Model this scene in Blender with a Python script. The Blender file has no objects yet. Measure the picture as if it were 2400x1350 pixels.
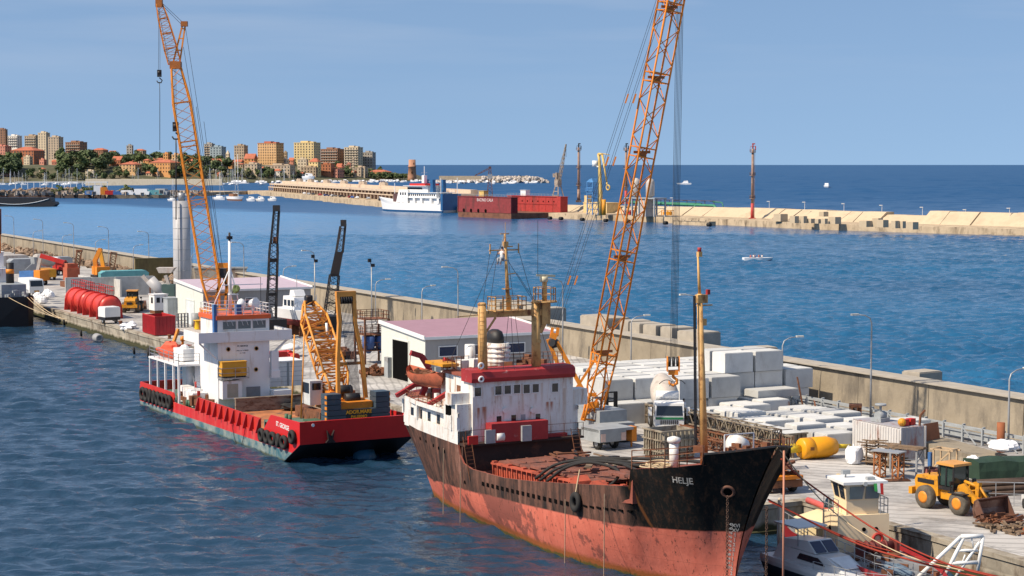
import bpy, math, random
from mathutils import Vector, Matrix, noise
from mathutils.bvhtree import BVHTree
RN = random.Random(11)
SC = bpy.context.scene
COL = SC.collection
FPX, HC = 4300.0, 25.0
PITCH = math.atan(290.0/FPX)
CAM = Vector((0, 0, HC))
def V(*a): return Vector(a)
def ray(px, py):
    u = (px-1200)/FPX; v = (675-py)/FPX
    f = V(0, math.cos(PITCH), -math.sin(PITCH)); up = V(0, math.sin(PITCH), math.cos(PITCH))
    return f + up*v + V(u, 0, 0)
def G(px, py, z=2.0):
    d = ray(px, py); return CAM + d*((z-HC)/d.z)
def AT(px, py, Y):
    d = ray(px, py); return CAM + d*(Y/d.y)
def PXM(Y): return FPX/Y
class Fr:
    """local frame: origin (world), heading of local +x in the ground plane"""
    def __init__(s, o, ex, roll=0, pitch=0):
        s.o = Vector(o); e = Vector((ex[0], ex[1], 0)).normalized()
        s.rz = math.atan2(e.y, e.x)
        s.M = Matrix.Translation(s.o) @ Matrix.Rotation(s.rz, 4, 'Z') @ Matrix.Rotation(pitch, 4, 'Y') @ Matrix.Rotation(roll, 4, 'X')
        s.I = s.M.inverted()
    def w(s, x, y, z): return s.M @ V(x, y, z)
    def on(s, px, py, ax, c):
        o = s.I @ CAM; d = s.I.to_3x3() @ ray(px, py)
        return o + d*((c-o[ax])/d[ax])
    def x(s, px, py, c): return s.on(px, py, 0, c)
    def y(s, px, py, c): return s.on(px, py, 1, c)
    def z(s, px, py, c): return s.on(px, py, 2, c)

# ------------------------------------------------------------------ mesh builder
class MB:
    def __init__(s): s.v = []; s.f = []; s.m = []; s.s = []; s.mi = 0; s.sm = False
    def face(s, idx): s.f.append(tuple(idx)); s.m.append(s.mi); s.s.append(s.sm)
    def poly(s, pts):
        n = len(s.v); s.v += [tuple(p) for p in pts]; s.face(range(n, n+len(pts)))
    def hexa(s, p):
        """8 points: bottom 0-3 ccw, top 4-7"""
        n = len(s.v); s.v += [tuple(q) for q in p]
        for q in ((3,2,1,0),(4,5,6,7),(0,1,5,4),(1,2,6,5),(2,3,7,6),(3,0,4,7)): s.face([n+i for i in q])
    def box(s, x0, x1, y0, y1, z0, z1, M=None):
        p = [V(x0,y0,z0),V(x1,y0,z0),V(x1,y1,z0),V(x0,y1,z0),V(x0,y0,z1),V(x1,y0,z1),V(x1,y1,z1),V(x0,y1,z1)]
        if M is not None: p = [M @ q for q in p]
        s.hexa(p); return s
    def cbox(s, c, sx, sy, sz, rz=0, ry=0, rx=0):
        M = Matrix.Translation(Vector(c)) @ Matrix.Rotation(rz,4,'Z') @ Matrix.Rotation(ry,4,'Y') @ Matrix.Rotation(rx,4,'X')
        return s.box(-sx/2,sx/2,-sy/2,sy/2,-sz/2,sz/2,M)
    def bar(s, a, b, w, h=None, up=V(0,0,1)):
        a = Vector(a); b = Vector(b); h = h or w; d = b-a
        if d.length < 1e-6: return s
        d.normalize(); r = d.cross(up)
        if r.length < 1e-3: r = d.cross(V(1,0,0))
        r.normalize(); u = r.cross(d)
        r = r*w/2; u = u*h/2
        s.hexa([a-r-u, a+r-u, b+r-u, b-r-u, a-r+u, a+r+u, b+r+u, b-r+u]); return s
    def cyl(s, a, b, r0, r1=None, n=8, cap=True, smooth=True):
        a = Vector(a); b = Vector(b); r1 = r0 if r1 is None else r1
        d = (b-a)
        if d.length < 1e-6: return s
        d.normalize(); x = d.orthogonal().normalized(); y = d.cross(x)
        k = len(s.v)
        for i in range(n):
            t = 2*math.pi*i/n; o = x*math.cos(t)+y*math.sin(t)
            s.v.append(tuple(a+o*r0)); s.v.append(tuple(b+o*r1))
        sm = s.sm; s.sm = smooth and n > 5
        for i in range(n):
            j = (i+1) % n; s.face((k+2*i, k+2*j, k+2*j+1, k+2*i+1))
        s.sm = sm
        if cap:
            s.face([k+2*i for i in range(n)][::-1]); s.face([k+2*i+1 for i in range(n)])
        return s
    def tube(s, pts, r, n=6):
        pts = [Vector(p) for p in pts]; k = len(s.v); N = len(pts)
        pd = None
        for i, p in enumerate(pts):
            d = (pts[min(i+1,N-1)]-pts[max(i-1,0)]).normalized()
            if pd is None: x = d.orthogonal().normalized()
            else: x = (x - d*x.dot(d)).normalized()
            pd = d; y = d.cross(x); rr = r[i] if isinstance(r, (list,tuple)) else r
            for j in range(n):
                t = 2*math.pi*j/n; s.v.append(tuple(p+(x*math.cos(t)+y*math.sin(t))*rr))
        sm = s.sm; s.sm = n > 4
        for i in range(N-1):
            for j in range(n):
                a = k+i*n+j; b = k+i*n+(j+1) % n; s.face((a, b, b+n, a+n))
        s.sm = sm
        s.face([k+j for j in range(n)][::-1]); s.face([k+(N-1)*n+j for j in range(n)]); return s
    def lathe(s, prof, n=16, M=None, cap=True):
        """profile of (radius, z) spun round local z"""
        k = len(s.v)
        for r, z in prof:
            for j in range(n):
                t = 2*math.pi*j/n; p = V(r*math.cos(t), r*math.sin(t), z)
                s.v.append(tuple(M @ p if M is not None else p))
        sm = s.sm; s.sm = True
        for i in range(len(prof)-1):
            for j in range(n):
                a = k+i*n+j; b = k+i*n+(j+1) % n; s.face((a, b, b+n, a+n))
        s.sm = sm
        if cap:
            s.face([k+j for j in range(n)][::-1]); s.face([k+(len(prof)-1)*n+j for j in range(n)])
        return s
    def torus(s, c, axis, R, r, n=20, m=8):
        axis = Vector(axis).normalized(); x = axis.orthogonal().normalized(); y = axis.cross(x); c = Vector(c); k = len(s.v)
        for i in range(n):
            t = 2*math.pi*i/n; o = x*math.cos(t)+y*math.sin(t)
            for j in range(m):
                q = 2*math.pi*j/m; s.v.append(tuple(c+o*(R+r*math.cos(q))+axis*r*math.sin(q)))
        sm = s.sm; s.sm = True
        for i in range(n):
            for j in range(m):
                a = k+i*m+j; b = k+i*m+(j+1) % m; c2 = k+((i+1) % n)*m+(j+1) % m; d = k+((i+1) % n)*m+j; s.face((a, d, c2, b))
        s.sm = sm; return s
    def prism(s, poly, a, b, axis=2, M=None):
        """2-D outline extruded from a to b along the axis (0: outline is (y,z); 1: (x,z); 2: (x,y))"""
        def p(u, v, w): return {0: V(w,u,v), 1: V(u,w,v), 2: V(u,v,w)}[axis]
        A = [p(u,v,a) for u, v in poly]; B = [p(u,v,b) for u, v in poly]
        if M is not None: A = [M @ q for q in A]; B = [M @ q for q in B]
        n = len(poly); k = len(s.v); s.v += [tuple(q) for q in A+B]
        s.face(range(k, k+n)); s.face(range(k+2*n-1, k+n-1, -1))
        for i in range(n):
            j = (i+1) % n; s.face((k+j, k+i, k+n+i, k+n+j))
        return s
    def loft(s, rows, close=False, smooth=True):
        k = len(s.v); n = len(rows[0])
        for r in rows: s.v += [tuple(q) for q in r]
        sm = s.sm; s.sm = smooth
        for i in range(len(rows)-1):
            for j in range(n if close else n-1):
                a = k+i*n+j; b = k+i*n+(j+1) % n; s.face((a, b, b+n, a+n))
        s.sm = sm; return s
    def blob(s, c, rx, ry, rz, n=10, m=6, jit=0.15, seed=0, flat=False):
        rr = random.Random(seed); k = len(s.v); c = Vector(c)
        for i in range(m+1):
            a = -math.pi/2+math.pi*i/m
            for j in range(n):
                t = 2*math.pi*j/n; q = 1+jit*(rr.random()*2-1)
                z = math.sin(a)*rz*q
                if flat: z = max(z, -rz*0.55)
                s.v.append((c.x+math.cos(a)*math.cos(t)*rx*q, c.y+math.cos(a)*math.sin(t)*ry*q, c.z+z))
        for i in range(m):
            for j in range(n):
                a = k+i*n+j; b = k+i*n+(j+1) % n; s.face((a, b, b+n, a+n))
        return s
    def build(s, name, mats, parent=None, world=False, loc=None):
        me = bpy.data.meshes.new(name)
        vs = s.v
        if world and parent is not None:
            I = FM[parent.name].inverted(); vs = [tuple(I @ Vector(q)) for q in vs]
        me.from_pydata(vs, [], s.f)
        if not isinstance(mats, (list, tuple)): mats = [mats]
        for m in mats: me.materials.append(m)
        if len(mats) > 1: me.polygons.foreach_set('material_index', s.m)
        me.polygons.foreach_set('use_smooth', s.s)
        me.update()
        o = bpy.data.objects.new(name, me); COL.objects.link(o)
        if parent is not None:
            o.parent = parent; FM[o.name] = FM[parent.name]
        else: FM[o.name] = Matrix()
        if loc is not None: o.location = loc; FM[o.name] = Matrix.Translation(Vector(loc))
        return o
FM = {}
def tag(o, label=None, cat=None, group=None, kind=None):
    if label: o['label'] = label
    if cat: o['category'] = cat
    if group: o['group'] = group
    if kind: o['kind'] = kind
    return o
def thing(name, label, cat, fr=None, group=None, loc=None, rz=0):
    o = bpy.data.objects.new(name, None); COL.objects.link(o); o.empty_display_size = .5
    M = fr.M if fr is not None else Matrix.Translation(Vector(loc or (0,0,0))) @ Matrix.Rotation(rz, 4, 'Z')
    o.matrix_world = M; FM[o.name] = M.copy()
    return tag(o, label, cat, group)
def kids(o): return [c for c in COL.objects if c.parent == o]
def dup(o, M=None, label=None, group=None, parent=None, only=None):
    c = o.copy(); COL.objects.link(c)
    if parent is not None: c.parent = parent
    if M is not None: c.matrix_world = M; FM[c.name] = M.copy()
    elif parent is not None: FM[c.name] = FM[parent.name]
    if label: c['label'] = label
    if group: c['group'] = group
    for ch in list(o.children): dup(ch, parent=c)
    return c
def XF(loc, rz=0, s=1, rx=0, ry=0):
    sc = Matrix.Diagonal((s, s, s, 1)) if not isinstance(s, (tuple, list)) else Matrix.Diagonal((*s, 1))
    return Matrix.Translation(Vector(loc)) @ Matrix.Rotation(rz,4,'Z') @ Matrix.Rotation(ry,4,'Y') @ Matrix.Rotation(rx,4,'X') @ sc
def text(parent, name, body, size, M, mat, depth=.01, sx=1.0, bvh=None, align='CENTER', bold=0.0):
    cu = bpy.data.curves.new(name, 'FONT'); cu.body = body; cu.size = size; cu.align_x = align; cu.align_y = 'CENTER'; cu.extrude = depth; cu.offset = bold
    o = bpy.data.objects.new(name, cu); COL.objects.link(o)
    dg = bpy.context.evaluated_depsgraph_get(); me = bpy.data.meshes.new_from_object(o.evaluated_get(dg))
    bpy.data.objects.remove(o); S = Matrix.Diagonal((sx, 1, 1, 1))
    for v in me.vertices:
        p = M @ (S @ v.co)
        if bvh is not None:
            nrm = (M.to_3x3() @ V(0,0,1)).normalized()
            h = bvh.ray_cast(p+nrm*6, -nrm)
            if h[0] is not None: p = h[0]+nrm*.02
        v.co = p
    me.materials.clear(); me.materials.append(mat); me.name = name
    q = bpy.data.objects.new(name, me); COL.objects.link(q); q.parent = parent; FM[q.name] = FM[parent.name]
    return q

# ------------------------------------------------------------------ lattice work
def lattice(mb, p0, p1, side, prof, rc=.06, rl=.03, bays=10, n=5, frames=()):
    """four-chord boom from p0 to p1; side = direction of its width; prof = [(t, width, depth)]"""
    p0 = Vector(p0); p1 = Vector(p1); d = (p1-p0); L = d.length; d.normalize()
    x = Vector(side); x = (x-d*x.dot(d)).normalized(); y = d.cross(x)
    def wd(t):
        for a, b in zip(prof, prof[1:]):
            if t <= b[0]+1e-9:
                q = (t-a[0])/(b[0]-a[0]); return a[1]+(b[1]-a[1])*q, a[2]+(b[2]-a[2])*q
        return prof[-1][1], prof[-1][2]
    def c(t):
        w, h = wd(t); o = p0+d*L*t
        return [o-x*w/2-y*h/2, o+x*w/2-y*h/2, o+x*w/2+y*h/2, o-x*w/2+y*h/2]
    ts = [q[0] for q in prof]
    for a, b in zip(ts, ts[1:]):
        A, B = c(a), c(b)
        for i in range(4): mb.cyl(A[i], B[i], rc, n=n)
    for k in range(bays):
        A, B = c(k/bays), c((k+1)/bays)
        for i in range(4):
            j = (i+1) % 4
            if (k+i) % 2: mb.cyl(A[i], B[j], rl, n=4, cap=False)
            else: mb.cyl(A[j], B[i], rl, n=4, cap=False)
    for t in list(frames)+[0, 1]:
        A = c(t)
        for i in range(4): mb.cyl(A[i], A[(i+1) % 4], rl*1.5, n=4)
        mb.cyl(A[0], A[2], rl, n=4, cap=False)
    return mb
def rail(mb, pts, h=1.0, r=.025, rows=3, step=1.5, n=4):
    """railing along a list of points"""
    pts = [Vector(p) for p in pts]; U = V(0,0,h)
    for a, b in zip(pts, pts[1:]):
        for k in range(1, rows+1): mb.cyl(a+U*k/rows, b+U*k/rows, r, n=n, cap=False)
        m = max(1, round((b-a).length/step))
        for i in range(m+1):
            p = a.lerp(b, i/m); mb.cyl(p, p+U, r*1.2, n=n, cap=False)
    return mb
def ladder(mb, a, b, side, w=.45, step=.3, r=.02):
    a = Vector(a); b = Vector(b); sd = Vector(side).normalized()*w/2
    mb.cyl(a-sd, b-sd, r, n=4); mb.cyl(a+sd, b+sd, r, n=4); m = max(2, int((b-a).length/step))
    for i in range(1, m): p = a.lerp(b, i/m); mb.cyl(p-sd, p+sd, r*.8, n=4, cap=False)
    return mb
def sag(a, b, drop, n=12):
    a = Vector(a); b = Vector(b)
    return [a.lerp(b, i/n)-V(0,0,drop*4*(i/n)*(1-i/n)) for i in range(n+1)]

# ------------------------------------------------------------------ materials
MC = {}
def M(name, col, rough=.6, metal=0., var=.18, scale=.8, dirt=None, amt=.0, dscale=.6, streak=1., bump=0., bscale=6., spec=.4, coords='Object', cov=None):
    """plain surface colour with uneven tone, and stains (dirt) of their own shape; streak < 1 draws the stains out along z"""
    if name in MC: return MC[name]
    m = bpy.data.materials.new(name); m.use_nodes = True; nt = m.node_tree; N = nt.nodes; L = nt.links
    b = N['Principled BSDF']; b.inputs['Roughness'].default_value = rough; b.inputs['Metallic'].default_value = metal
    b.inputs['Specular IOR Level'].default_value = spec
    tc = N.new('ShaderNodeTexCoord'); src = tc.outputs[coords]
    nz = N.new('ShaderNodeTexNoise'); nz.inputs['Scale'].default_value = scale; nz.inputs['Detail'].default_value = 6; nz.inputs['Roughness'].default_value = .65
    L.new(src, nz.inputs['Vector'])
    mx = N.new('ShaderNodeMix'); mx.data_type = 'RGBA'
    c0 = [max(0, x*(1-var)) for x in col]; c1 = [min(1, x*(1+var)) for x in col]
    mx.inputs[6].default_value = (*c0, 1); mx.inputs[7].default_value = (*c1, 1)
    mr = N.new('ShaderNodeMapRange'); mr.inputs[1].default_value = .3; mr.inputs[2].default_value = .7
    L.new(nz.outputs['Fac'], mr.inputs[0]); L.new(mr.outputs[0], mx.inputs[0]); out = mx.outputs[2]
    if dirt is not None:
        mp = N.new('ShaderNodeMapping'); mp.inputs['Scale'].default_value = (1, 1, streak); L.new(src, mp.inputs['Vector'])
        n2 = N.new('ShaderNodeTexNoise'); n2.inputs['Scale'].default_value = dscale; n2.inputs['Detail'].default_value = 8; n2.inputs['Roughness'].default_value = .7
        L.new(mp.outputs[0], n2.inputs['Vector'])
        r2 = N.new('ShaderNodeMapRange'); c = .72-.42*amt; r2.inputs[1].default_value = c-.05; r2.inputs[2].default_value = c+.12
        L.new(n2.outputs['Fac'], r2.inputs[0])
        m2 = N.new('ShaderNodeMix'); m2.data_type = 'RGBA'; m2.inputs[7].default_value = (*dirt, 1)
        L.new(r2.outputs[0], m2.inputs[0]); L.new(out, m2.inputs[6]); out = m2.outputs[2]
    L.new(out, b.inputs['Base Color'])
    if bump:
        n3 = N.new('ShaderNodeTexNoise'); n3.inputs['Scale'].default_value = bscale; n3.inputs['Detail'].default_value = 5
        L.new(src, n3.inputs['Vector']); bp = N.new('ShaderNodeBump'); bp.inputs['Strength'].default_value = bump; bp.inputs['Distance'].default_value = .05
        L.new(n3.outputs['Fac'], bp.inputs['Height']); L.new(bp.outputs[0], b.inputs['Normal'])
    MC[name] = m; return m
def ribbed(name, col, axis=0, pitch=.3, strength=.6, **k):
    """corrugated sheet: a real relief of ribs across the given axis"""
    if name in MC: return MC[name]
    m = M(name, col, **k); nt = m.node_tree; N = nt.nodes; L = nt.links; b = N['Principled BSDF']
    tc = N.new('ShaderNodeTexCoord'); w = N.new('ShaderNodeTexWave'); w.wave_type = 'BANDS'; w.bands_direction = 'XYZ'[axis] if axis < 3 else 'DIAGONAL'
    w.inputs['Scale'].default_value = 1/(pitch*math.pi)*.5*math.pi/1.57; L.new(tc.outputs['Object'], w.inputs['Vector'])
    bp = N.new('ShaderNodeBump'); bp.inputs['Strength'].default_value = strength; bp.inputs['Distance'].default_value = .06
    L.new(w.outputs['Fac'], bp.inputs['Height']); L.new(bp.outputs[0], b.inputs['Normal']); return m
def glass(name='dark_glass', col=(.015,.02,.028), rough=.08):
    if name in MC: return MC[name]
    m = bpy.data.materials.new(name); m.use_nodes = True; b = m.node_tree.nodes['Principled BSDF']
    b.inputs['Base Color'].default_value = (*col, 1); b.inputs['Roughness'].default_value = rough; b.inputs['Specular IOR Level'].default_value = .6
    MC[name] = m; return m
RUST = (.16,.055,.022); RUSTD = (.07,.03,.018)
mOrange = M('orange_crane_paint', (.70,.235,.022), .5, dirt=(.25,.07,.02), amt=.22, dscale=1.5)
mOrangeR = M('orange_crane_lattice_paint', (.64,.20,.014), .55, var=.1, dirt=(.3,.075,.012), amt=.25, dscale=1.2)
mYellow = M('yellow_machine_paint', (.66,.29,.018), .55, dirt=(.2,.1,.04), amt=.36, dscale=2)
mBlack = M('black_steel', (.018,.018,.02), .55, dirt=(.08,.035,.02), amt=.3, dscale=1.5)
mRubber = M('black_rubber', (.022,.021,.02), .8, var=.3)
mCable = M('steel_cable', (.05,.05,.052), .5)
mSteel = M('galvanised_steel', (.36,.37,.38), .45, metal=.3, dirt=(.2,.16,.12), amt=.2)
mWhite = M('white_paint', (.78,.78,.76), .45, var=.05, dirt=(.45,.38,.3), amt=.12, dscale=.8, streak=.25)
mGrey = M('grey_paint', (.32,.34,.35), .5, dirt=(.2,.17,.14), amt=.2)
mRed = M('red_paint', (.52,.03,.022), .5, dirt=(.2,.04,.03), amt=.2, dscale=.9, streak=.3)
mRust = M('rusty_steel', (.19,.075,.035), .8, var=.35, dirt=(.05,.03,.025), amt=.4, dscale=1.4, bump=.3)
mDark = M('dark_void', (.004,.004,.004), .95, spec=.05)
mGlass = glass()
mBlueGlass = glass('blue_window_glass', (.02,.03,.07), .05)
mWood = M('weathered_timber', (.22,.15,.095), .85, var=.35, dirt=(.08,.06,.045), amt=.4, dscale=2)
# ================================================================== camera, sun, sky, water
cd = bpy.data.cameras.new('camera'); co = bpy.data.objects.new('camera', cd); COL.objects.link(co)
cd.sensor_width = 36; cd.lens = FPX/2400*36; cd.clip_start = 1; cd.clip_end = 90000
co.location = CAM; co.rotation_euler = (math.pi/2-PITCH, 0, 0); SC.camera = co
SUNH = V(-.90, -.436, 0).normalized(); SUNEL = math.radians(47)
SUND = SUNH*math.cos(SUNEL)+V(0,0,math.sin(SUNEL))
ld = bpy.data.lights.new('sun', 'SUN'); lo = bpy.data.objects.new('sun', ld); COL.objects.link(lo)
ld.energy = 4.5; ld.angle = math.radians(.6); ld.color = (1, .87, .70)
lo.rotation_euler = (-SUND).to_track_quat('-Z', 'Y').to_euler(); lo.location = (0, 0, 200)
wd = bpy.data.worlds.new('World'); SC.world = wd; wd.use_nodes = True
nt = wd.node_tree; N = nt.nodes; L = nt.links; bg = N['Background']
sky = N.new('ShaderNodeTexSky'); sky.sky_type = 'NISHITA'; sky.sun_disc = False
sky.sun_elevation = SUNEL; sky.sun_rotation = math.atan2(SUNH.x, SUNH.y)
sky.altitude = 200; sky.air_density = 1.1; sky.dust_density = .5; sky.ozone_density = 2.2
# clear-air sky: the pale band at the horizon is thin, so read the sky a little above it
tc = N.new('ShaderNodeTexCoord'); sp = N.new('ShaderNodeSeparateXYZ'); L.new(tc.outputs['Generated'], sp.inputs[0])
ma = N.new('ShaderNodeMath'); ma.operation = 'MULTIPLY_ADD'; ma.inputs[1].default_value = .78; ma.inputs[2].default_value = .22; L.new(sp.outputs[2], ma.inputs[0])
cb = N.new('ShaderNodeCombineXYZ'); L.new(sp.outputs[0], cb.inputs[0]); L.new(sp.outputs[1], cb.inputs[1]); L.new(ma.outputs[0], cb.inputs[2])
L.new(cb.outputs[0], sky.inputs['Vector'])
# thin high cloud veil near the top of the view
nc = N.new('ShaderNodeTexNoise'); nc.inputs['Scale'].default_value = 3; nc.inputs['Detail'].default_value = 5
mp = N.new('ShaderNodeMapping'); mp.inputs['Scale'].default_value = (1.2, 1.2, 14); L.new(tc.outputs['Generated'], mp.inputs[0]); L.new(mp.outputs[0], nc.inputs['Vector'])
r1 = N.new('ShaderNodeMapRange'); r1.inputs[1].default_value = .42; r1.inputs[2].default_value = .75; r1.inputs[4].default_value = .65; L.new(nc.outputs['Fac'], r1.inputs[0])
r2 = N.new('ShaderNodeMapRange'); r2.inputs[1].default_value = .03; r2.inputs[2].default_value = .12; L.new(sp.outputs[2], r2.inputs[0])
mm = N.new('ShaderNodeMath'); mm.operation = 'MULTIPLY'; L.new(r1.outputs[0], mm.inputs[0]); L.new(r2.outputs[0], mm.inputs[1])
mx = N.new('ShaderNodeMix'); mx.data_type = 'RGBA'; mx.inputs[7].default_value = (4.2, 4.6, 5.4, 1)
L.new(mm.outputs[0], mx.inputs[0]); L.new(sky.outputs[0], mx.inputs[6]); L.new(mx.outputs[2], bg.inputs['Color'])
bg.inputs['Strength'].default_value = .108
SC.view_settings.view_transform = 'Standard'; SC.view_settings.look = 'None'; SC.view_settings.exposure = .40; SC.view_settings.gamma = 1
SC.view_settings.use_curve_mapping = False
SC.cycles.max_bounces = 5; SC.cycles.diffuse_bounces = 2; SC.cycles.glossy_bounces = 3; SC.cycles.caustics_reflective = False; SC.cycles.caustics_refractive = False
SC.cycles.use_denoising = True; SC.cycles.sample_clamp_indirect = 2.5; SC.cycles.blur_glossy = 1.

def water_mat():
    m = bpy.data.materials.new('sea_water'); m.use_nodes = True; nt = m.node_tree; N = nt.nodes; L = nt.links; b = N['Principled BSDF']
    tc = N.new('ShaderNodeTexCoord')
    def nz(scale, sx=1, sy=1, det=3, rough=.55, dist=0):
        mp = N.new('ShaderNodeMapping'); mp.inputs['Scale'].default_value = (sx, sy, 1); mp.inputs['Rotation'].default_value = (0, 0, .3); L.new(tc.outputs['Object'], mp.inputs[0])
        n = N.new('ShaderNodeTexNoise'); n.inputs['Scale'].default_value = scale; n.inputs['Detail'].default_value = det; n.inputs['Roughness'].default_value = rough; n.inputs['Distortion'].default_value = dist
        L.new(mp.outputs[0], n.inputs['Vector']); return n.outputs['Fac']
    def mth(op, a, b_, c=None):
        n = N.new('ShaderNodeMath'); n.operation = op
        for i, q in enumerate((a, b_, c)):
            if q is None: continue
            if isinstance(q, (int, float)): n.inputs[i].default_value = q
            else: L.new(q, n.inputs[i])
        return n.outputs[0]
    big = nz(.28, 1, 1.5, 3, .5, .4); mid = nz(.9, 1, 1.4, 4, .6, .5); sml = nz(3.2, 1, 1.2, 3, .6)
    h = mth('ADD', mth('MULTIPLY', big, 1.5), mth('ADD', mth('MULTIPLY', mid, .75), mth('MULTIPLY', sml, .14)))
    # cat's paws: gusts roughen the surface in long patches
    gust = nz(.012, .6, 1.6, 3, .5, .6)
    gr = N.new('ShaderNodeMapRange'); gr.inputs[1].default_value = .35; gr.inputs[2].default_value = .62; gr.inputs[3].default_value = .55; gr.inputs[4].default_value = 1.; L.new(gust, gr.inputs[0])
    bp = N.new('ShaderNodeBump'); bp.inputs['Distance'].default_value = .22; L.new(gr.outputs[0], bp.inputs['Strength'])
    L.new(h, bp.inputs['Height']); L.new(bp.outputs[0], b.inputs['Normal'])
    cr = N.new('ShaderNodeMix'); cr.data_type = 'RGBA'; cr.inputs[6].default_value = (.008, .058, .135, 1); cr.inputs[7].default_value = (.024, .14, .28, 1)
    L.new(gust, cr.inputs[0])
    # greyer water inside the quay, bluer in the basin, far lee band coloured darker as if reflecting less sky
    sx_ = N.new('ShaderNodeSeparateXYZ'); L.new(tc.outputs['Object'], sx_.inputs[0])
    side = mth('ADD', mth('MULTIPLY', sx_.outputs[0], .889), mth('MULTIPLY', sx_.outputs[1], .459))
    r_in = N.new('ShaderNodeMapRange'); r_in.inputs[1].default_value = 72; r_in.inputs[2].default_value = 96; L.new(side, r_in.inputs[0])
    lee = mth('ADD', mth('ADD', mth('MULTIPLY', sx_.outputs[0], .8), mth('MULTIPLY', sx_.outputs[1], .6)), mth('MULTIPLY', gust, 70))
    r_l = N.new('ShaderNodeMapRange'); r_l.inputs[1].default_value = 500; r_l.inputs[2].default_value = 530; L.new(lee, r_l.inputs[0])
    m1 = N.new('ShaderNodeMix'); m1.data_type = 'RGBA'; m1.inputs[7].default_value = (.010, .072, .185, 1); m0 = N.new('ShaderNodeMix'); m0.data_type = 'RGBA'; r_p = N.new('ShaderNodeMapRange'); r_p.inputs[1].default_value = 10; r_p.inputs[2].default_value = -110; r_p.inputs[4].default_value = .75; L.new(sx_.outputs[0], r_p.inputs[0]); L.new(r_p.outputs[0], m0.inputs[0]); L.new(cr.outputs[2], m0.inputs[6]); m0.inputs[7].default_value = (.10, .27, .50, 1); L.new(m0.outputs[2], m1.inputs[6]); L.new(r_l.outputs[0], m1.inputs[0])  # sky reflection painted into the colour: darker lee band, paler left basin
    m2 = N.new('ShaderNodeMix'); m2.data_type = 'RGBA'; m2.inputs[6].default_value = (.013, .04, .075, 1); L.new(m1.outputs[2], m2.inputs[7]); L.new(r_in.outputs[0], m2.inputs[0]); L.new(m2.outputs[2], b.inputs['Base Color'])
    rr_ = N.new('ShaderNodeMapRange'); rr_.inputs[1].default_value = 500; rr_.inputs[2].default_value = 1500; rr_.inputs[3].default_value = .08; rr_.inputs[4].default_value = .5; sy_ = N.new('ShaderNodeSeparateXYZ'); L.new(tc.outputs['Object'], sy_.inputs[0]); L.new(sy_.outputs[1], rr_.inputs[0]); L.new(rr_.outputs[0], b.inputs['Roughness']); b.inputs['IOR'].default_value = 1.45; b.inputs['Specular IOR Level'].default_value = .5
    return m
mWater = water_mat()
import numpy as np
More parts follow.
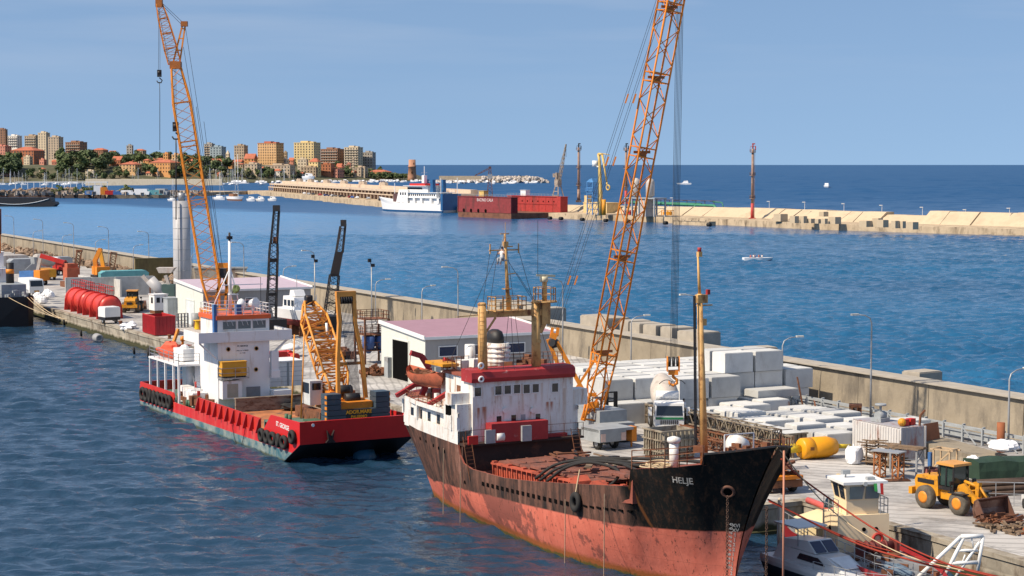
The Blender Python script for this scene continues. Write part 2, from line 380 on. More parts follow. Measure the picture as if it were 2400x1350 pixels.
def sea():
    rg = np.random.RandomState(5); Y0, Y1 = 60., 32000.
    ys = [Y0]
    while ys[-1] < Y1: ys.append(ys[-1]+(max(.2, .0022*ys[-1]) if ys[-1] < 650 else .0038*ys[-1]))
    ys = np.array(ys); us = np.linspace(-1, 1, 520); Yg, Ug = np.meshgrid(ys, us, indexing='ij'); Xg = Ug*(Yg*.30+12)
    Z = np.zeros_like(Xg); sp = np.where(Yg < 650, .0021*Yg+.08, .0030*Yg)
    for i in range(80):
        lam = 0.8*(5.0/0.8)**rg.rand(); th = 1.35+rg.randn()*.5; k = 2*np.pi/lam
        ph = rg.rand()*6.28; am = .0112*lam**.85*(.6+.8*rg.rand())
        f = np.clip((lam/(2.2*sp)-.6)*1.2, 0, 1)                 # drop waves the grid cannot carry
        am = am*(1+1.25*np.clip((Xg*.889+Yg*.459-95)/40, 0, 1)*np.clip((760-Yg)/150, .25, 1)); p = k*(np.cos(th)*Xg+np.sin(th)*Yg)+ph+.6*np.sin(.11*Xg+i)+.5*np.sin(.09*Yg+1.7*i)
        Z += f*am*(1-np.abs(np.sin(p*.5)))*1.25 if i % 3 == 0 else f*am*np.sin(p)*.8
    wf = np.clip((Yg-620)/500, .0, 1)*np.clip((Xg*.8+Yg*.6-(620))/200+.3, .25, 1)
    for i in range(60):
        lam = 5.*(500./5.)**rg.rand(); th = 1.4+rg.randn()*.5; k = 2*np.pi/lam; f = np.clip((lam/(2.3*sp)-.7)*1.5, 0, 1)*np.clip(Yg/(lam*22)-.6, 0, 1)
        Z += wf*f*np.minimum(.05*lam/6.28, .22)*np.sin(k*(np.cos(th)*Xg+np.sin(th)*Yg)+rg.rand()*6.28+.7*np.sin(2.2/lam*.4*Xg+i))
    g = .5+.5*np.sin(.021*Xg+.6*np.sin(.013*Yg))*np.sin(.028*Yg+1.1*np.sin(.017*Xg)+.8)
    Z *= .62+.5*g
    Z -= Z.mean()
    ed = np.minimum(1, np.minimum((1-np.abs(Ug))*30, (Y1-Yg)/4000)); ed = np.clip(np.minimum(ed, (Yg-Y0)/5), 0, 1); Z *= ed
    n, m = Xg.shape; vs = np.stack([Xg, Yg, Z], -1).reshape(-1, 3)
    ii, jj = np.meshgrid(np.arange(n-1), np.arange(m-1), indexing='ij'); a = (ii*m+jj).ravel(); fs = np.stack([a, a+1, a+m+1, a+m], -1)
    yl = ys[-1]; xa = .30*Y0+12; xb = .30*yl+12; K = 70000; e = n*m
    ex = [(-K, -300, 0), (K, -300, 0), (-K, K, 0), (K, K, 0)]
    # flat sea round the swell patch; its inner border uses the patch's own corner heights (0)
    ex += [(-xa, Y0, 0), (xa, Y0, 0), (xb, yl, 0), (-xb, yl, 0)]
    ex = np.array(ex, dtype=float); vs = np.concatenate([vs, ex])
    fs2 = [(0, 1, 5, 4), (1, 3, 6, 5), (3, 2, 7, 6), (2, 0, 4, 7)]; fs = np.concatenate([fs, np.array(fs2)+e])
    me = bpy.data.meshes.new('sea_water'); me.vertices.add(len(vs)); me.vertices.foreach_set('co', vs.ravel())
    me.loops.add(fs.size); me.loops.foreach_set('vertex_index', fs.ravel().astype(np.int32))
    me.polygons.add(len(fs)); me.polygons.foreach_set('loop_start', np.arange(0, fs.size, 4, dtype=np.int32)); me.polygons.foreach_set('use_smooth', np.ones(len(fs), bool))
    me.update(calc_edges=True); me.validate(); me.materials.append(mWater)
    o = bpy.data.objects.new('sea_water', me); COL.objects.link(o); return o
tag(sea(), 'deep blue rippled sea filling the harbour and reaching the horizon', 'water', kind='structure')

# ================================================================== swept walls and quays
def offs(poly):
    P = [V(x, y, 0) for x, y in poly]; out = []
    for i, p in enumerate(P):
        ns = []
        for a, b in ((i-1, i), (i, i+1)):
            if a >= 0 and b < len(P):
                d = (P[b]-P[a]).normalized(); ns.append(V(-d.y, d.x, 0))
        n = sum(ns, V(0,0,0)).normalized(); out.append((p, n/max(.4, n.dot(ns[0]))))
    return out
def sweep(mb, poly, prof, smooth=False):
    """profile (offset to the path's left side, z) carried along a ground path"""
    O = offs(poly)
    rows = [[p+n*o+V(0,0,z) for o, z in prof] for p, n in O]
    return mb.loft(rows, smooth=smooth)
def resample(poly, step):
    out = []
    for (x0, y0), (x1, y1) in zip(poly, poly[1:]):
        n = max(1, round(math.hypot(x1-x0, y1-y0)/step))
        out += [(x0+(x1-x0)*i/n, y0+(y1-y0)*i/n) for i in range(n)]
    return out+[poly[-1]]

PD = V(.459, -.889, 0).normalized(); PO = V(24.1, 116.2, 2)       # pier frame: +x towards the camera, +y towards the sea wall
PF = Fr(PO, PD)
def pw(x, y, z=0): return PF.w(x, y, z)
QE = [(-175, 490), (-78.4, 301.3), (-46.2, 240.8), (15.4, 122.1), (19.9, 124.5), (24.1, 116.2), (29.8, 105.4), (50, 66)]
mQuay = M('quay_concrete', (.46, .44, .415), .85, var=.2, scale=.16, dirt=(.24, .23, .225), amt=.46, dscale=.22, bump=.12, bscale=3, spec=.2)
mQuayWall = M('quay_wall_concrete', (.36, .32, .255), .9, var=.22, scale=.35, dirt=(.12, .085, .06), amt=.46, dscale=.55, streak=.35, bump=.5, bscale=2.2, spec=.2)
def quay_marks():
    nt = mQuay.node_tree; N = nt.nodes; L = nt.links; b = N['Principled BSDF']; src = b.inputs['Base Color'].links[0].from_socket
    tc = N.new('ShaderNodeTexCoord'); w = N.new('ShaderNodeTexWave'); w.wave_type = 'RINGS'; w.rings_direction = 'SPHERICAL'
    mp = N.new('ShaderNodeMapping'); mp.inputs['Location'].default_value = (-34, -120, 0); mp.inputs['Scale'].default_value = (1, .55, 1); L.new(tc.outputs['Object'], mp.inputs[0]); L.new(mp.outputs[0], w.inputs['Vector'])
    w.inputs['Scale'].default_value = .42; w.inputs['Distortion'].default_value = 9; w.inputs['Detail'].default_value = 3; w.inputs['Detail Scale'].default_value = .25
    r = N.new('ShaderNodeMapRange'); r.inputs[1].default_value = .72; r.inputs[2].default_value = 1.; r.inputs[4].default_value = .5; L.new(w.outputs['Fac'], r.inputs[0])
    m = N.new('ShaderNodeMix'); m.data_type = 'RGBA'; m.inputs[7].default_value = (.19, .18, .17, 1); L.new(r.outputs[0], m.inputs[0]); L.new(src, m.inputs[6]); L.new(m.outputs[2], b.inputs['Base Color'])
    ns = N.new('ShaderNodeTexNoise'); ns.inputs['Scale'].default_value = .33; ns.inputs['Detail'].default_value = 9; ns.inputs['Roughness'].default_value = .72; ns.inputs['Distortion'].default_value = .6; L.new(tc.outputs['Object'], ns.inputs['Vector'])
    rs = N.new('ShaderNodeMapRange'); rs.inputs[1].default_value = .56; rs.inputs[2].default_value = .66; rs.inputs[4].default_value = .6; L.new(ns.outputs['Fac'], rs.inputs[0])
    ms = N.new('ShaderNodeMix'); ms.data_type = 'RGBA'; ms.inputs[7].default_value = (.15, .14, .125, 1); L.new(rs.outputs[0], ms.inputs[0]); L.new(m.outputs[2], ms.inputs[6]); m = ms
    # pour joints of the slabs
    br = N.new('ShaderNodeTexBrick'); br.inputs['Scale'].default_value = .12; br.inputs['Mortar Size'].default_value = .006; br.inputs['Mortar Smooth'].default_value = .4; br.offset = 0; br.inputs['Brick Width'].default_value = .9; br.inputs['Row Height'].default_value = .7
    mq = N.new('ShaderNodeMapping'); mq.inputs['Rotation'].default_value = (0, 0, 1.095); L.new(tc.outputs['Object'], mq.inputs[0]); L.new(mq.outputs[0], br.inputs['Vector'])
    m2 = N.new('ShaderNodeMix'); m2.data_type = 'RGBA'; m2.inputs[7].default_value = (.25, .24, .225, 1); L.new(br.outputs['Fac'], m2.inputs[0]); L.new(m.outputs[2], m2.inputs[6]); L.new(m2.outputs[2], b.inputs['Base Color'])
def tide_band(mat):
    nt = mat.node_tree; N = nt.nodes; L = nt.links; b = N['Principled BSDF']; src = b.inputs['Base Color'].links[0].from_socket
    tc = N.new('ShaderNodeTexCoord'); sp = N.new('ShaderNodeSeparateXYZ'); L.new(tc.outputs['Object'], sp.inputs[0]); nz = N.new('ShaderNodeTexNoise'); nz.inputs['Scale'].default_value = .8; nz.inputs['Detail'].default_value = 6; L.new(tc.outputs['Object'], nz.inputs['Vector'])
    ad = N.new('ShaderNodeMath'); ad.operation = 'MULTIPLY_ADD'; ad.inputs[1].default_value = -.9; L.new(nz.outputs['Fac'], ad.inputs[0]); L.new(sp.outputs[2], ad.inputs[2])
    r = N.new('ShaderNodeMapRange'); r.inputs[1].default_value = .0; r.inputs[2].default_value = .3; r.inputs[3].default_value = 1; r.inputs[4].default_value = 0; L.new(ad.outputs[0], r.inputs[0])
    m = N.new('ShaderNodeMix'); m.data_type = 'RGBA'; m.inputs[7].default_value = (.05, .05, .025, 1); L.new(r.outputs[0], m.inputs[0]); L.new(src, m.inputs[6]); L.new(m.outputs[2], b.inputs['Base Color'])
tide_band(mQuayWall)
q = MB()
edge = [pw(0, 0)]  # (kept for reference)
top = [V(x, y, 2) for x, y in QE]; far = [PF.w(x, 36, 0) for x in (60, -425)]
q.poly([*top, far[0], far[1]][::-1] if False else [*[p for p in top], far[0], far[1]])
q.build('quay', mQuay); quay_marks(); tag(bpy.data.objects['quay'], 'pale concrete quay apron', 'quay', kind='structure')
q = MB(); rows = []
for x, y in resample(QE, 2.5):
    j = noise.noise(V(x*.35, y*.35, 0))*.10; rows.append((x, y, j))
P = [(x, y) for x, y, j in rows]
q2 = MB(); sweep(q2, P, [(-.12, 2.004-.03), (-.12, 1.7), (-.02, 1.62), (.06, .9), (0, .25), (-.25, .2), (-.3, -2)])
for i, v in enumerate(q2.v):
    k = noise.noise(V(v[0]*.5, v[1]*.5, v[2]*.9)); q2.v[i] = (v[0]+.12*k, v[1]+.1*k, v[2])
sweep(q2, P, [(.7, 2.012), (-.12, 2.012), (-.12, 1.96)])
q2.build('quay_wall', mQuayWall); tag(bpy.data.objects['quay_wall'], 'stained concrete face of the quay', 'quay wall', kind='structure')

# ---- the sea wall behind the quay
mSeaWall = M('sea_wall_concrete', (.30, .255, .19), .9, var=.2, scale=.25, dirt=(.15, .13, .105), amt=.42, dscale=.35, streak=.35, bump=.5, bscale=3.5, spec=.2)
mSeaWallCap = M('sea_wall_cap', (.38, .34, .28), .85, var=.15, dirt=(.3, .26, .22), amt=.3)
WY = 32.6
wt = thing('sea_wall', 'long tan concrete sea wall behind the quay', 'sea wall', PF)
b = MB(); xs = [60]; 
while xs[-1] > -430: xs.append(xs[-1]-RN.choice((8, 9, 10, 12)))
for i, (x1, x0) in enumerate(zip(xs, xs[1:])):
    o = RN.uniform(-.02, .03); hh = 3.45
    b.prism([(WY+o, -.3), (WY+1.9, -2.2), (WY+1.9, hh), (WY+.12+o, hh)], x0+.03, x1-.03, axis=0)
b.build('wall_panels', mSeaWall, wt)
b = MB()
for i, (x1, x0) in enumerate(zip(xs, xs[1:])):
    b.box(x0+.015, x1-.015, WY-.02, WY+2.2, 3.453, 3.62)
    b.box(x0+.015, x1-.015, WY-.28, WY-.022, 3.50, 3.59)
b.build('coping', mSeaWallCap, wt)
b = MB(); b.box(-425, 60, WY+1.8, WY+9, -2.6, -1.2); b.build('footing', mSeaWall, wt)
# ================================================================== far breakwater (beyond the harbour basin)
mStone = M('breakwater_concrete', (.53, .425, .29), .9, var=.18, scale=.12, dirt=(.40, .30, .20), amt=.34, dscale=.12, bump=.2, bscale=1, spec=.2)
mStoneD = M('breakwater_edge', (.50, .39, .26), .9, var=.2, scale=.2, dirt=(.16, .12, .08), amt=.4, dscale=.3, streak=.4, spec=.2)
FBP = [(-8, 893), (14, 862), (88, 759), (115, 709), (179, 641), (300, 505)]
b = MB(); sweep(b, FBP, [(0, -1), (0, 2.3), (.4, 2.35), (17.5, 2.45), (34, 2.45)])
tag(b.build('breakwater_quay', mStoneD), 'flat quay along the far breakwater', 'quay', kind='structure')
FD = V(.605, -.796, 0); FF = Fr((88, 759, 0), FD)         # +x towards the right end, +y away
wt = thing('breakwater_wall', 'sloping beige concrete wall of the far breakwater', 'breakwater', FF)
b = MB(); b2 = MB(); x = -140
rr = random.Random(3)
P = resample(FBP, 1.)
def fbpt(t):
    """point and left normal at distance t along the far quay edge, from its start"""
    for (x0, y0), (x1, y1) in zip(FBP, FBP[1:]):
        l = math.hypot(x1-x0, y1-y0)
        if t <= l or (x1, y1) == FBP[-1]:
            d = V(x1-x0, y1-y0, 0)/l; return V(x0, y0, 0)+d*t, V(-d.y, d.x, 0), d
        t -= l
t = 8.
while t < 440:
    L_ = rr.choice((9, 11, 13, 16)); 
    p0, n, d = fbpt(t); p1, n1, d1 = fbpt(t+L_-.25)
    hi = 6.3+rr.uniform(-.12, .2)+(0.9 if t > 258 else 0)-(1.0 if 236 < t < 258 else 0); o = 19+rr.uniform(-.5, .5)
    if t < 130: hi = 5.2+t*.008
    pr = [(o, 2.3), (o+7, hi), (o+12, hi), (o+13, -1)]
    A = [p0+n*q+V(0,0,z) for q, z in pr]; B = [p1+n1*q+V(0,0,z) for q, z in pr]
    k = len(b.v); b.v += [tuple(q) for q in A+B]
    b.face((k, k+1, k+2, k+3)); b.face((k+7, k+6, k+5, k+4))
    for i in range(3): b.face((k+i, k+4+i, k+5+i, k+1+i))
    t += L_
b.build('wall_slabs', mStone, wt, world=True)
# concrete cubes standing on the far quay
base = None
cubes = [(1809,1839,501,518),(1848,1868,506,522),(1872,1888,506,522),(1889,1907,512,522),(1908,1921,513,523),(1923,1937,512,524),(1915,1935,501,512),(1938,1965,508,524),(2010,2038,517,531),(2041,2064,511,531),(2053,2077,515,532),(2086,2104,517,534),(2106,2120,518,534),(2122,2147,520,537)]
for i, (x0, x1, yt, yb) in enumerate(cubes):
    ypz = 2.45 if i != 6 else 4.8
    p = G((x0+x1)/2, yb+1 if i != 6 else 523, 2.45); s = (x1-x0)*p.y/FPX*.78; h = (yb-yt)*p.y/FPX
    if i == 6: p = p+V(.4,.8,0); 
    M_ = XF((p.x+s*.3, p.y+s*.4, 0), FF.rz+rr.uniform(-.1,.1))
    b = MB(); z0 = 2.46 if i != 6 else 4.95; b.box(-s/2, s/2, -s/2, s/2, z0, z0+h); b.box(-s*.44, s*.44, -s*.44, s*.44, z0+h, z0+h+.08)
    o = b.build('concrete_cube', mStone); o.matrix_world = M_
    tag(o, 'beige concrete cube on the far breakwater quay, before the sloping wall' if i != 6 else 'beige concrete cube stacked on top of others on the far breakwater', 'concrete block', 'concrete cubes on the far breakwater')
# pontoon moored at the far quay, tyre fenders
b = MB(); M_ = FF.M
pa, n, d = fbpt(150); pfr = Fr(G(1590, 525, 0)+V(0,0,0), FD); b.box(0, 22, -3.2, .6, -.4, 1.5); b.box(-.2, 22.2, -3.4, .6, 1.5, 1.62)
o = thing('moored_pontoon', 'low grey concrete pontoon tied to the far breakwater quay', 'pontoon', pfr); b.build('deck', mStoneD, o)
b = MB()
for k in range(5): b = MB(); b.cyl((3+k*4.2, -3, 1.6), (3+k*4.2, -3, 2.0), .18, n=6); b.build('bollard', mBlack, o)
for px in (1292, 1318, 1368, 1423, 1475, 1563, 1665):
    p = G(px, 385+ (125+ (px-1270)*.042), 1.1); b = MB(); b.cyl((-.9,-.5,0), (.9,-.5,0), .75, n=10); b.cyl((-1.1,-.5,0), (1.1,-.5,0), .3, n=8)
    o = b.build('tyre_fender', mRubber); o.matrix_world = XF(p-V(.2,.3,0), FF.rz); tag(o, 'black fender hanging on the far breakwater quay face', 'fender', 'fenders on the far breakwater')
# small lamp posts on the wall
mLampW = M('lamp_white', (.7, .7, .68), .5)
p0 = None
for i, px in enumerate((1576, 1803, 1886, 1978, 2067, 2162, 2263, 2366)):
    ybase = (478, 487, 489, 493, 497, 502, 508, 505)[i]; Yd = 640+(2400-px)*.155+28
    p = AT(px, ybase, Yd); 
    if p0 is None:
        o = thing('street_lamp', 'short white lamp post on top of the far breakwater wall', 'street lamp', loc=p, group='lamp posts on the far breakwater'); p0 = o
        b = MB(); b.cyl((0,0,-.6), (0,0,2.6), .09, n=5); b.build('pole', mLampW, o)
        b = MB(); b.cbox((-.45,0,2.65), 1.2, .4, .3); b.build('lamp_head', mLampW, o)
    else: dup(p0, XF(p), label='short white lamp post on top of the far breakwater wall')
# ---- three tall lattice light masts on the far quay
mMast = M('mast_rust', (.30, .19, .14), .7, dirt=(.5,.4,.32), amt=.35, dscale=.5); mMastRed = M('mast_red', (.45, .06, .05), .6)
for px, yb, yt, Yd, lab in ((1763, 516, 336, 765, 'tall pinkish mast with red foot standing alone on the far breakwater'), (1356, 474, 336, 875, 'tall grey mast behind the floating dock crane'), (1467, 478, 336, 850, 'tall reddish mast half hidden behind the big orange crane boom')):
    p = AT(px, yb, Yd); top = AT(px, yt, Yd).z; h = top-p.z
    o = thing('tall_mast', lab, 'mast', loc=p, group='tall masts on the far quay')
    b = MB(); b.cyl((0,0,h*.22), (0,0,h*.93), .62, .5, n=8); b.build('pole', mMast, o)
    b = MB(); b.cyl((0,0,0), (0,0,h*.22), .75, .62, n=8); b.cbox((0,0,.5), 2.6, 2.6, 1); b.build('foot', mMastRed if px != 1356 else mMast, o)
    for q in (.28, .58, .88):
        b = MB(); b.cyl((0,0,h*q), (0,0,h*q+.25), 1.25, n=10); rail(b, [(1.2*math.cos(a), 1.2*math.sin(a), h*q+.25) for a in [i*math.pi/4 for i in range(9)]], 1.1, .06, 2, 1.2); b.build('platform', mMast, o)
    b = MB(); ladder(b, (.8,-.4,0), (.8,-.4,h*.9), (0,1,0), .6, .9, .06); b.build('ladder', mMast, o)
    b = MB(); b.cyl((0,0,h*.93), (0,0,h), .28, n=6); b.bar((-.9,0,h-1.2), (1.3,0,h-1.2), .22); b.bar((1.1,0,h-1.2), (1.1,0,h-2.8), .4); b.bar((-.9,0,h-1.2), (-1.3,0,h*.9), .1); b.cbox((.3,0,h-.2), 1.2, .8, .5); b.build('mast_head', mMastRed if px == 1763 else mBlack, o)

# ---- yellow service building, blue tower and loading arm
p = G(1393, 499, 2.4); fr = Fr(p, FD); o = thing('service_building', 'low yellow flat-roofed building beside the blue stair tower', 'building', fr)
mYel = M('yellow_plaster', (.62, .46, .22), .85, dirt=(.35,.25,.15), amt=.25)
b = MB(); b.box(-8, 9, 0, 8, 0, 4.6); b.box(-8.2, 9.2, -.2, 8.2, 4.6, 4.9); b.build('walls', mYel, o)
b = MB(); b.box(3.2, 5.6, -.05, .1, .6, 3.2); b.build('window', mGlass, o); b = MB(); b.box(-8.6, -6.2, 1, 3.4, 4.9, 8); b.build('chimney', mYel, o)
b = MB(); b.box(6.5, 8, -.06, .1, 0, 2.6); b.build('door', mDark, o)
p = G(1389, 503, 2.4); fr = Fr(p, FD); o = thing('stair_tower', 'light blue steel frame tower with covered top platform', 'tower', fr)
mBlue = M('light_blue_steel', (.10, .27, .52), .55, dirt=(.3,.2,.15), amt=.15)
b = MB(); h = 14.5
for sx in (-1.9, 1.9):
    for sy in (-1.6, 1.6): b.bar((sx,sy,0), (sx,sy,h), .34)
for k in range(6):
    z = h*(k+1)/6; 
    for sx in (-1.9, 1.9): b.bar((sx,-1.6,z), (sx,1.6,z), .2); b.bar((sx,-1.6,z-h/6), (sx,1.6,z), .12)
    for sy in (-1.6, 1.6): b.bar((-1.9,sy,z), (1.9,sy,z), .2)
b.build('frame', mBlue, o); b = MB(); b.box(-2.6, 2.6, -2.2, 2.2, 10.6, 10.8); rail(b, [(-2.6,-2.2,10.8),(2.6,-2.2,10.8),(2.6,2.2,10.8)], 1.1, .07, 2); b.build('platform', mBlue, o)
b = MB(); b.prism([(-2.4, 14.5), (2.6, 14.5), (1.6, 16.4), (-.8, 15.6)], -1.9, 1.9, axis=1); b.build('roof', mBlue, o)
p = G(1408, 504, 2.4); fr = Fr(p, FD); o = thing('marine_loader', 'tall cream jointed pipe arm bent at the top, hook end hanging', 'loading arm', fr)
mCream = M('cream_pipe_paint', (.62, .42, .13), .5, dirt=(.3,.14,.05), amt=.25)
b = MB(); b.tube([(0,0,0), (0,0,9), (-1,0,24), (-1.8,0,27.2)], [.9, .8, .62, .6], 8); b.build('riser', mCream, o)
b = MB(); b.tube([(-1.8,0,27.2), (1.2,-.2,27.0)], .55, 7); b.tube([(1.2,-.2,26.8), (5.3,-1,14.6)], [.5,.36], 7); b.tube([(1.2,-.4,27.4),(7,-1,26.8)], .2, 5); b.build('boom', mCream, o)
b = MB(); b.torus((6.2,-1,12.3), (0,1,0), 1.1, .36, 12, 6); b.tube([(5.3,-1,14.6),(5.5,-1,13.3)], .4); b.build('hook_end', mCream, o)
b = MB(); b.cyl((-3.9,0,21.5), (-3.9,0,24.2), 1.4, n=10); b.bar((-3.9,0,21.6), (-.6,0,21.6), .5); b.build('lamp_drum', mWhite, o)
b = MB(); b.bar((-2.3,.6,3), (-2.3,.6,26), .55); b.bar((-1.0,.6,3), (-1.6,.6,27), .35)
for k in range(12): b.bar((-2.3,.6,4+k*1.8), (-1.2,.6,5.2+k*1.8), .16)
b.build('lattice_mast', M('dark_green_steel', (.10,.12,.10), .6), o)
b = MB(); b.tube([(1.6,.5,0), (1.6,.5,7)], .9, 8); b.build('yellow_post', mYellow, o)
# ---- pale tanks on a steel platform
p = G(1503, 507, 2.4); fr = Fr(p, FD); o = thing('tank_platform', 'pair of pale grey upright tanks on a tall steel frame', 'tank platform', fr)
mPale = M('pale_tank_paint', (.50, .45, .40), .55, dirt=(.3,.2,.15), amt=.3, streak=.2)
for sx in (-4.6, 4.6):
    b = MB(); b.lathe([(.5,8.2),(1.9,8.9),(1.9,15),(1.5,16.0),(.4,16.6)], 14, Matrix.Translation((sx,1,0))); b.build('tank', mPale, o)
b = MB(); b.box(-8.5, 11.5, -2.6, 4.6, 7.7, 8.2); b.build('deck', mGrey, o)
for sx in (-8, -3.5, 1, 5.5, 11):
    b = MB(); b.bar((sx,-2.2,0), (sx,-2.2,7.7), .6); b.bar((sx,4,0), (sx,4,7.7), .6); b.bar((sx,-2.2,3.5),(sx,4,3.5),.25); b.build('leg', mGrey, o)
b = MB(); b.box(0, 4.4, -2, 3, 0, 7.6); b.build('core', mPale, o)
# ---- green pipeline
p = G(1560, 500, 2.4); fr = Fr(p, FD); o = thing('pipeline', 'thick green pipeline on trestles along the breakwater wall', 'pipeline', fr)
mGreen = M('green_pipe_paint', (.05, .22, .13), .5, dirt=(.2,.12,.06), amt=.2)
b = MB(); b.tube([(-34,6,4.4), (-10,6,4.2), (22,6,3.9), (26,6,3.9), (28.5,5.4,2.2), (28.2,5,.5)], .62, 8); b.tube([(-34,7.6,4.9), (16,7.6,4.6)], .3, 6); b.build('main_pipe', mGreen, o)
b = MB(); b.tube([(14,6,3.9), (14.4,4.6,3.2), (14.4,4.2,.1)], .5, 8); b.tube([(24,7,5.6),(30,7,5.4),(32,6.2,3)], .25, 6); b.build('branch_pipe', mGreen, o)
b = MB()
for k in range(-30, 30, 6): b.bar((k,6,0), (k,6,4), .25); b.bar((k,7.8,0), (k,7.8,6), .2); b.bar((k,5.2,5.9), (k,8.2,5.9), .2)
b.bar((-30,7.8,6),(28,7.8,6),.16); b.build('trestles', mRust, o)
for px, yb, c, nm, lab in ((1565, 505, mYellow, 'valve_skid', 'yellow framed machine skid before the green pipeline'), (1580, 500, mGreen, 'pump_unit', 'green boxed pump unit beside the yellow skid'), (1477, 504, mRed, 'hose_rack', 'low red steel rack on the far quay')):
    p = G(px, yb, 2.4); o = thing(nm, lab, 'equipment', Fr(p, FD)); b = MB()
    for i in range(4): b.bar((-3+i*2,-1,0), (-3+i*2,-1,2.2), .25); b.bar((-3+i*2,1,0), (-3+i*2,1,2.2), .25); b.bar((-3+i*2,-1,2.2), (-3+i*2,1,2.2), .2)
    b.bar((-3,-1,2.2),(3,-1,2.2),.25); b.bar((-3,1,2.2),(3,1,2.2),.25); b.build('frame', c, o); b = MB(); b.box(-2.5, 2, -.8, .8, .3, 1.7); b.build('body', c, o)

# ================================================================== floating dock
DK = Fr(G(1074, 507.5, 0), (.59, -.807)); o = thing('floating_dock', 'dark red floating dock with two high side walls', 'floating dock', DK)
mDock = M('dock_red', (.23, .035, .035), .7, var=.25, dirt=(.09,.03,.025), amt=.36, dscale=.25, streak=.3); mDockB = M('dock_bright_red', (.38, .04, .034), .7, dirt=(.14,.035,.03), amt=.36, dscale=.25, streak=.3)
mDockR = M('dock_rust', (.20, .085, .05), .85, var=.35, dirt=(.05,.03,.02), amt=.4, dscale=.4)
LD = 43; WD = 33
b = MB(); b.box(0, LD, 0, WD, -1, 2.4); b.build('pontoon', mDockR, o)
b = MB(); b.box(0, LD-.3, -.15, 4, 2.4, 9.6); b.box(-.3, LD, -.4, 4.2, 9.6, 9.85); b.box(LD-.3, LD+.1, -.2, .5, 2.4, 9.6); b.box(.1, .5, -.35, -.15, 2.4, 9.6)
for k in range(6): b.box(LD-.3, LD-.1, .5+k*.6, .62+k*.6, 2.4, 9.6)
b.build('side_wall', mDock, o)
b = MB(); b.box(0, LD, WD-4, WD, 2.4, 9.6); b.box(-.3, LD+.3, WD-4.3, WD+.2, 9.6, 9.85); b.box(LD-3, LD-.1, WD-4.25, WD-4, 2.4, 9.6)
for k in range(7): b.box(4+k*5.4, 4.25+k*5.4, WD-4.12, WD-4, 2.4, 9.6)
b.box(0, LD, WD-4.2, WD-4, 6.0, 6.25); b.build('side_wall', mDockB, o)
b = MB()
for k in range(4): b.cyl((5+k*6,-.3,3.2), (5+k*6,.1,3.2), .85, n=12)
for k in range(9): b.cyl((4+k*4.2,WD-4.15,7.4), (4+k*4.2,WD-4.0,7.4), .35, n=8)
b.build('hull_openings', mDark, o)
b = MB(); rail(b, [(0,0,9.85),(LD,0,9.85)], 1.1, .05, 2, 2.5); rail(b, [(0,WD-4,9.85),(LD,WD-4,9.85)], 1.1, .05, 2, 2.5); b.build('railing', mGrey, o)
mLet = M('pale_lettering', (.62,.58,.55), .7)
text(o, 'lettering', 'BACINO CALA', 2.0, Matrix.Translation((LD*.52,-.17,8.2)) @ Matrix.Rotation(math.pi/2,4,'X'), mLet, .02)
for sx, y in ((16, 2), (10, WD-2)):
    b = MB(); b.box(sx, sx+4.2, y-1.3, y+1.3, 9.9, 12.4); b.box(sx-.2, sx+4.4, y-1.5, y+1.5, 12.4, 12.6); b.build('deck_cabin', mCream if y < 5 else mWhite, o)
# dock cranes
def dock_crane(lab, px, yb, Yd, zb, boom_to, leg=True):
    p = AT(px, yb, Yd); p.z = zb
    o = thing('dock_crane', lab, 'crane', Fr(p, DK.M.to_3x3() @ V(1,0,0)), group='cranes on the floating dock')
    m1 = M('dock_crane_paint', (.36, .30, .24), .65, dirt=(.15,.09,.06), amt=.4)
    b = MB()
    for sx in (-2.2, 2.2):
        for sy in (-1.6, 1.6): b.bar((sx,sy,0), (sx*.45,sy*.5,5), .45)
    b.bar((-2.2,-1.6,.3),(2.2,-1.6,.3),.4); b.bar((-1.6,-1.2,2.4),(1.6,-1.2,2.4),.3); b.box(-1.3,1.3,-1.1,1.1,4.6,5.2); b.build('portal', m1, o)
    b = MB(); b.box(-1.4, 1.2, -1.2, 1.2, 5.3, 8); b.box(-1, .2, -1, 1, 8, 11.2); b.box(-2.9, -1.2, -1, 1, 9, 10.8); b.build('house', m1, o)
    b = MB(); lattice(b, (.8,0,7), boom_to, (0,1,0), [(0,1.0,.6),(.4,1.2,1.0),(1,.4,.3)], .13, .08, 9, n=4); b.build('boom', m1, o)
    b = MB(); b.cyl((-.8,0,11), boom_to, .05, n=4); b.cyl(boom_to, V(*boom_to)-V(-.4,0,6), .05, n=4); b.build('rope', mCable, o)
    return o
dock_crane('grey dock crane with raised jib on the far side wall of the floating dock', 1308, 463, 868, 9.85, (6, 0, 24.5))
pf = AT(1148, 461, 870); pf.z = 9.85
o = thing('dock_crane', 'thin tower crane with level jib on the near side wall of the floating dock', 'crane', Fr(pf, (1,0)), group='cranes on the floating dock')
b = MB(); lattice(b, (0,0,0), (.1,0,14), (1,0,0), [(0,2.6,2.4),(.5,1.6,1.4),(1,.9,.8)], .17, .1, 9, n=4); b.build('tower', mRust, o)
b = MB(); lattice(b, (.5,0,13.6), (-7,0,9.8), (0,1,0), [(0,.7,.7),(1,.4,.4)], .12, .07, 6, n=4); b.build('jib', mRust, o); b = MB(); b.box(-1,1.2,-1,1,8.4,10.4); b.build('cab', mGrey, o)

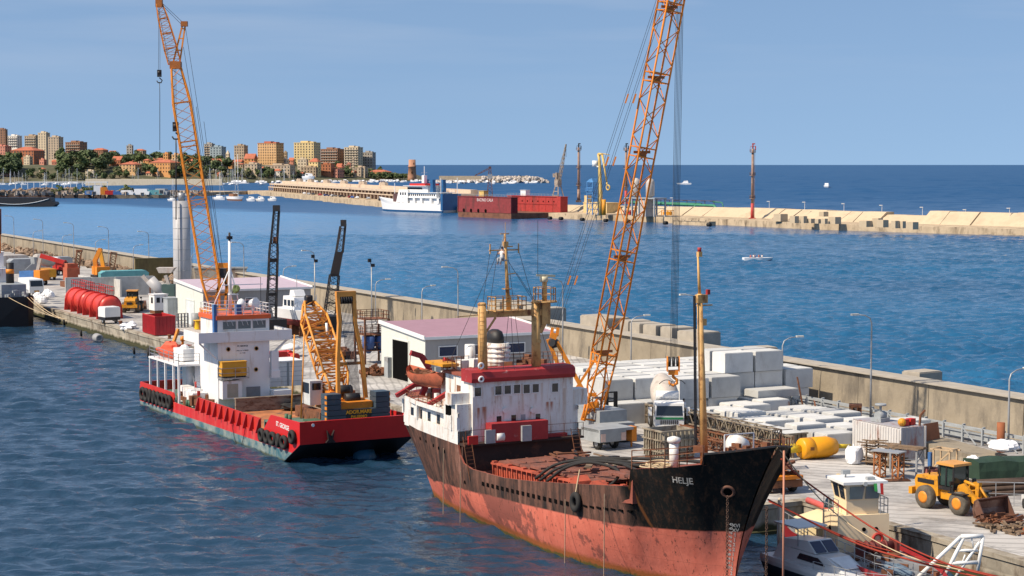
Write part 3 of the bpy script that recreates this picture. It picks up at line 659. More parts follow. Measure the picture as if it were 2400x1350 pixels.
# ================================================================== ferry
FE = Fr(G(1030, 497.5, 0), (-.66, .75)); o = thing('ferry', 'white car ferry with blue stern and blue funnels at the far pier', 'ferry', FE)
mFW = M('ferry_white', (.84, .83, .80), .45, var=.04, dirt=(.5,.42,.36), amt=.1); mFB = M('ferry_blue', (.02, .10, .24), .5)
def hull_rows(L0, L1, beam, zs, flare=0., bowx=.0, n=14, stern=.9, pw_=2.2):
    rows = []
    for z, bm, xb, xs in zs:
        r = []
        for i in range(n+1):
            t = i/n; x = L0+(L1+xb-L0)*t+xs*(1-t); u = max(0, (t-.55)/.45); wv = bm*(1-u**pw_)*(stern+(1-stern)*min(1, t/.15)); r.append((x, wv, z))
        rows.append(r)
    return rows
Rr = hull_rows(-10, 48, 6, [(-.5,5.6,0,1),(.9,6,1,0),(3,6.1,2.4,0),(4.6,6.2,4.2,0)])
b = MB(); b.mi = 0
def sides(b, R, split=None, mats=(0, 1)):
    for i in range(len(R)-1):
        b.mi = mats[0] if split is not None and R[i+1][0][2] <= split+1e-6 else mats[1]
        for s in (1, -1): b.loft([[(x, y*s, z) for x, y, z in r] for r in R[i:i+2]])
    b.mi = mats[1]; top = R[-1]; b.loft([[(x, y, z) for x, y, z in top], [(x, -y, z) for x, y, z in top]], smooth=False)
    b.loft([[(r[0][0], r[0][1], r[0][2]) for r in R], [(r[0][0], -r[0][1], r[0][2]) for r in R]], smooth=False)
Rr = [[(x, y, z+(max(0,(x-24)/26)**1.5*2.6 if z > 2.5 else 0)) for x, y, z in r] for r in Rr]
sides(b, Rr, .9); b.build('hull', [mFB, mFW], o)
b = MB(); b.box(-10.3, -8.6, -6.3, 6.3, 1.2, 9.8); b.build('stern_ramp', mFB, o)
b = MB(); b.box(-8, 24, -4.9, 4.9, 4.6, 7.6); b.box(-8, 26, -6.3, 6.3, 7.4, 7.65)
for x_ in (-7,-1,7,13,19,24): b.box(x_, x_+1.6, -6.15, 6.15, 4.6, 7.4)
b.prism([(19,4.6),(29,5.0),(27.5,9),(26.5,11.6),(19,11.6)], -6.1, 6.1, axis=1); b.box(-4, 20, -5.4, 5.4, 7.65, 10.2); b.box(-6, 24, -6.2, 6.2, 10.2, 10.4); b.box(4, 21, -4.6, 4.6, 10.4, 13.6); b.box(3, 23, -6.2, 6.2, 13.6, 13.8); b.build('superstructure', mFW, o)
for k in range(13):
    b = MB(); b.box(-3+k*1.75, -2+k*1.75, -5.46, 5.46, 8.4, 9.5); b.build('window', mGlass, o)
for k in range(3): b = MB(); b.box(20.5+k*2, 21.6+k*2, -6.16, 6.16, 8.8, 10.2); b.build('window', mGlass, o)
b = MB(); b.box(8.5, 21.06, -4.66, 4.66, 11.8, 12.9); b.build('bridge_window', mGlass, o)
b = MB(); b.box(6, 19, -4.8, 4.8, 13.8, 14.9); b.build('red_roof', mRed, o)
for sx, sy in ((17.5, -5.3), (1, -3.5), (1, 3.5)):
    b = MB(); b.prism([(sx-1.2,10.4),(sx+1.2,10.4),(sx+.8,17),(sx-.9,17)], sy-1, sy+1, axis=1); b.build('funnel', mFB, o)
b = MB(); b.box(11.5,13.5,-1,1,15.2,19.2); b.cyl((12.5,0,19), (12.5,0,24), .2, n=5); b.bar((12.5,-2,20.5),(12.5,2,20.5),.15); b.build('mast', mFW, o)
b = MB(); b.cyl((38,0,6),(38,0,15),.2,n=5); b.cyl((-8,5.5,9),(-8,5.5,18),.18,n=5); b.cyl((-8,-5.5,9),(-8,-5.5,18),.18,n=5); b.build('post', mFW, o)
b = MB(); b.box(29, 34, -4.2, 4.2, 5.2, 9.4); b.build('dark_bow_house', M('brown_bow_house', (.10,.05,.05), .7), o)
b = MB(); rail(b, [(22,-6.1,7.6),(-7,-6.2,7.6),(-7,6.2,7.6)], 1.1, .06, 2, 3); rail(b, [(22,-6.1,10.4),(-5,-6.1,10.4)], 1.1, .06, 2, 3); b.build('railing', mFW, o)
for k in range(3):
    b = MB(); b.lathe([(.1,-2.4),(.9,-1.6),(1.1,0),(.9,1.6),(.1,2.4)], 8, Matrix.Translation((0+k*7,-6.0,9.6)) @ Matrix.Rotation(math.pi/2,4,'Y')); b.build('lifeboat', mWhite if k else M('orange_boat', (.7,.2,.05)), o)

# ================================================================== left-hand far pier with arcaded sheds
LP = [(-222, 1541), (-150, 1312), (-79, 1086), (-40, 985), (-8, 893)]
b = MB(); sweep(b, LP, [(0,-1),(0,3.0),(.5,3.05),(40,3.1),(60,3.1)]); tag(b.build('far_pier', mStoneD), 'beige quay of the ferry pier', 'quay', kind='structure')
mShed = M('shed_plaster', (.55, .44, .33), .9, dirt=(.3,.2,.15), amt=.3, dscale=.1); mShedDark = M('shed_shadow_wall', (.30, .17, .12), .9)  # back wall in a darker red-brown than the plaster
def along(poly, t):
    for (x0, y0), (x1, y1) in zip(poly, poly[1:]):
        l = math.hypot(x1-x0, y1-y0)
        if t <= l or (x1, y1) == poly[-1]:
            d = V(x1-x0, y1-y0, 0)/l; return V(x0, y0, 0)+d*t, d
        t -= l
p, d = along(LP, 30); LF = Fr((p.x, p.y, 3.1), d)
o = thing('arcaded_shed', 'very long two-level pale arcaded shed on the ferry pier', 'shed', LF)
LS = 560
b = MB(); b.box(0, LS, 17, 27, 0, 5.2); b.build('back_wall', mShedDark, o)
b = MB(); b.box(0, LS, 12.5, 27.2, 3.0, 3.6); b.box(0, LS, 13.5, 28, 5.2, 6.2); b.box(0, LS, 24, 28, 6.2, 8.2); b.build('roof_slabs', mShed, o)
for k in range(56):
    b = MB(); b.box(k*10, k*10+.8, 12.8, 13.5, 0, 3.0); b.box(k*10, k*10+.7, 13.8, 14.4, 3.6, 5.2); b.build('pillar', mShed, o)
for k, t in enumerate((60, 105, 165, 225, 285, 345)):
    b = MB()
    for i in range(5): b.cbox((t+i*3.2, 26, 9.0+.6*(i % 2)), 2.4, 2.4, 2.2)
    b.box(t-3, t+20, 24.5, 27.5, 8.2, 8.4); b.build('roof_tank', mShed, o)
# parked cars on the far pier
mcars = [M('car_'+n, c, .35) for n, c in (('white',(.75,.75,.74)),('silver',(.4,.42,.44)),('dark',(.05,.05,.06)),('red',(.4,.04,.04)),('blue',(.05,.12,.35)))]
def car(name, lab, mt, M_, group, proto=[None]):
    o = thing(name, lab, 'car', loc=(0,0,0), group=group); o.matrix_world = M_; FM[o.name] = M_
    b = MB(); b.prism([(-2.1,.35),(2.1,.35),(2.12,.8),(1.2,.95),(.5,1.45),(-1.2,1.48),(-2.0,.95)], -.85, .85, axis=1); b.build('body', mt, o)
    b = MB(); b.prism([(1.05,.97),(.46,1.38),(-1.12,1.4),(-1.75,.97)], -.87, .87, axis=1); b.build('windows', mGlass, o)
    for sx in (-1.3, 1.35):
        for sy in (-.8, .8): b = MB(); b.cyl((sx,sy-.1,.33),(sx,sy+.1,.33),.33,n=10); b.build('wheel', mRubber, o)
    return o
for k in range(15):
    t = 150+k*RN.uniform(17,22); p, d = along(LP, t+60); n = V(-d.y, d.x, 0); q = p+n*RN.uniform(6,9); mt = mcars[k % 5]
    car('parked_car', f'{mt.name[4:]} car parked on the ferry pier, before the arcaded shed', mt, XF((q.x,q.y,3.08), math.atan2(d.y,d.x)+RN.choice((0,1.57))), 'cars parked on the ferry pier')

# ================================================================== inner jetty, far left
b = MB(); JP = [(-620, 1430), (-380, 1400), (-296, 1352), (-262, 1362), (-240, 1480), (-222, 1541)]
sweep(b, JP, [(0,-1),(0,2.6),(.5,2.7),(60,2.8),(90,2.8)]); tag(b.build('inner_jetty', mStoneD), 'low brown jetty at the far left', 'quay', kind='structure')
mRock = M('brown_rubble', (.27,.19,.13), .95, var=.45, scale=.3); mRockP = M('pale_rock', (.50,.44,.38), .95, var=.3, scale=.3)
b = MB()
for k in range(330):
    px = RN.uniform(-30, 300); p = G(px, 455, 2.8); h = 3.2*math.exp(-((px-110)/120)**2)+RN.random()*.8; q = p+V(RN.uniform(-3,3), RN.uniform(5,40), 0); s = RN.uniform(.7,2.4)
    b.blob((q.x,q.y,2.9+h*RN.random()), s, s, s*.7, 6, 4, .35, k)
tag(b.build('rubble', mRock), 'brown rock rubble heaped on the far left jetty', 'rubble', kind='stuff')
mBlueT = M('blue_sheet', (.05,.14,.34), .6); mTeal = M('teal_sheet', (.12,.34,.36), .6)
for px, w_, h_, mt, lab in ((202,7,3,mBlueT,'blue container on the far left jetty'),(222,7,6.4,mWhite,'white cabin on the far left jetty'),(236,6,5.4,mOrange,'orange cabin on the far left jetty'),(250,8,3,mRed,'red skip on the far left jetty'),(266,6,2.6,mBlueT,'blue stack at the corner of the far left jetty'),(290,9,3.2,mWhite,'white coach at the corner of the far left jetty'),(325,11,4.2,mWhite,'big white motor yacht laid up on the far left jetty'),(352,14,3.4,mTeal,'teal covered stack on the far left jetty'),(372,9,4.4,mGrey,'grey shed on the far left jetty')):
    p = G(px, 457, 2.8)+V(0,14,0); b = MB(); b.prism([(-w_/2,0),(w_/2,0),(w_/2+.6,h_*.55),(w_/2-1,h_*.6),(w_/2-1.6,h_),(-w_/2,h_)], -2.4, 2.4, axis=1); o = b.build('jetty_store', mt); o.matrix_world = XF(p, RN.uniform(-.3,.1)); tag(o, lab, lab.split()[1], 'stores on the far left jetty')
b = MB()
for k in range(240):
    px = RN.uniform(150, 470) if k % 3 else RN.uniform(0, 150); p = G(px, 457, 2.8)+V(0,RN.uniform(8,50),0); b.cbox((p.x,p.y,2.8+RN.random()*2.2), RN.uniform(.6,3.4), RN.uniform(.6,3), RN.uniform(.5,3.0), RN.random()*3)
tag(b.build('jetty_debris', M('jetty_mixed_clutter', (.22,.17,.13), .8, var=.8, scale=.15, dirt=(.5,.48,.45), amt=.45, dscale=.25)), 'mixed scrap and stores strewn along the far left jetty', 'debris', kind='stuff')
b = MB(); sweep(b, [(-620,1430),(-380,1400),(-299,1354)], [(-.4,-.5),(-.4,2.3),(.2,2.4)]); tag(b.build('sheet_pile_wall', M('dark_sheet_pile', (.055,.04,.035), .8)), 'dark sheet-pile facing of the far left jetty', 'quay wall')
b = MB(); p = G(0, 484, 0); fr = Fr(p, (1,.02)); o = thing('dark_barge', 'black work barge with slack rope lying at the left edge of the harbour', 'barge', fr)
b.prism([(-40,-.5),(31,-.5),(33,1.4),(32.4,2.6),(30.5,2.9),(30,5.2),(-40,5.4)], 0, 10, axis=1); b.build('hull', mBlack, o)
b = MB(); b.tube(sag((-12,-.2,4.6),(29,-.2,4.6),3.3), .16, 5); b.build('rope', mWhite, o); b = MB(); rail(b, [(-30,0,5.3),(29,0,5.2)], 1.0, .07, 2, 3); b.box(-40,-2,2,9,5.3,6.1); b.build('deck_gear', mRust, o)
# ================================================================== hill, town, trees
def shoreY(px): return 2430 + max(0, (px-560))*.45
def plateau(px):
    t = max(0, min(1, (985-px)/240)); return 4+20*t*t*(3-2*t)
def hillz(px, dep):
    u = max(0, min(1, dep/170)); s = u*u*(3-2*u); e = max(0, min(1, (1000-px)/25))
    return (plateau(px)*s*(.9+.1*noise.noise(V(px*.02, dep*.01, 0)))+2.2)*e-(1-e)*2
b = MB(); rows = []
for i in range(40):
    dep = -12+i*i*.62; r = []
    for j in range(90):
        px = -220+j*(1225/89); Y = shoreY(px)+dep; X = (px-1200)/FPX*Y; r.append((X, Y, hillz(px, dep) if i else -2))
    rows.append(r)
b.loft(rows)
mHill = M('hill_scrub', (.085, .085, .045), .95, var=.5, scale=.03, dirt=(.18,.14,.09), amt=.4, dscale=.02, bump=.6, bscale=.2)
tag(b.build('hill', mHill), 'low wooded town hillside', 'hillside', kind='structure')
def hp(px, dep): Y = shoreY(px)+dep; return V((px-1200)/FPX*Y, Y, hillz(px, dep))
mRoofT = M('terracotta_roof', (.42, .13, .07), .85, var=.25, scale=.2); mRoofG = M('flat_roof', (.34, .31, .28), .9)
def facade(name, col):
    """wall paint; storey bands stay inside the material as thin string courses"""
    return M(name, col, .9, var=.1, scale=.05, dirt=[c*.55 for c in col], amt=.28, dscale=.07, streak=.5, spec=.15)
WALL = {k: facade('wall_'+k, c) for k, c in dict(brown=(.30,.17,.11), cream=(.58,.48,.34), tan=(.42,.32,.22), red=(.42,.17,.09), grey=(.36,.33,.29), orange=(.60,.30,.12), apricot=(.64,.40,.20), yellow=(.68,.52,.26), pink=(.56,.25,.18), white=(.70,.66,.60), teal=(.30,.36,.38), sand=(.50,.40,.29)).items()}
wm = {}
def win_mesh(w_, h_):
    k = (round(w_,1), round(h_,1))
    if k not in wm:
        b = MB(); b.box(-w_/2, w_/2, -.15, .12, 0, h_); o = b.build('window', mGlass); wm[k] = o.data; bpy.data.objects.remove(o)
    return wm[k]
def house(x0, x1, yt, yb, wall, roof, lab, dep=None, rot=-.42, dr=.55, winx=0, winy=0, extra=None, cat='building', grp='town buildings on the far hillside', name='town_building'):
    dep = dep if dep is not None else 60+max(0, (405-yb))*9
    Y = shoreY((x0+x1)/2)+dep; W = (x1-x0)*Y/FPX; c, s = math.cos(rot), abs(math.sin(rot))
    w_ = W/(c+dr*s); d_ = w_*dr
    pb = AT((x0+x1)/2, yb, Y); top = AT((x0+x1)/2, yt, Y).z; h = top-pb.z
    o = thing(name, lab, cat, loc=pb+V(0, d_*.5, 0), rz=rot, group=grp)
    b = MB(); rh = 0 if roof == 'flat' else h*.22 if roof != 'gable' else h*.38
    hw = h-rh; b.box(-w_/2, w_/2, -d_/2, d_/2, -14, hw)
    b.build('walls', WALL[wall], o)
    b = MB()
    if roof == 'flat':
        b.box(-w_/2-.3, w_/2+.3, -d_/2-.3, d_/2+.3, hw, hw+.7); b.box(-w_*.25, w_*.12, -d_*.25, d_*.2, hw+.7, hw+3); b.box(w_*.2, w_*.38, -d_*.2, d_*.25, hw+.7, hw+2); b.build('roof', WALL[wall] if extra != 'redroof' else mRoofT, o)
    elif roof == 'gable':
        b.prism([(-d_/2-.6,hw),(d_/2+.6,hw),(0,h)], -w_/2-.6, w_/2+.6, axis=0); b.build('roof', mRoofT, o)
    elif roof == 'point':
        k = len(b.v); b.v += [(-w_/2,-d_/2,hw),(w_/2,-d_/2,hw),(w_/2,d_/2,hw),(-w_/2,d_/2,hw),(0,0,h+1)]
        for q in ((0,1,4),(1,2,4),(2,3,4),(3,0,4)): b.face([k+i for i in q])
        b.build('roof', WALL[wall], o)
    else:
        e = .7; k = len(b.v); b.v += [(-w_/2-e,-d_/2-e,hw),(w_/2+e,-d_/2-e,hw),(w_/2+e,d_/2+e,hw),(-w_/2-e,d_/2+e,hw),(-w_/2+d_/2,0,h),(w_/2-d_/2,0,h)]
        for q in ((0,1,5,4),(1,2,5),(2,3,4,5),(3,0,4)): b.face([k+i for i in q])
        b.face((k+3,k+2,k+1,k)); b.build('roof', mRoofT, o)
    # windows, each an object, sharing one mesh
    nx = winx or max(2, min(8, int(w_/4.2))); nd = max(1, int(nx*dr)); ny = winy or max(1, min(11, int(hw/3.6)))
    if nx*ny > 80: nx = 80//ny
    fl = hw/ny; ww, wh = min(1.5, w_/nx*.42), min(1.9, fl*.52)
    for j in range(ny):
        for i in range(nx):
            q = bpy.data.objects.new('window', win_mesh(ww, wh)); COL.objects.link(q); q.parent = o; q.location = (-w_/2+w_*(i+.5)/nx, -d_/2, fl*j+fl*.28)
        for i in range(nd):
            q = bpy.data.objects.new('window', win_mesh(ww, wh)); COL.objects.link(q); q.parent = o; q.location = (w_/2, -d_/2+d_*(i+.5)/nd, fl*j+fl*.28); q.rotation_euler = (0,0,math.pi/2)
    if extra == 'balcony':
        for j in range(1, ny):
            b = MB(); b.box(-w_*.48, w_*.48, -d_/2-1.3, -d_/2, fl*j-.15, fl*j+.75); b.build('balcony', WALL['grey'] if wall != 'grey' else WALL['tan'], o)
    if extra == 'recess':
        b = MB(); b.box(-w_*.12, w_*.16, -d_/2-.2, -d_/2+.05, 0, hw); b.build('stair_strip', WALL['grey'], o)
    return o
B = [
 (-6,17,304,352,'brown','flat','tall brown apartment block at the extreme left of the town skyline',0),
 (16,50,319,348,'white','flat','pale stepped apartment block behind the red-brown houses, beside the brown block','balcony'),
 (-20,24,343,375,'pink','flat','faded pink block low on the hill at the left edge',0),
 (22,97,344,384,'red','hip','wide red-brown block of houses with arcades below the pale tower blocks',0),
 (55,95,319,350,'tan','flat','tan block with roof aerials above the red-brown houses','balcony'),
 (88,116,312,366,'cream','flat','tall narrow cream tower block with dark window columns',0),
 (112,146,322,374,'sand','flat','tall plain sand block with few windows, right of the cream tower block',0),
 (150,203,334,372,'brown','flat','long brown block with cluttered roof between sand block and trees','balcony'),
 (214,252,347,368,'brown','hip','low brown house row above the trees',0),
 (254,273,353,372,'white','gable','small white gabled house above the trees',0),
 (296,312,342,366,'grey','flat','narrow grey tower house above the tree line',0),
 (313,342,349,366,'tan','hip','low tan house beside the narrow grey tower house',0),
 (255,291,366,392,'red','gable','red gabled house half hidden by trees',0),
 (278,328,380,404,'apricot','hip','apricot villa with red hip roof among trees',0),
 (345,420,374,406,'orange','hip','large orange villa with red roofs',0),
 (382,398,361,392,'orange','flat','square orange tower rising from the large orange villa',0),
 (402,424,363,394,'apricot','flat','pale orange tower house at the side of the large villa',0),
 (371,412,388,410,'sand','hip','low villa with wide red roof before the large orange villa',0),
 (478,503,338,372,'grey','flat','grey green round-cornered tower block behind the left crane','balcony'),
 (491,528,345,380,'teal','flat','modern teal glass office block',0),
 (483,527,372,400,'white','hip','white house with terracotta roof among trees, below the teal block',0),
 (529,539,353,385,'cream','point','slim cream church tower with pointed top',0),
 (548,580,342,388,'tan','flat','tall blank tan block right of the church tower',0),
 (572,602,360,392,'orange','gable','orange gabled church beside the tall apartment tower',0),
 (602,664,336,392,'apricot','flat','apricot apartment tower with red roof edge and grey stair strip','recess'),
 (664,674,358,390,'tan','flat','narrow tan block clinging to the apricot tower',0),
 (688,749,335,396,'yellow','flat','bright yellow apartment tower with rows of dark windows',0),
 (750,806,350,388,'brown','flat','wide brown terraced block right of the yellow tower','balcony'),
 (806,850,346,392,'cream','flat','cream stepped apartment block with balconies near the end of the headland','balcony'),
 (848,880,358,392,'grey','flat','grey block at the very end of the headland skyline',0),
 (697,722,374,402,'cream','flat','small cream block before the yellow tower',0),
 (724,752,371,408,'yellow','hip','yellow house with red roof by the harbour',0),
 (748,784,386,406,'red','flat','dark red low warehouse behind the pink palace',0),
 (704,750,393,418,'tan','flat','old brown stone warehouse on the waterfront',0),
 (748,806,398,420,'pink','flat','long pink palace on the waterfront',0),
 (826,831,372,420,'sand','flat','very slim sand tower on the waterfront',0),
 (830,862,393,420,'sand','flat','small castle-like sand house with crenels',0),
 (862,917,398,420,'orange','hip','long low orange brown house at the tip of the waterfront',0),
 (508,530,402,424,'red','hip','little red boat house between masts at the shore',0),
 (572,612,385,404,'sand','flat','low sand terrace house below the orange church',0),
 (620,690,388,410,'sand','flat','long pale terrace at the foot of the apricot tower',0),
 (636,662,396,416,'white','hip','white shore cottage below the long pale terrace',0),
 (420,470,372,396,'apricot','hip','apricot house behind the left crane boom',0),
 (160,185,376,394,'red','hip','small red-roofed house hidden in the trees below the brown block',0)]
for i, (x0, x1, yt, yb, wl, rf, lab, ex) in enumerate(B):
    house(x0, x1, yt, yb, wl, rf, lab, rot=-.32-.3*((i*37) % 10)/10, dr=.45+.25*((i*53) % 10)/10, extra=('redroof' if 'red roof edge' in lab else 0) or ex)
# infill: small houses no one could tell apart
for i in range(64):
    px = RN.choice((RN.uniform(-8, 130), RN.uniform(150, 480), RN.uniform(480, 700), RN.uniform(590, 880))); dp = RN.uniform(60, 300) if px < 700 else RN.uniform(50, 130); Y = shoreY(px)+dp; zb = hillz(px, dp); yb = 385+(25-zb)*FPX/Y; wpx = RN.uniform(12, 26); hpx = RN.uniform(9, 19)
    house(px-wpx/2, px+wpx/2, yb-hpx, yb, RN.choice(('cream','sand','apricot','pink','white','tan','orange')), RN.choice(('hip','gable','flat','hip')), 'small house squeezed between bigger buildings and trees on the town hillside', dep=dp, rot=-RN.uniform(.2,.7), dr=.6, grp='small infill houses of the town')
# windmill tower
p = AT(966, 421, 2640); h = AT(966, 374, 2640).z-p.z; o = thing('stone_tower', 'round reddish stone windmill tower on the headland tip', 'tower', loc=p)
mMill = facade('mill_brick', (.46,.24,.15))
b = MB(); b.lathe([(7.2,-5),(6.2,4),(5.3,h*.62),(5.9,h*.63),(5.9,h*.67),(5.2,h*.68),(4.9,h),(4.2,h)], 18); b.build('walls', mMill, o)
b = MB(); b.box(-.7,.7,-6.2,-5.2,h*.3,h*.4); b.box(2.2,3.4,-5.6,-4.6,h*.75,h*.85); b.build('window', mDark, o)
# ---- trees
def leafcrown(name, seed, rx, rz, n, mat, lobes=7, leaf=.9):
    rr = random.Random(seed); b = MB(); C = []
    for i in range(lobes):
        a = rr.random()*6.28; C.append((V(math.cos(a)*rx*.55*rr.random()**.5, math.sin(a)*rx*.55*rr.random()**.5, rz*(rr.random()*.9-.35)), rx*(.34+.3*rr.random())))
    for i in range(n):
        c, r = rr.choice(C); d = V(rr.gauss(0,1), rr.gauss(0,1), rr.gauss(0,1)).normalized(); p = c+d*r*(.55+.5*rr.random()); p.z = c.z+(p.z-c.z)*.75
        s = leaf*(.6+.9*rr.random()); u = V(rr.gauss(0,1), rr.gauss(0,1), rr.gauss(0,.6)).normalized(); v = u.cross(d+V(.01,0,.3)).normalized()
        b.poly([p-u*s-v*s*.6, p+u*s*.9-v*s*.5, p+u*s+v*s*.7, p-u*s*.8+v*s*.6])
    return b
mLeaf = [M('leaf_dark', (.085,.115,.045), .8, var=.5, scale=.25), M('leaf_mid', (.11,.145,.05), .8, var=.5, scale=.25), M('leaf_olive', (.16,.16,.075), .8, var=.5, scale=.25)]
mBark = M('bark', (.14,.10,.07), .9)
TR = []
for k, (rx, rz, mt, lab) in enumerate(((6,6.5,0,'dark green round pine'),(5,7,1,'bushy mid-green tree'),(5.5,4.2,2,'low olive-green shrub tree'))):
    o = thing('hillside_tree', '', 'tree', loc=(0,-500,0), group='trees on the town hillside')
    b = MB(); b.tube([(0,0,-3),(.2,0,rz*.5),(0,.3,rz*1.2)], [.6,.45,.2], 6)
    for q in range(5): a = q*1.3; b.tube([(0,.1,rz*(.5+.1*q)),(math.cos(a)*rx*.5,math.sin(a)*rx*.5,rz*(.9+.1*q))], [.25,.08], 5)
    b.build('trunk', mBark, o)
    cb_ = leafcrown('crown', k, rx, rz, 620, mLeaf[mt], 9, .75); cb_.build('crown', mLeaf[mt], o, ).location = (0,0,rz*1.05)
    TR.append((o, lab))
spots = []
def put(px, dep, k, s, where):
    spots.append((px, dep, k, s, where))
for i in range(9): put(-8+i*6.2, 55+(i % 3)*18, 0, 1.15+.5*((i*7) % 5)/5, 'in the dark grove at the far left shore')
for i in range(22): put(142+i*6.4, 70+((i*29) % 7)*22, (0,1,0,1,2)[i % 5], 1.0+.6*((i*13) % 7)/7, 'in the wood on the slope left of the villas')
for i in range(14): put(60+i*17, 28+((i*11) % 4)*8, (2,1,2)[i % 3], .7+.4*((i*5) % 5)/5, 'along the foot of the hillside')
for i in range(12): put(290+i*13, 190+((i*17) % 5)*30, (0,1)[i % 2], 1.0+.4*((i*3) % 5)/5, 'on the ridge behind the villas')
for i in range(10): put(300+i*21, 45+((i*17) % 5)*12, (1,2,0)[i % 3], .8+.35*((i*3) % 5)/5, 'between the villas and the shore')
for i in range(12): put(425+i*10, 60+((i*17) % 5)*25, (0,1)[i % 2], .95+.45*((i*3) % 5)/5, 'behind the boom of the left crane')
for i in range(9): put(545+i*10, 40+((i*17) % 5)*10, (1,2)[i % 2], .6+.35*((i*3) % 5)/5, 'below the orange church')
for i in range(8): put(625+i*13, 42+((i*17) % 5)*8, (1,2)[i % 2], .5+.3*((i*3) % 5)/5, 'along the quay below the apartment towers')
for i in range(14): put(780+i*9, 60+((i*17) % 5)*12, (0,1,2)[i % 3], .6+.3*((i*3) % 5)/5, 'behind the waterfront houses')
for i in range(12): put(878+i*6.5, 30+((i*17) % 5)*6, (0,1)[i % 2], .55+.3*((i*3) % 5)/5, 'in the grove beside the round stone tower')
base_spots = list(spots)
for px, dep, k, s, where in base_spots:
    spots.append((px+RN.uniform(-7,7), dep+RN.uniform(-18,30), RN.choice((0,1,2)), s*RN.uniform(.8,1.25), where))
used = set()
for px, dep, k, s, where in spots:
    o, lab = TR[k]; p = hp(px, dep); Mx = XF(p, RN.random()*6.28, (s*1.2, s*1.2, s*1.15*RN.uniform(.85,1.15))); L_ = f'{lab} {where}'
    if k not in used: used.add(k); o.matrix_world = Mx; o['label'] = L_; FM[o.name] = Mx
    else: dup(o, Mx, label=L_)
for i in range(12):
    o, lab = TR[1 if i % 2 else 2]; px = (110,118,125,160,180,186,222,232,270,276,283,205)[i]; dup(o, XF(G(px, 457, 2.8)+V(0,RN.uniform(15,40),-1), RN.random()*6, RN.uniform(.5,.75)), label='green bush growing among the rubble on the far left jetty', group='bushes on the far left jetty')
# ---- marina: shore wall, mole, boats
b = MB(); p0, p1 = hp(-60, -6), hp(985, -6)
MP = [( (px-1200)/FPX*(shoreY(px)-10), shoreY(px)-10) for px in range(-100, 1000, 60)]
sweep(b, MP, [(0,-1),(0,1.5),(12,1.6)]); tag(b.build('marina_quay', mStone), 'pale quay along the town shore', 'quay', kind='structure')
b = MB(); MM = [AT(px, 430, 2150) for px in (200, 330, 430, 520)]
sweep(b, [(q.x, q.y) for q in MM], [(0,-1),(0,7.6),(5,7.7),(5.3,-1)]); wt = b.build('mole_wall', M('bright_mole_concrete', (.74,.62,.44), .9, dirt=(.5,.4,.28), amt=.3, dscale=.1)); tag(wt, 'long bright beige mole wall before the marina', 'mole')
o = thing('pergola', 'long white roofed walkway left of the beige mole wall', 'walkway', loc=G(145, 440, 2)+V(0,0,0)); Lp = 45
b = MB(); b.box(-Lp, Lp, -2, 4, 5.2, 5.9); b.build('roof', mWhite, o)
for k in range(16):
    b = MB(); b.box(-Lp+k*6-.3, -Lp+k*6+.3, -2, -1.4, -1, 5.2); b.build('post', mWhite, o)
mHullW = M('boat_white', (.80,.80,.79), .4, var=.05); mHullB = M('boat_navy', (.03,.06,.16), .4)
def mboat(hm, lab):
    o = thing('motor_boat', lab, 'boat', loc=(0,-400,0), group='boats moored in the marina')
    R_ = hull_rows(-4.5, 4, 1.6, [(-.3,1.3,0,.4),(.5,1.6,.5,0),(1.4,1.75,1.2,0)], n=10); b = MB(); sides(b, R_); b.build('hull', hm, o)
    b = MB(); b.prism([(-2.2,1.4),(1.6,1.4),(.6,2.5),(-1.8,2.7)], -1.1, 1.1, axis=1); b.build('cabin', mHullW, o)
    b = MB(); b.prism([(-1.4,1.75),(1.2,1.75),(.55,2.3),(-1.3,2.4)], -1.13, 1.13, axis=1); b.build('window', mGlass, o); return o
def sboat(hm, lab, h=14):
    o = thing('sailing_boat', lab, 'boat', loc=(0,-400,0), group='sailing boats in the marina')
    R_ = hull_rows(-5, 5, 1.6, [(-.3,1.2,0,.4),(.5,1.6,.4,0),(1.2,1.7,.9,0)], n=10); b = MB(); sides(b, R_); b.build('hull', hm, o)
    b = MB(); b.prism([(-2.6,1.2),(1.6,1.2),(1,1.75),(-2.4,1.75)], -.9, .9, axis=1); b.build('cabin', mHullW, o)
    b = MB(); b.cyl((.6,0,1.2),(.6,0,h),.16,.1,n=5); b.bar((.6,0,2.4),(-3.6,0,2.5),.22); b.cyl((.6,0,h),(5.6,0,1.4),.04,n=3); b.cyl((.6,0,h),(-4.8,0,1.3),.04,n=3); b.build('mast', mLampW, o); return o
pb = [mboat(mHullW, 'small white motor boat moored in the marina rows'), mboat(mHullB, 'small motor boat with navy hull moored in the marina rows')]; ps = sboat(mHullW, 'white sailing yacht with bare mast moored in the marina')
first = {0: 1, 1: 1, 2: 1}
def putb(k, M_):
    src = (pb+[ps])[k]
    if first[k]: first[k] = 0; src.matrix_world = M_; FM[src.name] = M_
    else: dup(src, M_)
for i in range(125):
    px = RN.uniform(545, 990) if i < 85 else RN.uniform(1000, 1270); Yb = shoreY(min(px, 985))-14-RN.random()*55 if px < 990 else RN.uniform(2345, 2440); X = (px-1200)/FPX*Yb
    putb(1 if i % 9 == 4 else 0, XF((X, Yb, 0), RN.uniform(-.6,.6)-1.2, RN.uniform(.9,1.7)))
for i in range(46):
    px = RN.choice((RN.uniform(-10, 260), RN.uniform(-10, 420), RN.uniform(480, 700))); Yb = RN.uniform(2150, 2330); putb(2, XF(((px-1200)/FPX*Yb, Yb, 0), RN.random()*6, RN.uniform(.9,1.5)))
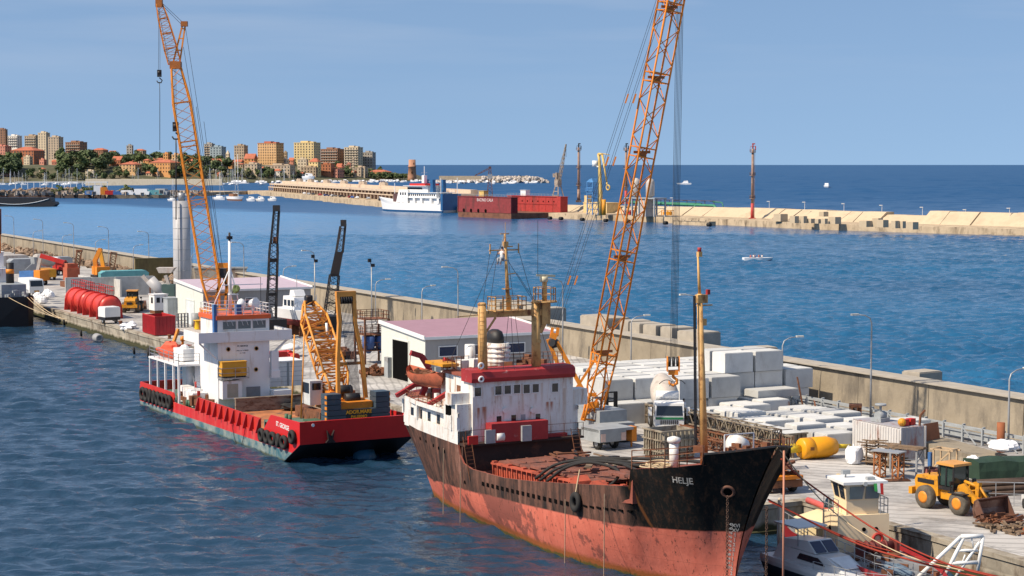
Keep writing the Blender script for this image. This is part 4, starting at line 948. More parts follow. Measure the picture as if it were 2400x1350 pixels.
# outer marina mole with rock armour
b = MB(); p = [AT(px, 400, 2480) for px in (1029, 1130, 1240)]
sweep(b, [(q.x,q.y) for q in p], [(0,-1),(0,9.3),(4,9.3),(4,-1)]); tag(b.build('marina_mole', mStone), 'low concrete mole with flat top out at sea', 'mole')
b = MB()
for k in range(420):
    px = 1020+265*RN.random()**.7; Y = 2440+RN.uniform(-30,30); e = max(0, min(1, (1288-px)/30)); p = AT(px, 400, Y); s = RN.uniform(1.4,3.4)
    b.blob((p.x,Y,max(-.5,RN.uniform(0,8)*e*(1 if px > 1130 else .35))), s, s, s*.75, 6, 4, .3, k)
tag(b.build('rock_armour', mRockP), 'pale boulders heaped along the mole', 'rocks', kind='stuff')
b = MB()
for k in range(160):
    px = RN.uniform(840, 905); Y = shoreY(px)-18; p = AT(px, 400, Y); s = RN.uniform(1,2.4); b.blob((p.x,Y,RN.uniform(0,2)), s, s, s*.7, 6, 4, .3, k)
tag(b.build('shore_rocks', mRock), 'dark rocks along the headland shore', 'rocks', kind='stuff')
# ---- nearer sailing vessels by the ferry pier
o = thing('ketch', 'two-masted white wooden sailing vessel by the end of the ferry pier', 'sailing boat', Fr(G(553, 470, 0), (.55,-.8)))
R_ = hull_rows(-9, 9, 3, [(-.3,2.4,0,.6),(1,3,.6,0),(2.8,3.2,2.4,-.6)], n=12); b = MB(); sides(b, R_, 1.); b.build('hull', [M('bronze_bottom', (.3,.14,.08)), mHullW], o)
b = MB(); b.box(-7, 0, -2, 2, 2.8, 4.6); b.build('cabin', M('varnished_wood', (.25,.12,.06), .5), o)
for x_, h_ in ((3.4, 32), (-.8, 30)):
    b = MB(); b.cyl((x_,0,2.8),(x_,0,h_),.26,.15,n=6); b.bar((x_-1.2,0,h_*.6),(x_+1.2,0,h_*.6),.15); b.bar((x_,0,5),(x_-4,0,5.2),.3); b.build('mast', mLampW, o)
b = MB(); b.cyl((3.4,0,32),(12,0,3.4),.05,n=3); b.cyl((-.8,0,30),(-9,0,3),.05,n=3); b.cyl((3.4,0,31),(-.8,0,29.5),.05,n=3); b.build('rigging', mCable, o)
o = thing('sailing_boat', 'white sloop with bare mast moored beside the two-masted vessel', 'sailing boat', Fr(G(515, 468, 0), (.6,-.8)))
R_ = hull_rows(-7, 7, 2, [(-.3,1.6,0,.6),(.8,2,.6,0),(1.8,2.1,1.6,0)], n=12); b = MB(); sides(b, R_); b.build('hull', mHullW, o)
b = MB(); b.cyl((.6,0,1.8),(.6,0,19),.2,.12,n=6); b.bar((.6,0,3.4),(-5,0,3.4),.3); b.cyl((.6,0,19),(8,0,2),.05,n=3); b.build('mast', mLampW, o); b = MB(); b.prism([(-3,1.8),(2.6,1.8),(1.6,2.6),(-2.8,2.6)], -1.2, 1.2, axis=1); b.build('cabin', mHullW, o)
for px in (405, 590, 612, 640, 725): 
    putb(0 if px != 405 else 2, XF(G(px, 471 if px < 650 else 470, 0) if px < 650 else AT(px, 420, 2200)*1, -1.0, 1.1 if px != 725 else 2.6))
# boats out at sea
def small_boat(px, py, lab, s, wake=0, dirn=(1,0), red=0):
    o = thing('small_boat', lab, 'boat', Fr(G(px, py, 0), dirn)); o.scale = (s,s,s)
    R_ = hull_rows(-3, 3, 1.2, [(-.3,1,0,.3),(.4,1.2,.4,0),(1.0,1.3,.9,0)], n=10); b = MB(); sides(b, R_); b.build('hull', mHullW, o)
    if not red: b = MB(); b.prism([(-1.6,1),(1.2,1),(.4,2),(-1.4,2.1)], -.9, .9, axis=1); b.build('cabin', mHullW, o)
    return o
small_boat(1605, 434, 'white speedboat throwing a foaming wake on the open sea', 2.6, dirn=(-1,.1))
small_boat(1938, 439, 'lone white motor boat far out on the open sea', 2.2, dirn=(.3,1))
ob = small_boat(1773, 614, 'white open dinghy crowded with people crossing the harbour basin', 1.15, dirn=(1,.1), red=1)
b = MB()
for k in range(46):
    t = RN.random(); p = G(1596+55*t**.7+(-62*t if k % 3 == 0 else 0), 434.3+RN.uniform(-.4,.6), .1); b.blob(p, RN.uniform(2,5)*(1-t*.4), 1.6, .45*(1-.5*t), 7, 4, .3, k)
tag(b.build('wake_foam', M('sea_foam', (.8,.82,.84), .9)), 'white foam behind the speedboat', 'foam', kind='stuff')
# ================================================================== rusty coaster at the quay
class NT:
    def __init__(s, name, rough=.6):
        s.m = bpy.data.materials.new(name); s.m.use_nodes = True; s.n = s.m.node_tree.nodes; s.l = s.m.node_tree.links; s.b = s.n['Principled BSDF']; s.b.inputs['Roughness'].default_value = rough
        s.tc = s.n.new('ShaderNodeTexCoord'); s.sp = s.n.new('ShaderNodeSeparateXYZ'); s.l.new(s.tc.outputs['Object'], s.sp.inputs[0]); s.x, s.y, s.z = s.sp.outputs
    def mth(s, op, a, b=None, c=None):
        n = s.n.new('ShaderNodeMath'); n.operation = op
        for i, q in enumerate((a, b, c)):
            if q is None: continue
            if isinstance(q, (int, float)): n.inputs[i].default_value = q
            else: s.l.new(q, n.inputs[i])
        return n.outputs[0]
    def nz(s, scale, sx=1, sy=1, sz=1, det=6, rough=.6):
        mp = s.n.new('ShaderNodeMapping'); mp.inputs['Scale'].default_value = (sx, sy, sz); s.l.new(s.tc.outputs['Object'], mp.inputs[0])
        n = s.n.new('ShaderNodeTexNoise'); n.inputs['Scale'].default_value = scale; n.inputs['Detail'].default_value = det; n.inputs['Roughness'].default_value = rough; s.l.new(mp.outputs[0], n.inputs['Vector']); return n.outputs['Fac']
    def rg(s, v, a, b, c=0., d=1.):
        n = s.n.new('ShaderNodeMapRange'); s.l.new(v, n.inputs[0])
        for i, q in enumerate((a, b, c, d)): n.inputs[i+1].default_value = q
        return n.outputs[0]
    def mix(s, f, a, b):
        n = s.n.new('ShaderNodeMix'); n.data_type = 'RGBA'
        if isinstance(f, (int, float)): n.inputs[0].default_value = f
        else: s.l.new(f, n.inputs[0])
        for i, q in ((6, a), (7, b)):
            if isinstance(q, tuple): n.inputs[i].default_value = (*q, 1)
            else: s.l.new(q, n.inputs[i])
        return n.outputs[2]
    def out(s, col, bump=None, st=.3, dist=.05):
        s.l.new(col, s.b.inputs['Base Color'])
        if bump is not None:
            bp = s.n.new('ShaderNodeBump'); bp.inputs['Strength'].default_value = st; bp.inputs['Distance'].default_value = dist; s.l.new(bump, bp.inputs['Height']); s.l.new(bp.outputs[0], s.b.inputs['Normal'])
        MC[s.m.name] = s.m; return s.m
def helje_hull():
    t = NT('coaster_hull_paint', .72); t.b.inputs['Specular IOR Level'].default_value = .25; big = t.nz(.35, det=8, rough=.65); st = t.nz(1.6, 1, 1, .12, det=8, rough=.7); fine = t.nz(3.5, 1, 1, .5, det=8, rough=.75); patch = t.nz(.22, 1, 1, .8, det=9, rough=.7)
    pink = t.mix(t.rg(st, .35, .7), (.70, .19, .125), (.58, .14, .09)); 
    pink = t.mix(t.rg(patch, .535, .56, 0, .8), pink, (.20, .07, .055))
    pink = t.mix(t.rg(fine, .585, .62, 0, .85), pink, (.12, .05, .035))
    fresh = t.mix(t.rg(fine, .5, .72, 0, .75), (.006, .0065, .006), (.085, .04, .022))
    old = t.mix(t.rg(st, .37, .56), (.022, .018, .016), (.15, .072, .05)); old = t.mix(t.rg(fine, .52, .68, 0, .8), old, (.025, .022, .02)); old = t.mix(t.rg(st, .58, .68, 0, .85), old, (.30, .15, .11))
    fresh = t.mix(t.rg(st, .56, .66, 0, .7), fresh, (.10, .045, .022))
    fx = t.rg(t.mth('ADD', t.mth('MULTIPLY_ADD', t.z, .35, t.x), t.mth('MULTIPLY', big, .8)), -2.9, -2.3)
    blk = t.mix(fx, old, fresh)
    seam = t.mth('MULTIPLY', t.rg(t.mth('ABSOLUTE', t.mth('ADD', t.mth('ADD', t.x, t.mth('MULTIPLY', t.z, .30)), t.mth('MULTIPLY_ADD', big, .5, 2.2))), .05, .15, 1, 0), t.rg(t.z, 3, 4))
    blk = t.mix(t.mth('MULTIPLY', seam, .8), blk, (.20, .07, .02))
    line = t.mth('SUBTRACT', t.mth('SUBTRACT', t.z, t.mth('MULTIPLY_ADD', t.x, .055, 3.72)), t.mth('MULTIPLY', t.mth('SUBTRACT', patch, .5), 1.5))
    aft = t.rg(t.x, -30, -14); line2 = t.mth('SUBTRACT', t.z, t.mth('MULTIPLY_ADD', t.x, .055, 3.78)); ln = t.n.new('ShaderNodeMix'); t.l.new(aft, ln.inputs[0]); t.l.new(line, ln.inputs[2]); t.l.new(line2, ln.inputs[3])
    c = t.mix(t.rg(ln.outputs[0], -.05, .05), pink, blk)
    foot = t.mth('ADD', t.z, t.mth('MULTIPLY', t.mth('SUBTRACT', fine, .5), .7))
    c = t.mix(t.rg(foot, .45, .75, 1, 0), c, (.33, .10, .03)); c = t.mix(t.rg(foot, .12, .3, 1, 0), c, (.09, .075, .02))
    wob = t.nz(.55, 1, 1, 1, det=2); seamx = t.mth('FRACT', t.mth('MULTIPLY', t.x, .42)); seamz = t.mth('FRACT', t.mth('MULTIPLY', t.z, .62))
    ln3 = t.mth('MAXIMUM', t.rg(seamx, .0, .014, 1, 0), t.rg(seamz, .0, .02, 1, 0)); c = t.mix(t.mth('MULTIPLY', ln3, .45), c, (.06, .03, .02))
    return t.out(c, t.mth('ADD', t.mth('MULTIPLY', wob, 2.2), t.mth('ADD', st, t.mth('MULTIPLY', fine, .5))), .6, .05)
mHJ = helje_hull()
def rusty_white(name, col=(.80,.79,.75), amt=.5, streaks=()):
    t = NT(name, .5); st = t.nz(1.5, 1, 1, .10, det=8, rough=.75); p = t.nz(.8, det=8, rough=.7); f = t.nz(5, 1, 1, .4, det=6, rough=.7)
    c = t.mix(t.rg(p, .35, .7), col, tuple(q*.86 for q in col)); c = t.mix(t.rg(st, .54-.04*amt, .66, 0, .8), c, (.50, .30, .16)); c = t.mix(t.rg(st, .60-.03*amt, .70, 0, .9), c, (.26, .085, .03)); c = t.mix(t.rg(f, .62-.03*amt, .72, 0, .8), c, (.26, .12, .06))
    for y0, zt, ln_, w_, kd in streaks:
        dy = t.mth('ABSOLUTE', t.mth('ADD', t.mth('SUBTRACT', t.y, y0), t.mth('MULTIPLY', t.mth('SUBTRACT', p, .5), .12)))
        a = t.mth('MULTIPLY', t.rg(dy, w_*.4, w_*1.4, 1, 0), t.mth('MULTIPLY', t.rg(t.z, zt-ln_, zt-ln_*.2, 0, 1), t.rg(t.z, zt, zt+.04, 1, 0)))
        a = t.mth('MULTIPLY', a, t.rg(st, .25, .5, .45, 1)); c = t.mix(t.mth('MULTIPLY', a, .9 if kd else .55), c, (.36, .10, .03) if kd else (.48, .30, .18))
    return t.out(c, f, .15, .02)
mRW = rusty_white('rust_streaked_white', amt=1.1, streaks=((-3.3,7.9,1.0,.12,1),(-2.85,7.95,1.1,.2,1),(-2.2,9.3,1.5,.12,0),(-1.95,8.7,.7,.1,0),(-.75,8.6,.9,.12,0),(.15,9.4,2.2,.1,0),(1.25,8.6,.8,.1,0),(1.75,9.4,2.2,.1,0),(2.2,8.0,.7,.12,1),(2.55,8.0,.8,.12,1),(-1.35,7.6,1.2,.08,0),(.85,7.7,1.2,.08,0),(3.6,8.9,2.2,.12,0))); mRWl = rusty_white('lightly_rusted_white', amt=.1)
mBuff = M('buff_mast_paint', (.62, .36, .13), .6, dirt=(.18,.06,.02), amt=.42, dscale=1.6, streak=.6)
mBrow = M('dark_red_faded', (.34, .03, .032), .6, dirt=(.55,.35,.32), amt=.12, dscale=2, var=.2)
mDeckRed = M('red_oxide_deck', (.30, .085, .055), .85, var=.3, dirt=(.08,.04,.03), amt=.42, dscale=.8, bump=.3)
mCoam = M('red_oxide_bright', (.42, .085, .045), .75, var=.25, dirt=(.10,.04,.03), amt=.38, dscale=1.2)
HF = Fr(G(1722, 1392, 0), PD)
HJ = thing('cargo_ship', 'rusty black and salmon coaster with white bridge house moored along the quay', 'ship', HF)
ST = [(-39.0,0.0,-41.6,0.0,5.75),(-38.7,1.0,-41.2,1.8,5.72),(-37.6,1.9,-40.2,3.1,5.66),(-36,2.5,-38.2,4.1,5.6),(-33.5,3.0,-34.5,4.65,5.52),(-30.6,3.35,-31,4.8,5.46),(-28.2,3.55,-28.2,4.85,5.42),(-27.2,3.6,-27.2,4.85,5.40),(-26.9,3.6,-26.9,4.85,4.7),(-26.3,3.63,-26.3,4.85,4.2),(-25,3.7,-25,4.85,4.0),(-20,3.95,-20,4.9,4.15),(-16,4.2,-16,4.9,4.55),(-12,3.95,-12,4.9,5.05),(-8.7,3.4,-8.5,4.87,5.5),(-6,2.75,-5.3,4.75,5.92),(-5,2.45,-4.3,4.65,6.05),(-4.9,2.43,-4.15,4.63,7.08),(-3.4,1.85,-2.4,4.4,7.35),(-1.9,1.2,-.2,3.85,7.72),(-1.1,.72,1.1,3.1,8.0),(-1.0,.66,1.25,3.0,8.62),(-.6,.4,2.2,2.2,8.8),(-.2,.15,3.3,1.15,9.05),(0,.04,4.1,.06,9.25)]
NU = 12
def hpt(s, u, sg=-1):
    xw, hw, xt, ht, zt = s; z = -.8+(zt+.8)*u; q = min(1, max(0, z)/zt); stem = max(0, min(1, (xw+8)/8)); aft = max(0, min(1, (-30-xw)/6))
    e = 1.25+.5*stem-.45*max(aft, 0); r = (q**e if q > 0 else 0)
    f = q**(1.0+.55*stem+.3*aft); mid = 1-(1-q)**2.4
    k = f*max(stem, aft)+mid*(1-max(stem, aft)); return V(xw+(xt-xw)*r, sg*(hw+(ht-hw)*k), z)
b = MB()
for sg in (-1, 1):
    b.loft([[hpt(s, i/NU, sg) for i in range(NU+1)] for s in ST] if sg == 1 else [[hpt(s, i/NU, sg) for i in range(NU+1)][::-1] for s in ST])
hullo = b.build('hull', mHJ, HJ)
bv = BVHTree.FromPolygons([Vector(v) for v in b.v], b.f)
# inner bulwark face + decks
b = MB()
def deckrow(s, dz, ins=.12): p = hpt(s, 1, -1); return V(p.x, p.y+ins if p.y < -ins else 0, p.z-dz)
WS = [s for s in ST if -27.3 < s[0] < -4.95]
for sg in (1, -1):
    b.loft([[V(q.x, q.y*sg, q.z) for q in (hpt(s,1,-1), hpt(s,1,-1)+V(0,.14,0), deckrow(s,1.05,.16))] for s in WS], smooth=False)
b.loft([[deckrow(s,1.05,.16), V(deckrow(s,1.05,.16).x, -deckrow(s,1.05,.16).y, deckrow(s,1.05,.16).z)] for s in WS], smooth=False)
b.build('main_deck', mDeckRed, HJ)
FS = [s for s in ST if s[0] >= -4.9]
fdk = lambda s, sg: hpt(s, (s[4]-.05+.8)/(s[4]+.8) if s[0] < -1.05 else (s[4]-.75+.8)/(s[4]+.8), sg)
b = MB(); b.loft([[fdk(s,-1), fdk(s,1)] for s in FS], smooth=False)
b.box(-4.3,-4.1,-4.5,4.5,5.0,7.04); b.build('forecastle_deck', mDeckRed, HJ)
b = MB()
for s0, s1 in zip(FS, FS[1:]):
    if s0[0] > -1.05:
        for sg in (1,-1): p, q = hpt(s0,1,sg), hpt(s1,1,sg); b.bar(p, q, .16, .1)
b.build('bulwark_rail', mBlack, HJ)
# poop: white bulwark with openings
PS = [s for s in ST if s[0] < -27.1]; PSf = PS[:]
def pp(s, z, sg, ins=0): p = hpt(s,1,sg); return V(p.x+(ins if s[0] < -38 else 0)*.6, p.y-sg*ins, z)
b = MB()
for sg in (-1, 1):
    for z0, z1 in ((None, 6.35), (7.3, 7.6)):
        b.loft([[pp(s, s[4] if z0 is None else z0, sg), pp(s, z1, sg), pp(s, z1, sg, .12), pp(s, (s[4] if z0 is None else z0), sg, .12)] for s in PS], smooth=False)
b.build('poop_bulwark', mRW, HJ)
for sg in (-1, 1):
    for s in (PS[2], PS[3], PS[4], PS[6]):
        b = MB(); b.bar(pp(s,6.3,sg,.06), pp(s,7.35,sg,.06), .3, .2); b.build('stanchion', mRW, HJ)
b = MB(); b.loft([[pp(s,5.45,-1,.1), pp(s,5.45,1,.1)] for s in PS], smooth=False); b.build('poop_deck', mDeckRed, HJ)
b = MB(); b.loft([[pp(s,7.45,-1,.1), pp(s,7.45,1,.1)] for s in PS[:5]], smooth=False); b.build('boat_deck', mDeckRed, HJ)
b = MB(); b.box(-27.4,-26.2,-4.75,4.75,5.36,5.5); b.box(-26.9,-26.7,-4.7,4.7,2.8,5.36); b.build('poop_front', M('dark_bulkhead', (.035,.022,.018), .8, dirt=(.12,.05,.03), amt=.3), HJ)
# bridge house
XF0 = -27.05
b = MB()
b.prism([(-37,5.46),(XF0,5.46),(XF0,10.0),(-31.5,10.0),(-31.5,7.5),(-37,7.5)], -3.75, 4.3, axis=1)
b.box(-33.5,-31.49,-3.2,3.7,7.5,9.9); b.box(-37.6,-28.4,-4.3,-3.76,5.46,7.4)
b.prism([(-29.5,6.3),(-27.3,6.3),(-27.3,8.2),(-29.5,8.2)], -4.86, -3.76, axis=1)
b.build('bridge_house', mRW, HJ)
b = MB(); b.box(-28.6,-27.6,-5.15,-3.76,8.15,8.95); b.build('bridge_wing', mRW, HJ); b = MB(); b.box(-28.6,-27.4,4.31,5.7,7.6,8.75); b.box(-28.3,-27.4,4.31,4.9,5.5,7.6); b.build('bridge_wing', mRW, HJ)
b = MB(); pr = [(XF0+.22,9.72),(XF0+.30,10.0),(XF0+.22,10.42),(XF0-.1,10.58),(-28.5,10.6),(-28.5,9.72)]
b.prism(pr, -3.95, 4.35, axis=1); b.build('brow', mBrow, HJ)
b = MB(); b.box(-31.6,-28.5,-3.9,4.4,10.0,10.2); b.build('roof', mDeckRed, HJ)
def fw(px0, px1, y0, y1, x=XF0):
    a = HF.x(px0, y1, x); c = HF.x(px1, y0, x); return a.y, c.y, a.z, c.z
cw = [(910,520,617),(1140,503,600),(1245,497,590),(1350,487,583),(1458,485,582),(1560,480,573),(1778,472,567)]
for cx, yt, yb in cw:
    px = 930+cx/4.8; a = HF.x(px, 800+yb/4.8, XF0); t_ = HF.x(px, 800+yt/4.8, XF0)
    b = MB(); b.box(XF0-.06, XF0+.015, a.y-.25, a.y+.25, a.z, t_.z); q = b.build('window', mGlass, HJ); b = MB(); y0, y1 = a.y-.25, a.y+.25
    for c_ in ((y0-.06,y0,a.z-.06,t_.z+.06),(y1,y1+.06,a.z-.06,t_.z+.06),(y0,y1,t_.z,t_.z+.06),(y0,y1,a.z-.06,a.z)): b.box(XF0,XF0+.05,*c_)
    b.build('window_frame', mRWl, q)
for cx, yt, yb in ((1150,842,905),(1315,828,895),(1420,822,888),(1588,815,885)):
    px = 930+cx/4.8; a = HF.x(px, 800+yb/4.8, XF0); t_ = HF.x(px, 800+yt/4.8, XF0)
    b = MB(); b.box(XF0-.06, XF0+.012, a.y-.19, a.y+.19, a.z, t_.z); b.build('window', mGlass if cx != 1420 else mGrey, HJ)
a = HF.y(1045, 955, -4.87); b = MB(); b.box(-29.15,-28.2,-4.875,-4.8,7.3,8.0); b.build('side_window', mDark, HJ)
for xs_ in (-36.4,-34.9,-33.4,-31.8): b = MB(); b.box(xs_,xs_+.5,-4.32,-4.25,6.3,6.95); b.build('side_window', mGlass, HJ)
b = MB(); b.box(-29.6,-29.0,-3.78,-3.7,7.8,9.3); b.build('wheelhouse_door', mRust, HJ)
for cy in (1215,1525):
    px = 930+cy/4.8; a = HF.x(px, 800+775/4.8, XF0); b = MB(); b.cyl((XF0-.02,a.y,a.z),(XF0+.14,a.y,a.z),.2,n=12); b.build('deck_light', mRWl, HJ)
b = MB(); b.torus((XF0+.34,-3.25,9.97),(1,0,0),.17,.075,14,6); b.build('lifebuoy', mWhite, HJ)
b = MB(); b.torus((XF0+.2,-3.2,10.9),(1,0,0),.18,.08,14,6); b.build('lifebuoy', mWhite, HJ)
b = MB(); b.box(XF0+.02,-26.1,-2.75,1.75,5.52,6.85); b.box(XF0+.02,-26.6,1.75,3.6,5.52,5.75); b.build('deck_box', mBrow, HJ)
for nm, y0, z1, mt in (('steel_locker',-.45,6.6,mGrey),('steel_locker',-3.2,6.45,mGrey),('red_chest',-4.55,6.1,mRed)):
    b = MB(); b.box(-26.08,-25.85 if y0 == -.45 else -26.3,y0,y0+.75,5.5,z1); b.build(nm, mt, HJ)
b = MB(); b.cyl((-26.3,-2.35,5.9),(-26.3,-1.75,5.9),.35,n=10); b.build('winch_drum', mRWl, HJ)
b = MB(); rail(b, [(-26.25,-4.7,5.5),(-26.25,4.7,5.5)], 1.0, .02, 2, 1.6); b.build('front_railing', mRust, HJ)
b = MB(); rail(b, [(-31.6,-3.9,10.2),(-28.6,-3.9,10.55)], .9, .025, 3, .8); rail(b, [(-28.6,4.3,10.5),(-31.6,4.3,10.2),(-31.6,-3.9,10.2)], .9, .025, 3, .8); rail(b, [(-33.4,-3.2,9.9),(-33.4,3.6,9.9)], .9, .025, 3, .9); b.build('roof_railing', mRust, HJ)
for y0 in (-4.6, 4.0):
    b = MB(); ladder(b, (-25.2,y0,3.2),(-26.3,y0,6.1),(0,1,0),.6,.28,.03); b.build('ladder', mRust, HJ)
b = MB(); rr = random.Random(4)
for k in range(26): b.cbox((rr.uniform(-33,-28.8), rr.uniform(-3.5,3.8), rr.uniform(10.2,10.6)), rr.uniform(.2,.8), rr.uniform(.2,.7), rr.uniform(.2,.6), rr.random())
b.build('roof_clutter', mRust, HJ); b = MB(); b.box(-31.4,-30.6,-3.0,-1.9,10.2,10.9); b.box(-30,-29.2,-2.6,-1.8,10.2,11.1); b.build('roof_locker', mRWl, HJ)
b = MB(); b.box(-33.2,-30.2,-4.6,-3.3,10.55,10.75); b.build('yellow_awning_boom', mYellow, HJ)
# funnel
b = MB(); Mf = Matrix.Translation((-31.6,.3,0))
b.lathe([(1.0,9.6),(.95,12.0)], 18, Mf @ Matrix.Diagonal((1.5,.95,1,1))); 
for z in (10.6,10.95,11.3,11.65): b.lathe([(1.0,z),(1.06,z+.1),(1.0,z+.2)], 18, Mf @ Matrix.Diagonal((1.5,.97,1,1)), cap=False)
b.build('funnel', mRWl, HJ); b = MB(); b.lathe([(.66,12.0),(.64,12.4),(.52,12.8),(.25,12.95)], 18, Mf @ Matrix.Diagonal((1.45,.9,1,1))); b.build('funnel_cap', mBlack, HJ)
b = MB(); b.cyl((-31.9,-1.6,9.8),(-31.9,-1.6,11.9),.42,.38,n=12); b.build('vent_pipe', mRWl, HJ)
# goalpost mast
yA, yB = -2.72, 1.55
for y0, lx in ((yA, 1), (yB, 0)):
    b = MB(); b.cyl((-27.5,y0,9.9),(-27.5,y0-.08,15.1),.36,.3,n=12); b.lathe([(.3,0),(.33,.1),(.2,.2)],10,Matrix.Translation((-27.5,y0-.08,15.1))); b.build('mast_post', mBuff, HJ)
    b = MB(); ladder(b, (-27.1,y0-.2,10.4),(-27.15,y0-.28,14.9),(0,1,0),.35,.3,.025) if lx else b.cbox((-27.2,y0,12.4),.3,.3,.25); b.build('mast_rungs', mBuff, HJ)
b = MB(); b.bar((-27.5,yA,14.45),(-27.5,yB+.6,14.45),.36,.45); b.bar((-27.5,yA+.1,13.0),(-27.5,yA+1.0,14.2),.12); b.bar((-27.5,yA-2.0,14.35),(-27.5,yA,14.45),.06); b.build('crossbeam', mBuff, HJ)
b = MB(); ym = -.95; b.cyl((-27.5,ym+.25,14.6),(-27.5,ym-.05,20.1),.17,.08,n=8); b.bar((-27.5,ym-1.28,18.95),(-27.5,ym+1.1,18.95),.09)
b.bar((-27.5,ym,17.2),(-27.5,ym+.8,17.3),.07); b.bar((-27.5,ym-.4,20.1),(-27.5,ym+.3,20.1),.07); b.cbox((-27.5,ym,19.4),.3,.35,.3); b.cbox((-27.5,ym+.2,19.2),.2,.7,.08)
for yy in (-1.2,1.05): b.cyl((-27.5,ym+yy,18.7),(-27.5,ym+yy,19.4),.05,n=5)
b.cyl((-27.5,ym,20.1),(-27.5,ym,20.9),.02,n=4); b.cbox((-27.5,ym+.1,16.2),.5,.5,.06); b.cbox((-27.5,ym+.15,15.4),.45,.45,.06); b.build('signal_mast', mBuff, HJ)
b = MB(); rail(b, [(-28.2,-2.0,14.7),(-26.9,-2.0,14.7),(-26.9,.4,14.7),(-28.2,.4,14.7),(-28.2,-2,14.7)], .95, .03, 3, .6); b.box(-28.2,-26.9,-2,.4,14.64,14.7); b.build('mast_platform', mBuff, HJ)
b = MB(); b.bar((-27.5,yB+.25,13.0),(-27.5,yB+.7,13.8),.3); b.box(-27.75,-27.25,yB+.35,yB+1.0,13.6,15.2); b.cyl((-27.5,yB+.65,15.2),(-27.5,yB+.65,17.0),.18,n=8); b.build('radar_post', mBuff, HJ)
b = MB(); Rr_ = [(-27.5+.95*math.cos(a), yB+.65+.75*math.sin(a), 15.25) for a in [i*math.pi/4 for i in range(9)]]; rail(b, Rr_, .95, .03, 2, 1.); b.cyl((-27.5,yB+.65,15.15),(-27.5,yB+.65,15.25),.95,n=10); b.build('radar_platform', mBuff, HJ)
b = MB(); b.cyl((-27.5,yB+.6,16.6),(-27.5,yB+.6,17.0),.3,n=8); b.bar((-27.5,yB+.0,17.1),(-27.5,yB+1.5,17.0),.14,.16); b.build('radar_scanner', M('cream_radar', (.62,.55,.38), .5), HJ)
b = MB()
for p, q in (((-27.5,ym-1.2,18.95),(-28,-3.2,10.6)),((-27.5,ym+1.05,18.95),(-28,3.0,10.6)),((-27.5,ym,20),(-33,-3,10)),((-27.5,ym,20),(-33,3.2,10)),((-27.5,ym+.9,17.3),(-27.5,yB,15.1)),((-27.5,ym,18.5),(-27.5,yB-.1,15)),((-27.5,ym-.6,18.9),(-27.3,-2.4,14.5)),((-27.5,yB+.1,17),(-27.5,yB+.1,21.0)),((-27.3,-.8,14.3),(-27,-1.4,10.4)),((-27.3,-.6,14.3),(-27,-.5,10.4))): b.cyl(p, q, .018, n=4, cap=False)
b.build('rigging', mCable, HJ)
# hatch, covers, hold gear
b = MB()
for sg in (-1, 1):
    pts = [V(-25.3, 3.0*sg, 4.25), V(-13.3, 3.0*sg, 4.75), V(-5.2, 3.0*sg, 5.6)]
    for p, q in zip(pts, pts[1:]): b.bar(p, q, .45, .12); b.bar(p-V(0,.1*sg,.65), q-V(0,.1*sg,.65), .12, 1.2)
    for k in range(28):
        t = k/27; x = -25+t*19.6; z = 4.2+max(0, (x+25))*.042+(max(0, x+13.3)*.06); b.bar((x,3.12*sg,z-1.2),(x,3.2*sg,z),.1,.1)
        if k % 3 == 0: b.cbox((x,3.05*sg,z+.14),.35,.3,.2)
b.bar((-25.3,-3,4.2),(-25.3,3,4.2),.4,.15); b.box(-25.3,-25.2,-3,3,3,4.2); b.box(-5.3,-5.1,-3,3,4.5,5.6); b.build('hatch_coaming', mCoam, HJ)
mCover = M('hatch_cover_rust', (.21,.08,.055), .85, var=.3, dirt=(.10,.055,.045), amt=.42, dscale=1.0, bump=.3)
x = -24.8; k = 0
while x < -6:
    w_ = 1.55; zz = 4.42+(x+25)*.046+max(0,x+13.3)*.06; dz = (.55 if k in (9,10,11) else .1*(k % 2)); b = MB(); M_ = Matrix.Translation((x+w_/2,0,zz+dz)) @ Matrix.Rotation(rr.uniform(-.03,.03)-.04,4,'Y') @ Matrix.Rotation(rr.uniform(-.02,.02),4,'X')
    b.box(-w_/2+.03,w_/2-.03,-2.85,2.85,-.09,.09,M_)
    for q in range(4): b.box(-w_/2+.1,w_/2-.1,-2.3+q*1.5,-2.22+q*1.5,.09,.16,M_)
    b.build('hatch_cover', mCover, HJ); x += w_; k += 1
for s_ in (1, 2, 3):
    b = MB(); x_ = -13.5+s_*2.2
    b.prism([(x_-.7,4.2),(x_+.7,4.4),(x_+.5,5.3),(x_,5.6),(x_-.5,5.2)], -4.4, -3.5, axis=1); b.build('deck_fitting', mCoam, HJ)
